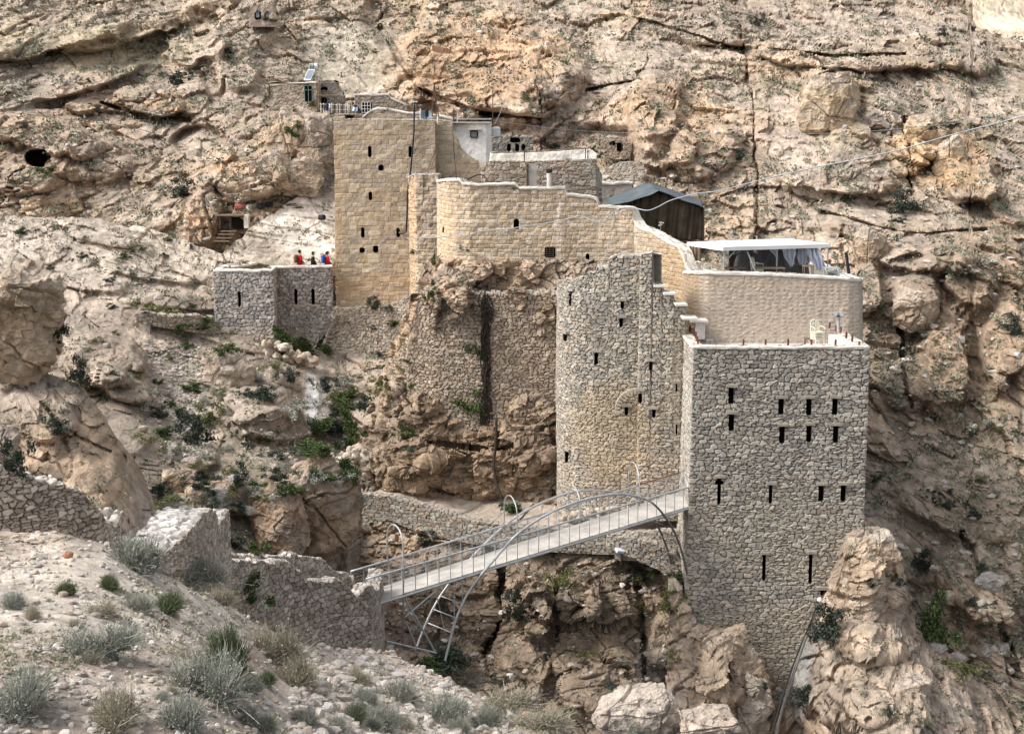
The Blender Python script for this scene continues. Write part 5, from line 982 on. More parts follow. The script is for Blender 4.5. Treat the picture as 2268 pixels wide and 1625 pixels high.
# ------------------------------------------------------------------ boulders
def cubesphere(n):
    a = np.tan(np.linspace(-1, 1, n)*math.pi/4); u, v = np.meshgrid(a, a); o = np.ones_like(u); Vs = []; Qs = []; off = 0
    for ax in range(3):
        for s in (-1, 1):
            p = [None]*3; p[ax] = o*s; p[(ax+1) % 3] = u*(s); p[(ax+2) % 3] = v
            P_ = np.stack(p, -1).reshape(-1, 3); Vs.append(P_/np.linalg.norm(P_, axis=1, keepdims=True)); Qs.append(gridq(n, n)+off); off += n*n
    return np.concatenate(Vs), np.concatenate(Qs)
def boulder(x, y, w_, h_, Y, label=None, seed=0, dep=0.8, col=None, group=None, name='boulder', sink=0.25, planes=9, grey=0.0, cat='boulder'):
    "a faceted rock about w_ x h_ photo units, its centre at x, y, distance Y"
    m_ = Y/F; W_, H_ = w_*m_/2, h_*m_/2; D_ = max(W_, H_)*dep
    c = P(x, y, Y+D_*0.55); n = int(np.clip(max(w_, h_)/2.0, 12, 90)); D, Q = cubesphere(n); rs = np.random.RandomState(seed+100)
    planes = planes+7; N = rs.normal(size=(planes, 3)); N /= np.linalg.norm(N, axis=1, keepdims=True); d0 = rs.uniform(0.74, 0.98, planes)
    ax = Euler((rs.uniform(-0.3, 0.3), rs.uniform(-0.4, 0.4), rs.uniform(-0.7, 0.7))).to_matrix()
    for j in range(3):
        v_ = np.array(ax.col[j]); N[2*j] = v_; N[2*j+1] = -v_; d0[2*j] = rs.uniform(0.78, 0.9); d0[2*j+1] = rs.uniform(0.78, 0.9)
    r = np.full(len(D), 1.12)
    for k in range(planes):
        dt = D@N[k]; r = np.where(dt > 0.05, np.minimum(r, d0[k]/np.maximum(dt, 0.05)), r)
    B = D*r[:, None]*np.array([W_, D_, H_])*1.12+c
    sc = max(W_, H_); q3 = B/(sc*0.5)
    tl = rs.uniform(-0.5, 0.5); zb = (B[:, 2]+tl*B[:, 0]+0.25*sc*fbm(B/sc, 3, seed))/(sc*0.33); fr = zb-np.floor(zb); z0 = np.zeros(len(B), np.int64); rr_ = _h(np.floor(zb).astype(np.int64), z0, z0, seed)
    led = sst(0, 0.12, fr)*(1-fr*0.7)*rr_
    f1, f2, rid, pl = vor(B/(sc*0.38)*np.array([1, 1, 1.3])+0.5*fbm(B/sc*1.5, 2, seed)[:, None], seed)
    h = sc*(0.12*fbm(q3*0.6, 3, seed)+0.07*led+0.10*(rid-0.5)*sst(-0.1, 0.25, fbm(q3*0.5+4, 2, seed+5))+0.05*pl)
    for k in range(2):      # a couple of open joints
        pn = rs.normal(size=3); pn /= np.linalg.norm(pn); dd = np.abs((B-c)@pn/sc-rs.uniform(-0.25, 0.25)+0.12*fbm(q3*0.8, 3, seed+k+20)); h = h-sc*0.10*(1-sst(0.0, 0.035, dd))
    fq = fbm(B/0.55, 5, seed+4, 0.68); h = h+0.11*min(sc, 1.3)*(1.3*fq+0.7*(0.35-2*np.abs(fbm(B/0.9+3, 4, seed+6, 0.6))))
    V = B+D*h[:, None]
    up = sst(0.2, 0.8, D[:, 2])[:, None]
    n1 = fbm(V/1.5, 4, seed+7)[:, None]; n2 = fbm(V/0.3, 3, seed+8, 0.7)[:, None]
    base = np.array(col if col is not None else (0.50, 0.385, 0.28)); C = base*(1+0.55*n1+0.45*n2+0.2*(rid[:, None]-0.5))
    gk = sst(0.0, 0.4, fbm(V/0.8+9, 4, seed+9))[:, None]*0.5; C = C*(1-gk)+np.array((0.36, 0.32, 0.285))*(1+0.4*n2)*gk
    lv = np.clip(0.45*up+0.9*n1+0.1, 0, 1)*(0.8 if base[0] > 0.45 else 0.45); C = C*(1-lv)+np.array((0.58, 0.51, 0.44))*(1+0.4*n2)*lv
    if grey: C = C*(1-grey)+C.mean(-1, keepdims=True)*grey
    me = npmesh(name, V-c, Q, cols=np.clip(C*0.78, 0.03, 0.8)); o = link(name, me, M['rock'], None); o.location = c
    tag(o, label or 'weathered tan boulder lying among the rubble of the gully slope', cat, group); splat(V); return o
ORB = (0.56, 0.42, 0.28)
for i, q in enumerate([
    (40, 712, 180, 262, 47.6, 'huge rounded orange boulder at the left edge of the photo', 0.9, ORB),
    (-20, 1010, 130, 130, 42.5, 'dark broken boulder at the left edge above the crumbling wall', 0.8, (0.45, 0.36, 0.28)),
    (615, 1150, 120, 185, 56.0, 'tall tan boulder, the left one of the pair beside the bridge end', 0.8, (0.44, 0.31, 0.21)),
    (695, 1130, 175, 235, 57.5, 'biggest brown boulder, the right one of the pair beside the bridge end', 0.8, (0.38, 0.27, 0.18)),
    (625, 1022, 60, 36, 60.5, 'small pale boulder behind the pair of big brown boulders', 0.8, (0.55, 0.46, 0.38)),
    (507, 832, 92, 100, 71.5, 'squarish grey tan boulder with a crack below the small fort', 0.8, (0.47, 0.38, 0.29)),
    (600, 860, 110, 90, 73.5, 'broad sloping tan boulder right of the squarish cracked one', 0.8, (0.48, 0.38, 0.28)),
    (395, 1065, 80, 60, 57.5, 'tan boulder below the grey bushes of the lower gully', 0.8, (0.50, 0.38, 0.27)),
    (470, 1100, 120, 60, 56.5, 'wide flat boulder with a dark orange underside above the ruined wall', 0.8, (0.52, 0.38, 0.26)),
    (360, 1120, 80, 70, 51.0, 'grey boulder beside the foot of the orange outcrop', 0.8, (0.45, 0.38, 0.33)),
    (1612, 1490, 150, 200, 54.2, 'large leaning brown boulder at the lower left foot of the big tower', 0.7, (0.47, 0.35, 0.24)),
    (1662, 1560, 70, 150, 53.6, 'grey slab leaning on the large brown boulder by the tower foot', 0.7, (0.45, 0.38, 0.31)),
    (1410, 1590, 190, 150, 41.0, 'pale rough boulder at the bottom edge left of the tower gully', 0.7, (0.62, 0.53, 0.45)),
    (1570, 1610, 140, 90, 40.0, 'lower pale pinkish boulder at the bottom edge beside the rough one', 0.7, (0.58, 0.47, 0.38)),
    (1940, 1222, 90, 95, 55.6, 'blocky tan rock, the topmost against the right foot of the big tower', 0.8, (0.56, 0.43, 0.31)),
    (1905, 1315, 90, 90, 55.0, 'tan rock with pale veins below the topmost block right of the tower', 0.8, (0.56, 0.43, 0.30)),
    (1972, 1330, 70, 110, 55.4, 'upright tan rock at the right of the block pile beside the tower', 0.8, (0.52, 0.40, 0.29)),
    (2022, 690, 95, 90, 74.2, 'rounded tan boulder on the cliff right of the terrace', 0.7, (0.50, 0.38, 0.27)),
    (1922, 560, 60, 110, 78.5, 'upright tan rock behind the black post right of the pergola', 0.7, (0.52, 0.39, 0.27)),
    (2042, 300, 66, 80, 93.0, 'orange rock tower with a dark cleft high on the right slope', 0.7, (0.60, 0.43, 0.27)),
    (2105, 360, 70, 100, 91.0, 'upright orange rock right of the dark cleft high on the right slope', 0.7, (0.62, 0.45, 0.28)),
    (2160, 440, 90, 80, 89.0, 'broad orange rock lowest in the row on the right slope', 0.7, (0.60, 0.44, 0.29)),
    (1835, 235, 110, 130, 94.5, 'rounded pale orange rock dome high on the right slope', 0.6, (0.60, 0.46, 0.31)),
    (1865, 408, 230, 60, 87.5, 'long smooth rock slab on the slope behind the pergola', 0.5, (0.54, 0.43, 0.33)),
    (650, 300, 95, 120, 90.5, 'tall pale orange rock face on the spur left of the old tower', 0.6, (0.58, 0.44, 0.31)),
    (700, 320, 70, 130, 90.0, 'leaning rock slab right against the old tower', 0.6, (0.56, 0.43, 0.31)),
    (600, 385, 80, 100, 88.0, 'rounded tan rock at the lower left of the spur by the old tower', 0.6, (0.53, 0.41, 0.30)),
    (670, 395, 90, 80, 88.5, 'wide pale rock at the bottom of the spur by the old tower', 0.6, (0.57, 0.45, 0.33))]):
    boulder(q[0], q[1], q[2], q[3], q[4], q[5], seed=i*3+1, dep=q[6], col=q[7])
LMK = [('the white cabin', 1045, 310), ('the black tent', 1460, 450), ('the pergola', 1690, 545), ('the hermitage', 670, 200), ('the cave chapel', 590, 30), ('the old tower', 850, 440), ('the small fort', 600, 660), ('the small cave', 85, 350), ('the wooden shelter', 510, 490), ('the footbridge deck', 1180, 1230),
       ('the bridge arch feet', 985, 1420), ('the lone round bush', 2004, 454), ('the terrace wall corner', 1910, 650), ('the tower foot blocks', 1940, 1250), ('the gully pipes', 1750, 1500), ('the huge orange boulder', 40, 705), ('the pair of brown boulders', 670, 1130), ('the squarish boulder', 507, 832), ('the white spill', 690, 890), ('the low wall', 390, 700),
       ('the tiny rock hut', 1370, 320), ('the mountain cleft', 1665, 250), ('the far sunny hill', 2200, 30), ('the pale rock dome', 1835, 235), ('the abutment wall', 700, 1330), ('the ruined wall', 440, 1200), ('the crumbling wall', 100, 1110), ('the wide silvery shrub', 215, 1425), ('the pale rough boulder', 1410, 1580), ('the big leaning boulder', 1610, 1500), ('the right photo edge', 2268, 900), ('the upper left corner', 0, 0), ('the long rock slab', 1865, 408), ('the tall trailing bush', 2082, 1380), ('the footpath wall', 950, 1150), ('the bastion', 1390, 900), ('the top photo edge', 1300, 0), ('the steel mast', 962, 220), ('the left photo edge', 0, 520), ('the bottom left corner', 0, 1625), ('the red stone', 152, 1230), ('the dead vine', 1075, 780)]
USED = set()
def placed(base, x, y):
    "where a small plant or stone is found: its nearest landmark, the side and how far"
    for nm, lx, ly in sorted(LMK, key=lambda q: math.hypot(q[1]-x, q[2]-y)):
        dx, dy = x-lx, y-ly; d = math.hypot(dx, dy); a = math.degrees(math.atan2(-dy, dx)) % 360
        side = ['right of', 'above and right of', 'above', 'above and left of', 'left of', 'below and left of', 'below', 'below and right of'][int(((a+22.5) % 360)//45)]
        far = 'just ' if d < 90 else '' if d < 200 else 'well '
        s = base+' '+far+side+' '+nm
        if s not in USED and len(s.split()) <= 16: USED.add(s); return s
    return base
rs = np.random.RandomState(5); BG = 'loose boulders scattered on the slopes'
def scatter_boulders(n, x0, x1, y0, y1, s0, s1, seed, label):
    r_ = np.random.RandomState(seed)
    for i in range(n):
        x, y = r_.uniform(x0, x1), r_.uniform(y0, y1); g = ground(x, y); s = r_.uniform(s0, s1)*(60/g[1])
        boulder(x, y, s*r_.uniform(0.9, 1.4), s*r_.uniform(0.6, 0.95), g[1]-0.1, placed('loose '+('grey' if i % 2 else 'tan')+' boulder', x, y), seed=seed+i, dep=0.8, col=np.array((0.50, 0.40, 0.31))*r_.uniform(0.85, 1.15), group=BG, grey=0.6 if i % 2 else 0.0, planes=7)
scatter_boulders(12, 330, 560, 1000, 1150, 22, 50, 300, 'small loose boulder among the bushes of the lower gully')
scatter_boulders(10, 150, 740, 620, 960, 14, 34, 340, 'loose boulder on the pale slope left of the small fort')
scatter_boulders(10, 1960, 2260, 1200, 1600, 24, 60, 380, 'loose boulder on the rocky slope at the lower right')
# ------------------------------------------------------------------ plants
M['plant'] = mat('plant', attr=True, rough=0.85, var=0.12, scale=3)
PLT = 0.84
def leafy(seed, n=900, col=((0.07, 0.10, 0.035), (0.10, 0.14, 0.05), (0.05, 0.075, 0.03)), leaf=0.055, clumps=14):
    r_ = np.random.RandomState(seed); cc = r_.normal(size=(clumps, 3))*np.array([0.27, 0.27, 0.2])+np.array([0, 0, 0.36]); cc[:, 2] = np.clip(cc[:, 2], 0.08, 0.85)
    k = r_.randint(0, clumps, n); c = cc[k]+r_.normal(size=(n, 3))*0.085; c[:, 2] = np.maximum(c[:, 2], 0.0)
    a = r_.normal(size=(n, 3)); a /= np.linalg.norm(a, axis=1, keepdims=True); b = np.cross(a, r_.normal(size=(n, 3))); b /= np.linalg.norm(b, axis=1, keepdims=True)
    s = leaf*r_.uniform(0.5, 1.3, (n, 1)); V = np.stack([c-a*s, c+b*s*0.5, c+a*s, c-b*s*0.5], 1).reshape(-1, 3)
    C = np.repeat(pal(r_.rand(n), col)*(0.75+0.5*r_.rand(n, 1))*(0.8+0.4*_h(k, k, k, seed))[:, None], 4, 0)
    Q = np.arange(n*4).reshape(-1, 4)
    return npmesh('bush', V, Q, cols=C*PLT)
def twiggy(seed, n=700, col=((0.30, 0.32, 0.25), (0.36, 0.36, 0.29), (0.22, 0.25, 0.18), (0.42, 0.38, 0.29)), h=0.8, w=0.012, spread=0.62):
    r_ = np.random.RandomState(seed); nb = n; root = r_.normal(size=(nb, 2))*0.07+(r_.normal(size=(5, 2))*0.17)[r_.randint(0, 5, nb)]; hs_ = r_.uniform(0.55, 1.1, 5)
    az = r_.uniform(0, 2*math.pi, nb); el = np.abs(r_.normal(size=nb))*spread; L_ = h*r_.uniform(0.25, 1.05, nb)*(1-0.25*np.minimum(el, 1.3))
    d = np.stack([np.cos(az)*np.sin(el), np.sin(az)*np.sin(el), np.cos(el)], -1); p0 = np.concatenate([root, np.zeros((nb, 1))], 1)
    side = np.cross(d, r_.normal(size=(nb, 3))); side /= np.linalg.norm(side, axis=1, keepdims=True)
    p1 = p0+d*L_[:, None]*0.55+side*0.02; p2 = p0+d*L_[:, None]+np.stack([d[:, 0]*0.1, d[:, 1]*0.1, -0.05*el], -1)+side*r_.normal(size=(nb, 1))*0.06
    w_ = w*r_.uniform(0.6, 1.4, (nb, 1))
    p1 = p1+r_.normal(size=(nb, 3))*0.03; p2 = p2+r_.normal(size=(nb, 3))*0.07
    V = [np.stack([p0-side*w_, p0+side*w_, p1+side*w_, p1-side*w_], 1), np.stack([p1-side*w_, p1+side*w_, p2+side*w_*0.4, p2-side*w_*0.4], 1)]
    # little leaves along the upper halves
    m_ = n*3; k = r_.randint(0, nb, m_); t_ = r_.uniform(0.25, 1, (m_, 1)); c = p0[k]*(1-t_)+p2[k]*t_+r_.normal(size=(m_, 3))*0.02
    a = r_.normal(size=(m_, 3)); a /= np.linalg.norm(a, axis=1, keepdims=True); b = np.cross(a, r_.normal(size=(m_, 3))); b /= np.linalg.norm(b, axis=1, keepdims=True); s = 0.018*r_.uniform(0.6, 1.5, (m_, 1))
    V.append(np.stack([c-a*s, c+b*s*0.5, c+a*s, c-b*s*0.5], 1)); V = np.concatenate(V, 0)
    cb = pal(r_.rand(nb), col)*(0.8+0.4*r_.rand(nb, 1)); cl = pal(r_.rand(m_), col)*(0.8+0.4*r_.rand(m_, 1))
    C = np.repeat(np.concatenate([cb*0.8, cb, cl]), 4, 0)
    return npmesh('bush', V.reshape(-1, 3), np.arange(len(V)*4).reshape(-1, 4), cols=C*PLT)
GRNS = ((0.055, 0.085, 0.028), (0.085, 0.125, 0.04), (0.04, 0.065, 0.022), (0.11, 0.15, 0.05)); DKG = ((0.055, 0.07, 0.05), (0.08, 0.10, 0.075), (0.045, 0.055, 0.04)); OLV = ((0.15, 0.155, 0.06), (0.20, 0.19, 0.08), (0.11, 0.12, 0.045))
GRY = ((0.33, 0.345, 0.29), (0.40, 0.405, 0.35), (0.24, 0.265, 0.215), (0.44, 0.425, 0.36)); DRY = ((0.42, 0.37, 0.28), (0.34, 0.31, 0.24), (0.50, 0.45, 0.35), (0.30, 0.28, 0.20))
LM = {'green': [leafy(i, 1500, GRNS) for i in (1, 2, 3)], 'dark': [leafy(i, 1400, DKG) for i in (4, 5)], 'olive': [leafy(i, 900, OLV, 0.05) for i in (6, 7)], 'grey': [leafy(i, 900, GRY, 0.05) for i in (8, 9)],
      'tw': [twiggy(i, 1700, GRY, w=0.0055, spread=0.75) for i in (11, 12, 13)], 'dry': [twiggy(i, 1900, DRY, w=0.005, spread=0.8) for i in (14, 15, 16)], 'twg': [twiggy(i, 1900, ((0.12, 0.16, 0.07), (0.17, 0.20, 0.10), (0.22, 0.24, 0.15))) for i in (17, 18)]}
pr_ = random.Random(9)
def plant(kind, x, y, w_, h_, label, group=None, Y=None, cat='bush'):
    "x, y = centre of the plant in the photo; it stands on the ground seen at its foot"
    yb = y+h_*0.42; g = ground(x, yb) if Y is None else P(x, yb, Y); me = pr_.choice(LM[kind]); m_ = g[1]/F
    o = bpy.data.objects.new({'tw': 'shrub', 'dry': 'shrub', 'twg': 'shrub'}.get(kind, 'bush'), me); COL.objects.link(o)
    if not me.materials: me.materials.append(M['plant'])
    o.location = (g[0], g[1]+0.15, g[2]-0.04); o.rotation_euler = (pr_.uniform(-0.15, 0.15), pr_.uniform(-0.15, 0.15), pr_.uniform(0, 6.28))
    k = 1.0 if kind in ('tw', 'dry', 'twg') else 1.3
    o.scale = (w_*m_*k, w_*m_*k, h_*m_*1.25); return tag(o, label, cat, group)
for q in [('green', 628, 762, 46, 60, 'dark green bush in the corner at the foot of the small fort'), ('green', 690, 768, 50, 40, 'green bush below the right face of the small fort'), ('dark', 706, 742, 30, 40, 'grey green bush where the small fort meets the stone footing'), ('green', 430, 718, 60, 30, 'low bright green bush by the low wall left of the small fort'),
          ('olive', 480, 925, 50, 56, 'yellow green bush on the rubble below the squarish boulder'), ('dark', 425, 950, 58, 72, 'big dark grey green bush in the middle of the gully'), ('green', 700, 942, 64, 30, 'spreading green bush below the white spill'), ('dark', 742, 938, 44, 54, 'dark bush between the white spill and the crag'), ('green', 778, 965, 44, 84, 'tall bright green bush at the left foot of the crag'),
          ('green', 695, 992, 70, 28, 'low green bush above the pair of big brown boulders'), ('dark', 805, 898, 36, 36, 'round dark bush on the left shoulder of the crag'), ('dark', 830, 672, 28, 28, 'grey bush on the ledge at the base of the old tower'), ('dark', 862, 684, 18, 20, 'small grey bush right of the one at the base of the old tower'), ('green', 1042, 886, 56, 46, 'leafy green bush growing on the crag left of the dead vine'),
          ('olive', 1064, 912, 24, 24, 'yellow green tuft under the leafy bush on the crag'), ('green', 1056, 772, 34, 30, 'green tuft halfway up the left side of the dead vine'), ('dark', 1064, 685, 28, 44, 'green tuft at the top left of the dead vine'), ('green', 900, 956, 34, 26, 'green tuft on the lower left face of the crag'), ('green', 1090, 990, 24, 28, 'green tuft beside the drooping pipe on the crag'), ('green', 1128, 1122, 42, 24, 'green bush at the foot of the crag where the drooping pipe ends'),
          ('green', 768, 1042, 40, 54, 'green bush at the start of the footpath'), ('dark', 938, 1192, 40, 34, 'dark bush on the ravine wall below the footpath'), ('dark', 2004, 454, 50, 46, 'round dark green bush alone on the right mountainside'), ('dark', 391, 174, 36, 32, 'dark bush high on the left spur'), ('dark', 408, 418, 48, 36, 'dark bush on the slope above the wooden shelter'), ('green', 650, 288, 26, 28, 'dark green bush in a cleft of the spur by the old tower'),
          ('green', 960, 577, 16, 26, 'green tuft in the corner between buttress and church wall'), ('green', 956, 655, 20, 28, 'green tuft on the rock below the buttress'), ('green', 962, 625, 12, 14, 'tiny green tuft just under the church wall corner'), ('dark', 1840, 1392, 64, 84, 'dark green bush at the right foot of the big tower'), ('dark', 1930, 1290, 30, 20, 'small olive bush between the blocks right of the tower'), ('dark', 2040, 1246, 40, 48, 'dark green bush on the slope right of the tower blocks'),
          ('green', 2082, 1380, 60, 100, 'tall green bush trailing down the lower right slope'), ('olive', 2132, 1482, 64, 44, 'yellow green bush at the end of the lower right cleft'), ('dark', 2160, 1140, 30, 22, 'dark tuft on the right cliff level with the bridge'), ('dark', 2098, 1120, 24, 20, 'small dark tuft on the right cliff above the slope'), ('dark', 2240, 722, 32, 40, 'dark green bush at the right edge of the photo'), ('dark', 2120, 598, 36, 26, 'dark tuft on the cliff right of the terrace'),
          ('dark', 2090, 74, 18, 16, 'small dark bush near the top right corner'), ('green', 1940, 1058, 26, 18, 'green tuft against the right edge of the big tower'), ('dark', 120, 942, 44, 38, 'grey green bush on top of the orange outcrop'), ('dark', 20, 1012, 50, 80, 'dark bush at the left edge above the crumbling wall'), ('dark', 172, 828, 34, 56, 'tall grey bush in front of the left ledge'), ('dark', 128, 728, 30, 50, 'grey bush right beside the huge orange boulder'),
          ('green', 500, 774, 36, 30, 'green bush at the left foot of the small fort rubble'), ('olive', 604, 812, 34, 22, 'olive bush above the broad sloping boulder'), ('dark', 518, 1200, 40, 34, 'dark bush between the ruined wall and the left brown boulder'), ('green', 572, 1212, 34, 34, 'green bush at the foot of the left brown boulder'), ('dark', 530, 1060, 30, 60, 'grey bush in the cleft left of the big brown boulders'), ('green', 545, 1312, 70, 56, 'green bush against the abutment wall'),
          ('dark', 1410, 1274, 50, 50, 'dark bush on the ravine rocks under the right of the bridge'), ('olive', 1440, 1266, 50, 30, 'olive bush beside the dark one under the bridge'), ('olive', 1240, 1290, 44, 60, 'yellow green growth in a crack under the middle of the bridge'), ('dark', 1150, 1340, 40, 70, 'dark bush in the deep cleft under the bridge'), ('green', 1504, 1290, 46, 60, 'green bush at the right feet of the bridge arches'), ('olive', 1488, 1340, 40, 60, 'olive bush on the rock left of the big tower foot'),
          ('dark', 985, 1462, 90, 46, 'blue grey bush at the left feet of the bridge arches'), ('green', 960, 1470, 50, 26, 'low green patch under the left feet of the arches'), ('dark', 1633, 345, 30, 24, 'dark bush beside the long cleft of the mountain'), ('green', 1352, 434, 14, 12, 'tiny bush on the flat roofed shed'), ('dark', 1700, 1570, 26, 90, 'dark green growth in the gully between boulder and pipe'), ('green', 100, 375, 34, 12, 'green bush growing in the mouth of the small cave'),
          ('olive', 350, 678, 80, 18, 'low strip of bright green plants above the low wall'), ('olive', 860, 868, 34, 40, 'yellow green plants on the steep left edge of the crag'), ('dark', 1780, 1545, 40, 40, 'grey green bush right of the ravine pipe'), ('dark', 640, 830, 30, 36, 'dark bush beside the white spill channel'), ('dark', 720, 850, 36, 34, 'dark bush right of the white spill channel'), ('green', 595, 42, 26, 8, 'green plants beside the cave chapel')]:
    plant(*q[:5], q[5])
for q in [('tw', 300, 1222, 120, 84, 'big round grey green shrub behind the crest, nearest the ruined wall'), ('tw', 425, 1262, 110, 62, 'grey green shrub in front of the short ruined wall'), ('tw', 215, 1425, 140, 78, 'wide silvery shrub in the middle of the near slope'), ('tw', 45, 1540, 150, 120, 'large shrub at the lower left corner'), ('dry', 235, 1578, 120, 100, 'dry straw coloured shrub at the bottom left'), ('tw', 455, 1492, 140, 120, 'big silvery grass like shrub left of the green one'),
          ('twg', 508, 1446, 76, 130, 'green shrub in the middle of the near slope'), ('dry', 615, 1425, 130, 110, 'large dry shrub below the abutment wall'), ('dry', 655, 1490, 90, 70, 'grey dry shrub just below the large dry one'), ('tw', 398, 1582, 110, 90, 'grey shrub at the bottom edge left of centre'), ('tw', 900, 1532, 84, 62, 'grey shrub on the rubble right of the abutment'), ('tw', 985, 1572, 110, 66, 'grey shrub on the rubble at the bottom edge'),
          ('tw', 845, 1590, 90, 56, 'silvery shrub at the bottom edge near the middle'), ('tw', 580, 1602, 60, 40, 'small blue grey shrub at the bottom edge'), ('tw', 745, 1600, 60, 36, 'small grey shrub in the rubble at the bottom edge'), ('twg', 362, 1335, 70, 40, 'low green grey shrub right of the small one on the near slope'), ('tw', 300, 1338, 60, 34, 'small pale shrub in the middle of the near slope'), ('dry', 215, 1350, 70, 30, 'low dry tuft above the wide silvery shrub'),
          ('dry', 65, 1356, 40, 36, 'small brown shrub near the left edge'), ('twg', 232, 1290, 44, 34, 'small dark green tuft on the bare pale rock'), ('dry', 1010, 1482, 80, 40, 'pale dry grass below the feet of the arches'), ('dry', 1100, 1556, 130, 50, 'long patch of dry grass on the crest of the near slope'), ('dry', 1210, 1600, 120, 44, 'dry grass tuft lowest on the crest'), ('tw', 1420, 1606, 60, 34, 'grey tuft on the pale rough boulder'), ('dry', 490, 1318, 60, 40, 'brown dry shrub left of the green bush at the abutment'),
          ('tw', 20, 1330, 60, 40, 'grey shrub at the left edge of the near slope'), ('dry', 790, 1500, 60, 26, 'small dry tuft on the rubble below the abutment')]:
    plant(*q[:5], q[5], cat='shrub')
def scatter_plants(n, x0, x1, y0, y1, s0, s1, seed, label, kinds, group):
    r_ = random.Random(seed)
    for i in range(n):
        x, y = r_.uniform(x0, x1), r_.uniform(y0, y1); s = r_.uniform(s0, s1)
        kd = r_.choice(kinds); plant(kd, x, y, s*r_.uniform(0.9, 1.3), s*0.7, placed('small '+{'grey': 'grey green', 'dark': 'dark green', 'olive': 'olive', 'green': 'bright green'}[kd]+' shrub', x, y), group)
SG = 'small shrubs dotting the mountainside'
scatter_plants(34, 780, 2260, 10, 560, 9, 20, 71, 'small grey green shrub on the upper mountainside', ['grey', 'dark', 'olive'], SG)
scatter_plants(26, 0, 720, 10, 460, 9, 20, 72, 'small grey green shrub on the upper left mountainside', ['grey', 'dark', 'olive'], SG)
scatter_plants(36, 10, 470, 500, 830, 9, 22, 73, 'small green shrub on the pale left slope', ['green', 'olive', 'dark', 'grey'], 'small shrubs on the pale left slope')
scatter_plants(66, 300, 800, 840, 1150, 16, 42, 74, 'small shrub among the rubble of the gully', ['grey', 'olive', 'dark', 'green', 'grey'], 'small shrubs in the gully')
scatter_plants(30, 1960, 2262, 580, 1600, 12, 28, 75, 'small shrub on the lower right cliff', ['grey', 'dark', 'olive'], 'small shrubs on the lower right cliff')
scatter_plants(26, 860, 1520, 1240, 1600, 14, 34, 76, 'small shrub on the ravine wall under the bridge', ['dark', 'olive', 'grey'], 'small shrubs in the ravine')
scatter_plants(12, 800, 930, 700, 1000, 12, 26, 77, 'small green tuft on the left edge of the crag', ['green', 'olive', 'dark'], 'tufts on the crag edge')
scatter_plants(8, 730, 900, 700, 860, 12, 22, 78, 'small tuft on the sloping stone footing of the old tower', ['dark', 'olive', 'green'], 'tufts on the tower footing')
r_ = random.Random(79)
for i in range(30):
    x = r_.uniform(0, 1100); y = r_.uniform(1260 if x < 400 else 1400+0.15*x, 1610); s = r_.uniform(24, 64)
    kd = r_.choice(['tw', 'dry', 'tw', 'twg']); plant(kd, x, y, s, s*0.75, placed({'tw': 'small grey tuft', 'dry': 'small straw tuft', 'twg': 'small green tuft'}[kd], x, y), 'small tufts on the near slope', cat='shrub')
# ground cover: countless little tufts on the slopes, and loose stones
def tufts(name, sheets, n, size, cols, seed, label, region=None, upmin=0.25, k=14):
    r_ = np.random.RandomState(seed); Vs = []
    for sh in sheets:
        V, x, y, N = SHEETS[sh]; x, y = proj(V)
        m_ = (N[:, 2] > upmin) & (x > -40) & (x < 2310) & (y > -20) & (y < 1640)
        if region: m_ &= region(x, y)
        m_ &= fbm(V/3.0, 3, seed) > -0.15
        idx = np.nonzero(m_)[0]; Vs.append(V[r_.choice(idx, min(n, len(idx)), replace=False)])
    B = np.concatenate(Vs); nb = len(B); s = size*r_.uniform(0.5, 1.6, nb)*(0.5+B[:, 1]/120)
    c = np.repeat(B, k, 0)+r_.normal(size=(nb*k, 3))*np.repeat(s, k)[:, None]*np.array([0.4, 0.4, 0.28])+np.array([0, 0, 1])*np.repeat(s, k)[:, None]*0.25
    a = r_.normal(size=(nb*k, 3)); a /= np.linalg.norm(a, axis=1, keepdims=True); b = np.cross(a, r_.normal(size=(nb*k, 3))); b /= np.linalg.norm(b, axis=1, keepdims=True); q = (np.repeat(s, k)*0.24)[:, None]
    V = np.stack([c-a*q, c+b*q*0.6, c+a*q, c-b*q*0.6], 1).reshape(-1, 3)
    C = np.repeat(np.repeat(pal(r_.rand(nb), cols)*(0.7+0.6*r_.rand(nb, 1)), k, 0), 4, 0)
    o = link(name, npmesh(name, V, np.arange(len(V)).reshape(-1, 4), cols=C*PLT), M['plant']); tag(o, label, 'ground cover', None, 'stuff')
SCR = ((0.25, 0.26, 0.19), (0.20, 0.21, 0.15), (0.30, 0.30, 0.23), (0.16, 0.18, 0.11), (0.33, 0.31, 0.22))
tufts('scrub', ['mountain'], 5600, 0.27, SCR, 1, 'sparse grey green scrub speckling the mountainside', None)
tufts('scrub', ['left_slope'], 2200, 0.22, SCR, 2, 'sparse green scrub speckling the left slope and gully')
tufts('scrub', ['ravine', 'crag', 'tower_crag', 'left_outcrop'], 260, 0.2, SCR, 3, 'thin scrub in the cracks of the ravine and crag', None, 0.5)
tufts('grass', ['near_slope'], 900, 0.10, ((0.36, 0.34, 0.25), (0.28, 0.29, 0.2), (0.42, 0.38, 0.28)), 4, 'thin dry grass between the stones of the near slope', None, 0.1, 20)
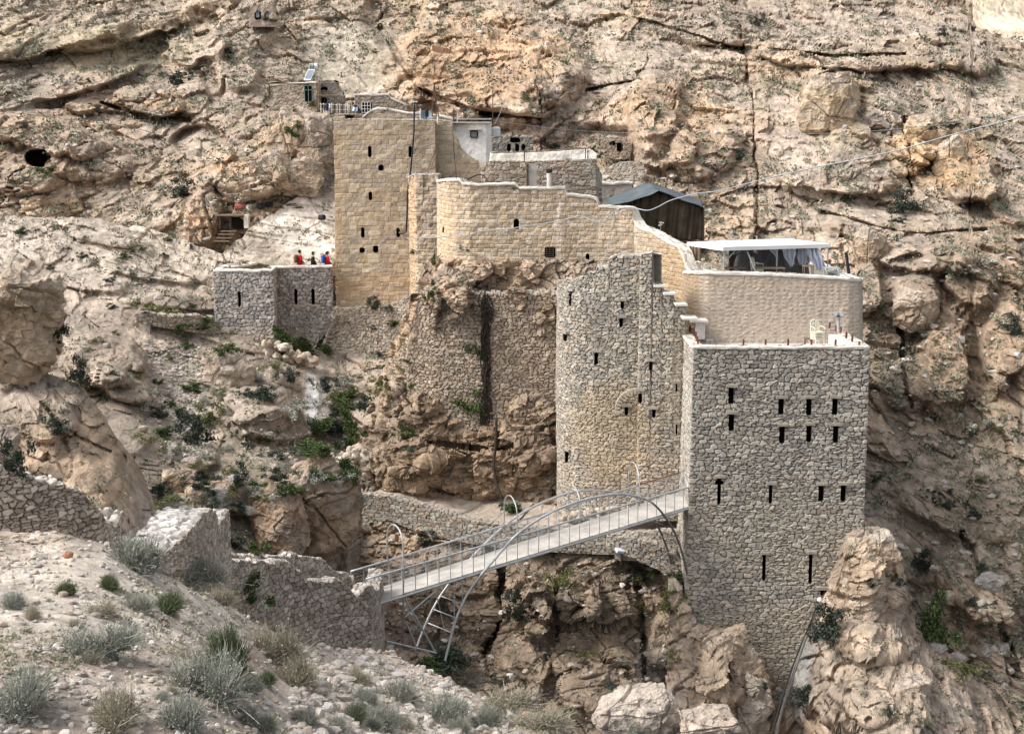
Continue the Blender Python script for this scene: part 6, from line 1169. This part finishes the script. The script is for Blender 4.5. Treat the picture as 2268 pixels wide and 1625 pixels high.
def stones(name, sh, n, s0, s1, seed, label, region=None, cols=((0.60, 0.55, 0.50), (0.52, 0.465, 0.41), (0.68, 0.64, 0.59), (0.53, 0.43, 0.36), (0.44, 0.40, 0.36), (0.58, 0.52, 0.46))):
    r_ = np.random.RandomState(seed); V, x, y, N = SHEETS[sh]; x, y = proj(V); m_ = (x > -40) & (x < 2310) & (y > -20) & (y < 1700)
    if region: m_ &= region(x, y)
    idx = np.nonzero(m_)[0]; w_ = 1.0/V[idx, 1]**0; idx = r_.choice(idx, min(n, len(idx)), replace=False); B = V[idx]
    D, Q = cubesphere(4); nd = len(D); n = len(B); s = s0+(s1-s0)*r_.rand(n)**3
    VV = np.repeat(D[None], n, 0); rr_ = np.ones((n, nd))
    for k in range(9):
        nn = r_.normal(size=(n, 3)); nn /= np.linalg.norm(nn, axis=1, keepdims=True); dt = np.einsum('nj,kj->nk', nn, D); d0 = r_.uniform(0.38, 0.75, (n, 1)); rr_ = np.where(dt > 0.1, np.minimum(rr_, d0/np.maximum(dt, 0.1)), rr_)
    VV = VV*rr_[..., None]*np.stack([r_.uniform(0.7, 1.4, n), r_.uniform(0.7, 1.3, n), r_.uniform(0.45, 0.9, n)], -1)[:, None]*s[:, None, None]
    VV = VV+B[:, None]+np.array([0, 0, 0.25])*s[:, None, None]
    QQ = (Q[None]+np.arange(n)[:, None, None]*nd).reshape(-1, 4)
    C = 0.80*np.repeat(pal(r_.rand(n), cols)*(0.8+0.4*r_.rand(n, 1)), nd, 0)
    o = link(name, npmesh(name, VV.reshape(-1, 3), QQ, cols=C), M['masonry']); tag(o, label, 'stones', None, 'stuff')
stones('gravel', 'near_slope', 4800, 0.010, 0.075, 1, 'loose pale stones and gravel strewn over the near slope')
stones('rubble', 'near_slope', 2200, 0.03, 0.16, 2, 'heap of broken pinkish rubble below the abutment wall', lambda x, y: (x > 640) & (x < 1150) & (y > 1430))
stones('scree', 'left_slope', 2600, 0.03, 0.16, 3, 'grey scree running down the gully', lambda x, y: ((np.abs(x-400-(y-900)*0.15) < 60) & (y > 760) & (y < 1010)) | ((np.abs(x-680) < 90) & (y > 960) & (y < 1010)))
stones('scree', 'mountain', 2600, 0.06, 0.30, 4, 'scattered loose stones on the mountainside')
stones('scree', 'ravine', 900, 0.06, 0.25, 5, 'loose stones caught on the ravine ledges')
# ------------------------------------------------------------------ people
M['skin'] = mat('skin', (0.42, 0.26, 0.18), 0.6); M['hair'] = mat('hair', (0.02, 0.015, 0.012), 0.8)
M['red_cloth'] = mat('red_cloth', (0.50, 0.02, 0.025), 0.85); M['black_wool'] = mat('black_wool', (0.02, 0.02, 0.022), 0.9); M['blue_cloth'] = mat('blue_cloth', (0.02, 0.07, 0.33), 0.8); M['navy_cloth'] = mat('navy_cloth', (0.03, 0.04, 0.12), 0.85); M['grey_cloth'] = mat('grey_cloth', (0.13, 0.125, 0.12), 0.9); M['brown_cloth'] = mat('brown_cloth', (0.13, 0.085, 0.05), 0.9)
def skinned(name, pts, edges, rad, m, parent, sub=2, root=0):
    me = bpy.data.meshes.new(name); me.from_pydata(pts, edges, []); o = link(name, me, m, parent, world=False)
    md = o.modifiers.new('skin', 'SKIN'); md.use_smooth_shade = True
    for i, r in enumerate(rad):
        q = me.skin_vertices[0].data[i]; q.radius = (r, r) if not isinstance(r, tuple) else r; q.use_root = (i == root)
    s = o.modifiers.new('sub', 'SUBSURF'); s.levels = sub; s.render_levels = sub
    return o
def person(loc, rz, label, top, trousers, bend=0.0, arm=0.25, hood=False, h=1.72):
    "faces +Y in its own frame"
    r = empty('person', loc, label, 'person', None, rz); k = h/1.72
    def B_(x, y, z):    # bend forward about the hips
        if z > 0.92: dz = z-0.92; return (x*k, (y*math.cos(bend)+dz*math.sin(bend))*k, (0.92+dz*math.cos(bend)-y*math.sin(bend))*k)
        return (x*k, y*k, z*k)
    pts = [B_(0, 0, 0.95), B_(0, -0.01, 1.12), B_(0, 0.0, 1.30), B_(0, 0.0, 1.43), B_(0, 0.015, 1.50), B_(0, 0.03, 1.58), B_(0, 0.03, 1.67)]
    ed = [(i, i+1) for i in range(6)]; rad = [(0.15, 0.115), (0.135, 0.105), (0.16, 0.11), (0.12, 0.08), 0.055, (0.075, 0.09), (0.06, 0.075)]
    for s in (-1, 1):
        n = len(pts); sw = 0.08*s
        pts += [B_(0.09*s, 0, 0.90), B_(0.10*s, 0.04+sw*0.6, 0.50), B_(0.10*s, -0.02+sw*1.4, 0.09), B_(0.10*s, 0.11+sw*1.4, 0.04)]
        ed += [(0, n), (n, n+1), (n+1, n+2), (n+2, n+3)]; rad += [0.09, 0.062, 0.045, 0.04]
        n = len(pts); pts += [B_(0.19*s, 0, 1.40), B_(0.235*s, 0.03, 1.14), B_(0.22*s, 0.14+arm*0.3, 0.97), B_(0.21*s, 0.18+arm*0.3, 0.90)]
        ed += [(3, n), (n, n+1), (n+1, n+2), (n+2, n+3)]; rad += [0.058, 0.045, 0.03, 0.034]
    b = skinned('body', pts, ed, rad, M['skin'], r)
    # five fingers on each hand, a face, ears
    fb = MB()
    for s in (-1, 1):
        w_ = Vector(B_(0.21*s, 0.18+arm*0.3, 0.90)); d = Vector((0, 0.35, -1)).normalized()
        for j, (L_, o_) in enumerate(((0.066, -0.03), (0.076, -0.01), (0.072, 0.01), (0.056, 0.03))):
            p0 = w_+d*0.02+Vector((0, o_, 0)); p1 = p0+d*L_*0.55; p2 = p1+(d+Vector((-0.6*s, 0, 0))).normalized()*L_*0.5; fb.tube([p0, p1, p2], 0.009, 6, taper=0.006)
        p0 = w_+Vector((-0.012*s, 0.028, 0.01)); fb.tube([p0, p0+Vector((-0.025*s, 0.03, -0.03)), p0+Vector((-0.03*s, 0.035, -0.055))], 0.010, 6, taper=0.007)
    hd = Vector(B_(0, 0.03, 1.62)); fw = Vector((0, math.cos(bend), -math.sin(bend)))
    fb.build('hand', M['skin'], r, world=False)
    MB().tube([hd+fw*0.085+Vector((0, 0, 0.015)), hd+fw*0.112+Vector((0, 0, -0.018))], 0.012, 6, taper=0.016).build('nose', M['skin'], r, world=False)
    MB().box(hd+fw*0.088+Vector((0, 0, -0.048)), (0.045, 0.012, 0.010)).build('mouth', M['red_cloth'], r, world=False)
    for s in (-1, 1):
        MB().lathe([(0.006, -0.008), (0.011, 0), (0.006, 0.008)], hd+fw*0.088+Vector((0.03*s, 0, 0.018)), 8).build('eye', M['hair'], r, world=False)
        MB().lathe([(0.01, -0.028), (0.018, 0), (0.012, 0.03)], hd+Vector((0.082*s, 0, 0)), 8).build('ear', M['skin'], r, world=False)
    # hair cap
    D, Q = cubesphere(9); Vh = D*np.array([0.094, 0.108, 0.105])+np.array(hd)+np.array([0, -0.012, 0.028]); Vh[:, 1] = np.where(D[:, 2] < 0.25, np.minimum(Vh[:, 1], hd[1]+0.02), Vh[:, 1]); Vh[:, 2] = np.maximum(Vh[:, 2], hd[2]-0.06)
    link('hair', npmesh('hair', Vh, Q, smooth=True), M['hair'], r, world=False)
    jp = [B_(0, 0, 0.84), B_(0, -0.005, 1.0), B_(0, -0.01, 1.15), B_(0, 0.0, 1.32), B_(0, 0.0, 1.44)]; je = [(0, 1), (1, 2), (2, 3), (3, 4)]; jr = [(0.19, 0.145), (0.18, 0.14), (0.165, 0.135), (0.19, 0.14), (0.10, 0.085)]
    for s in (-1, 1):
        n = len(jp); jp += [B_(0.19*s, 0, 1.395), B_(0.245*s, 0.03, 1.13), B_(0.225*s, 0.13+arm*0.3, 0.985)]; je += [(3, n), (n, n+1), (n+1, n+2)]; jr += [0.078, 0.064, 0.048]
    skinned('jacket', jp, je, jr, top, r)
    tp = [B_(0, 0, 0.93)]; te = []; tr = [(0.165, 0.13)]
    for s in (-1, 1):
        n = len(tp); sw = 0.08*s; tp += [B_(0.095*s, 0, 0.86), B_(0.10*s, 0.04+sw*0.6, 0.50), B_(0.10*s, -0.01+sw*1.4, 0.12)]; te += [(0, n), (n, n+1), (n+1, n+2)]; tr += [0.108, 0.08, 0.062]
    skinned('trousers', tp, te, tr, trousers, r)
    return r
def backpack(loc, rz, m, label):
    o = empty('backpack', loc, label, 'backpack', None, rz); D, Q = cubesphere(10)
    V = np.sign(D)*np.abs(D)**0.6*np.array([0.15, 0.10, 0.24]); link('bag', npmesh('bag', V, Q, smooth=True), m, o, world=False)
    for s in (-1, 1): MB().tube([(0.09*s, 0.06, 0.2), (0.11*s, 0.20, 0.22), (0.12*s, 0.24, 0.05), (0.10*s, 0.08, -0.15)], 0.018, 6).build('strap', m, o, world=False)
R90 = -math.pi/2
def stand(x, ytop, Y, h): p = P(x, ytop, Y); return (p[0], p[1], p[2]-h)
l1 = stand(663, 555, 81.0, 1.70); person(l1, R90+0.5, 'person in a long red jacket with dark hair and a brown backpack walking right', M['red_cloth'], M['red_cloth'])
backpack((l1[0]-0.20, l1[1]-0.14, l1[2]+1.24), R90+0.5, M['brown_cloth'], 'brown backpack on the person in the long red jacket')
l2 = stand(693, 558, 81.1, 1.66); person(l2, R90+0.2, 'person in black with short dark hair walking between the two in red', M['black_wool'], M['black_wool'], h=1.66)
l3 = stand(724, 557.5, 81.0, 1.66); person(l3, R90+0.5, 'person in a red jacket and black trousers carrying a blue backpack beside the old tower', M['red_cloth'], M['black_wool'], h=1.66)
backpack((l3[0]-0.20, l3[1]-0.12, l3[2]+1.24), R90+0.5, M['blue_cloth'], 'blue backpack on the person nearest the old tower')
l4 = stand(795, 226, 100, 1.45); person(l4, -R90*0.9, 'person in a dark blue top bending forward over the parapet by the gridded window', M['navy_cloth'], M['grey_cloth'], bend=0.75, h=1.6)
# ------------------------------------------------------------------ small things on the roofs
def at(x, y, Y): return P(x, y, Y)
def pipe(name, pts, r, m, label=None, cat='pole', n=6, parent=None):
    o = MB().tube([at(*q) for q in pts], r, n).build(name, M[m], parent); 
    return tag(o, label, cat) if label else o
M['panel_glass'] = mat('panel_glass', (0.20, 0.25, 0.30), 0.2, var=0.08, spec=0.6)
M['white_metal'] = mat('white_metal', (0.72, 0.74, 0.76), 0.4, var=0.06)
sp = empty('solar_heater', at(686, 180, 103.5), 'tilted solar water heater panel with a round tank on the hermitage roof', 'solar heater')
cs = [at(672.5, 177, 103.5), at(688, 177, 103.5), at(697.5, 154, 104.6), at(682, 154, 104.6)]
def quadbox(a, b, c, d, t_, nm, m, par, world=True):
    n_ = Vector(b-a).cross(Vector(d-a)).normalized()*t_; n_ = np.array(n_); MB().add([a, b, c, d, a+n_, b+n_, c+n_, d+n_], [(3, 2, 1, 0), (4, 5, 6, 7), (0, 1, 5, 4), (1, 2, 6, 5), (2, 3, 7, 6), (3, 0, 4, 7)]).build(nm, m, par)
quadbox(*cs, -0.08, 'panel_frame', M['white_metal'], sp)
ce = sum(cs)/4; ins = [ce+(c-ce)*0.82 for c in cs]; nn_ = np.array(Vector(cs[1]-cs[0]).cross(Vector(cs[3]-cs[0])).normalized())*0.012; ins = [q+nn_ for q in ins]; quadbox(*ins, 0.01, 'panel_glass', M['panel_glass'], sp)
MB().tube([at(686, 146, 104.8), at(703, 146, 104.8)], 0.19, 14).build('tank', M['white_metal'], sp, smooth=False)
for x in (688, 691.5, 695): MB().tube([at(x-0.7, 146, 104.8), at(x+0.7, 146, 104.8)], 0.205, 14).build('tank_band', M['black'], sp)
for x in (686, 700): MB().tube([at(x, 150, 104.8), at(x, 181, 104.8)], 0.025, 5).build('leg', M['steel'], sp)
# terrace fence with laundry in front of the hermitage
fn = empty('railing', at(732, 250, 101), 'pale wooden railing in front of the hermitage yard', 'railing')
for x in range(711, 778, 6): MB().tube([at(x, 229+pr_.uniform(-2, 2), 101), at(x, 251, 101)], 0.03, 5).build('rail_post', M['slab'] if (x//6) % 3 else M['dark_wood'], fn)
MB().tube([at(708, 231, 101), at(780, 234, 101)], 0.025, 5).build('top_rail', M['slab'], fn)
MB().tube([at(708, 242, 101), at(780, 244, 101)], 0.02, 5).build('lower_rail', M['slab'], fn)
def cloth(x0, x1, y0, y1, Y, m, label):
    def fnn(u, v): return at(x0+(x1-x0)*u, y0+(y1-y0)*v, Y)+np.array([0, 0.05*math.sin(u*9+v*2), 0.02*math.sin(u*7)])
    tag(sheetmesh('hanging_cloth', fnn, 10, 8, m, None, 0.012), label, 'cloth', 'washing on the railing')
cloth(727, 735.5, 230.5, 240, 100.8, M['white_metal'], 'white cloth hung on the hermitage railing'); cloth(722, 728, 229.5, 243, 100.8, M['navy_cloth'], 'dark blue cloth hung beside the white one on the railing'); cloth(716, 721, 231, 242, 100.8, M['grey_cloth'], 'grey cloth at the left of the hermitage railing')
cloth(780, 792, 238, 247, 99.6, M['plastic'], 'pale blue cloth spread over the parapet below the bending person')
for x, y0, y1 in ((706, 180, 245), (741, 212, 250), (745, 205, 252), (752, 216, 252), (786, 203, 212), (790, 198, 209), (795, 203, 209)): pipe('wooden_post', [(x, y0, 102.5), (x+0.5, y1, 102.5)], 0.045, 'wood', 'thin wooden post standing by the hermitage yard at photo height %s' % ('of the roofs' if y1 < 215 else 'of the railing'), 'post')['group'] = 'wooden posts by the hermitage'
for o in [o for o in bpy.data.objects if o.name.startswith('wooden_post')]: o['label'] = 'thin wooden post by the hermitage, '+['first', 'second', 'third', 'fourth', 'fifth', 'sixth', 'seventh'][int(o.name.split('.')[-1]) if '.' in o.name else 0]+' from the left'
pipe('canopy_beam', [(700, 212, 102.4), (752, 212, 102.4)], 0.05, 'wood', 'wooden beam of the shade frame in front of the hermitage wing', 'beam')
pipe('roof_rod', [(596, 186, 103), (760, 184, 103)], 0.03, 'wood', 'long thin wooden rod along the hermitage roof edge', 'rod')
# mast, dish, poles on the old tower
ms = empty('mast', at(964, 257, 82.6), 'rusty triangular iron mast on the roof of the old tower', 'mast')
ap = at(961.5, 187, 82.6)
for x, Y in ((957, 82.3), (971, 82.3), (966, 83.3)): MB().tube([ap, at(x, 258, Y)], 0.035, 5).build('leg', M['rust_iron'], ms)
for t_ in (0.35, 0.62): MB().tube([ap*(1-t_)+at(957, 258, 82.3)*t_, ap*(1-t_)+at(971, 258, 82.3)*t_], 0.025, 5).build('crossbar', M['rust_iron'], ms)
ds = empty('satellite_dish', at(944, 265, 82.4), 'grey blue satellite dish facing up on the old tower roof', 'satellite dish'); p = at(944, 258, 82.4)
M['dish'] = mat('dish', (0.22, 0.28, 0.32), 0.5); b = MB(); b.lathe([(0.02, -0.10), (0.18, -0.07), (0.30, -0.0), (0.37, 0.09), (0.35, 0.09), (0.28, 0.02), (0.16, -0.04), (0.02, -0.07)], (0, 0, 0), 20)
o = b.build('reflector', M['dish'], ds, world=False); o.rotation_euler = (math.radians(50), 0, 0.3); o.location = tuple(Vector(p)-Vector(ds.location)); o.matrix_parent_inverse = Matrix()
MB().tube([p+np.array([0, -0.05, -0.25]), p+np.array([0.02, -0.45, 0.25])], 0.03, 5).build('receiver_arm', M['black'], ds)
MB().tube([p+np.array([0, 0, -0.1]), p+np.array([0, 0, -0.5])], 0.04, 6).build('stand', M['steel'], ds)
MB().lathe([(0.10, 0), (0.11, 0.4), (0.05, 0.52)], p+np.array([0.05, -0.3, -0.05]), 10).build('receiver', M['black'], ds)
pipe('antenna_pole', [(917.5, 224, 82.0), (917.5, 268, 82.0)], 0.05, 'white_metal', 'white pole with a flat antenna at the left of the satellite dish', 'pole')
MB().box(at(917.5, 225.5, 82.0), (0.36, 0.05, 0.07)).build('antenna', M['white_metal'], bpy.data.objects['antenna_pole'])
pipe('roof_stub', [(931, 240, 82.2), (931, 264, 82.2)], 0.04, 'white_metal', 'short white pipe just left of the satellite dish', 'pipe')
pipe('roof_stub', [(970, 258, 81.6), (970, 276, 81.6)], 0.07, 'slab', 'stubby vent pipe on the old tower top below the mast', 'pipe')
pipe('antenna_pole', [(1005, 243, 83), (1005, 270, 83)], 0.04, 'dark_wood', 'short dark pole left of the white cabin roof', 'pole')
pipe('antenna_pole', [(1013, 250, 83.2), (1013, 272, 83.2)], 0.035, 'white_metal', 'short white pole with a round knob at the corner of the white cabin', 'pole')
pipe('antenna_pole', [(1091.5, 195, 84.2), (1091.5, 275, 84.2)], 0.03, 'dark_wood', 'tall thin dark pole behind the right corner of the white cabin', 'pole')
rp = empty('roof_frame', at(1050, 268, 84.2), 'long flat grey panel on a low dark frame over the white cabin', 'roof panel')
MB().box(at(1050, 264, 84.4), (2.10, 1.2, 0.07)).build('panel', M['steel'], rp)
for x in (1014, 1038, 1063, 1087): MB().tube([at(x, 264, 84.0), at(x, 271, 84.0)], 0.03, 5).build('leg', M['dark_wood'], rp)
MB().tube([at(1012, 268.5, 83.95), at(1088, 268.5, 83.95)], 0.025, 5).build('frame_bar', M['dark_wood'], rp)
wt = MB(); p = at(1098, 302, 85.6); wt.lathe([(0.27, 0), (0.28, 0.08), (0.28, 0.46), (0.25, 0.53), (0.08, 0.56)], p, 20); tag(wt.build('water_tank', M['white_metal'], smooth=False), 'white water tank right behind the white cabin', 'tank')
# ladder
ld = empty('ladder', at(945, 382, 80.6), 'rough wooden ladder leaning on the old tower above the buttress', 'ladder')
a0, a1, b0, b1 = at(943, 382, 80.2), at(962, 339, 81.1), at(949, 383, 80.2), at(967, 341, 81.1)
for p0, p1 in ((a0, a1), (b0, b1)): MB().tube([p0, p1], 0.035, 6).build('rail', M['wood'], ld)
for k in range(8): t_ = (k+0.5)/8; MB().tube([a0*(1-t_)+a1*t_, b0*(1-t_)+b1*t_], 0.022, 5).build('rung', M['wood'], ld)
# chimneys and rail on the upper house
ck = empty('chimney', at(1177, 413, 71.5), 'broad grey metal chimney duct in front of the upper house', 'chimney', None)
b = MB(); b.box(at(1177, 388, 71.6), (0.52, 0.42, 1.18)); b.build('duct', M['slab_grey'] if 'slab_grey' in M else mat('duct_metal', (0.42, 0.38, 0.34), 0.7, var=0.25, scale=4), ck)
MB().box(at(1177, 362.5, 71.6), (0.30, 0.3, 0.14)).build('cowl', M['rust_iron'], ck); MB().box(at(1168, 388, 71.36), (0.10, 0.05, 1.15)).build('seam', M['rust_iron'], ck)
ck = empty('chimney', at(1216, 415, 71.3), 'slim white chimney with a sooty top in front of the upper house', 'chimney', None)
MB().lathe([(0.12, 0), (0.12, 0.72), (0.10, 0.74)], at(1216, 415, 71.3), 14).build('flue', M['white_coping'], ck); MB().lathe([(0.14, 0), (0.17, 0.10), (0.15, 0.2)], at(1216, 383, 71.3), 12).build('cowl', M['vine'], ck)
rl = empty('roof_railing', at(1200, 350, 73), 'thin dark pipe railing along the white roof parapet', 'railing')
MB().tube([at(1088, 338.5, 72.7), at(1160, 337, 72.7), at(1230, 334, 72.7), at(1305, 328, 72.7)], 0.03, 5).build('top_rail', M['wood'], rl)
for x, y0, y1 in ((1161.5, 330, 358), (1297, 330, 352), (1302, 331, 352)): MB().tube([at(x, y0, 72.65), at(x, y1, 72.65)], 0.028, 5).build('rail_post', M['dark_wood'], rl)
# thin pole and small cabin lamp by the shed
pipe('short_pole', [(1404, 386, 80), (1404, 408, 80)], 0.04, 'wood', 'short wooden pole left above the black tent', 'pole')
# ------------------------------------------------------------------ shelter and junk left of the old tower
YS = min(float(ground(515, 508)[1]), float(ground(530, 495)[1]))-0.5
sh_ = empty('shelter', at(515, 505, YS), 'small dark open wooden shelter with a flat plank roof on the left path', 'shelter')
MB().box(at(512, 476, YS), (1.75, 1.3, 0.08)).build('roof', M['wood'], sh_)
MB().box(at(527, 494, (YS+0.5)), (0.85, 0.1, 0.75)).build('opening_shade', M['dark'], sh_)  # black panel painted as the shade in the shelter opening
MB().box(at(547, 490, (YS-0.2)), (0.28, 0.6, 0.82)).build('stone_pillar', M['masonry_plain'] if 'masonry_plain' in M else M['slab'], sh_)
for x in (488, 511): MB().tube([at(x, 476, (YS-0.4)), at(x, 508, (YS-0.4))], 0.05, 6).build('post', M['dark_wood'], sh_)
for i, y in enumerate((512, 519, 527, 534)): MB().box(at(507-i*5, y, (YS-0.6)-i*0.25), (0.95, 0.4, 0.06)).build('plank_step', M['wood'], sh_)
dr = empty('drum', at(540, 460, YS+0.9), 'rusty red drum lying on the rock above the wooden shelter', 'drum')
MB().tube([at(524, 459, YS+0.9), at(548, 458, YS+0.7)], 0.27, 14).build('barrel', mat('red_drum', (0.24, 0.07, 0.05), 0.7, var=0.35), dr); MB().tube([at(548, 459.5, YS+0.7), at(556, 460, (YS+0.5))], 0.22, 14).build('barrel_end', M['slab'], dr)
for x, y, r, lb in ((578, 457, 0.22, 'black barrel lying nearest the red drum'), (596, 453, 0.18, 'smaller black barrel right of the first one'), (713, 482, 0.17, 'round black pot on the path near the old tower')):
    YB = float(ground(x, y+4)[1])-0.1
    o = MB().tube([at(x-5, y, YB), at(x+5, y-1, YB-0.2)], r, 12).build('barrel', M['black']); tag(o, lb, 'barrel')
r_ = np.random.RandomState(8); v_ = MB()
for k in range(16):
    x, y = r_.uniform(615, 660), r_.uniform(428, 462); YB = float(ground(x, y)[1])-0.25; v_.tube([at(x, y, YB), at(x+r_.uniform(-25, 25), y+r_.uniform(-8, 6), YB)], 0.03, 4)
tag(v_.build('brushwood', M['vine']), 'pile of dark dead branches under the rocks left of the old tower', 'branches', None, 'stuff')
def heap(name, x0, x1, y0, y1, Y, n, s0, s1, seed, label, cols=BROWN+BEIGE):
    r2 = np.random.RandomState(seed); D, Q = cubesphere(4); Vs = []; Qs = []; Cs = []
    for i in range(n):
        x = r2.uniform(x0, x1); f_ = 1-abs((x-(x0+x1)/2)/((x1-x0)/2))**2; y = y1-(y1-y0)*f_*r2.rand(); s = r2.uniform(s0, s1)
        nn = r2.normal(size=(6, 3)); nn /= np.linalg.norm(nn, axis=1, keepdims=True); rr_ = np.ones(len(D))
        for q in nn: dt = D@q; rr_ = np.where(dt > 0.1, np.minimum(rr_, 0.65/np.maximum(dt, 0.1)), rr_)
        Vs.append(D*rr_[:, None]*s*r2.uniform(0.7, 1.3, 3)+at(x, y, Y+r2.uniform(-0.2, 0.6))); Qs.append(Q+i*len(D)); Cs.append(np.repeat([np.array(cols[r2.randint(len(cols))])*r2.uniform(0.8, 1.2)], len(D), 0))
    tag(link(name, npmesh(name, np.concatenate(Vs), np.concatenate(Qs), cols=np.concatenate(Cs)), M['masonry']), label, 'stones', None, 'stuff')
heap('stone_pile', 553, 625, 472, 503, YS+0.3, 150, 0.08, 0.17, 3, 'pile of broken stones beside the wooden shelter')
heap('rubble', 470, 700, 760, 800, 77.0, 160, 0.10, 0.30, 4, 'rough tumbled stones at the foot of the small fort')
heap('rubble', 690, 890, 990, 1050, 66.0, 160, 0.10, 0.30, 5, 'fallen grey stones at the bottom of the gully')
heap('rubble', 1240, 1500, 1120, 1150, 61.0, 160, 0.08, 0.22, 6, 'loose stones heaped along the foot of the bastion')
# reddish stone on the near slope and small white things
boulder(152, 1386/1.128+0, 18, 20, ground(152, 1232)[1], 'small orange red stone standing on the pale rock of the near slope', seed=77, col=(0.50, 0.22, 0.12))
p = ground(1372, 1222); o = MB().box(p+np.array([0, -0.1, 0.1]), (0.35, 0.3, 0.12), tilt=(0.3, 0.2, 0.4)).build('white_bag', M['plastic']); tag(o, 'crumpled white bag lying on the rocks under the bridge', 'bag')
o = MB().lathe([(0.02, 0.0), (0.09, 0.06), (0.11, 0.2), (0.06, 0.3)], at(1815, 1338, 55.9), 12).build('pipe_lamp', M['white_metal']); tag(o, 'small white lamp shade at the upper end of the gully pipes', 'lamp')
o = MB().box(P(1537, 1080, 57.25), (0.14, 0.5, 1.3)).build('gate', M['black']); tag(o, 'narrow dark metal gate where the footbridge meets the big tower', 'gate')
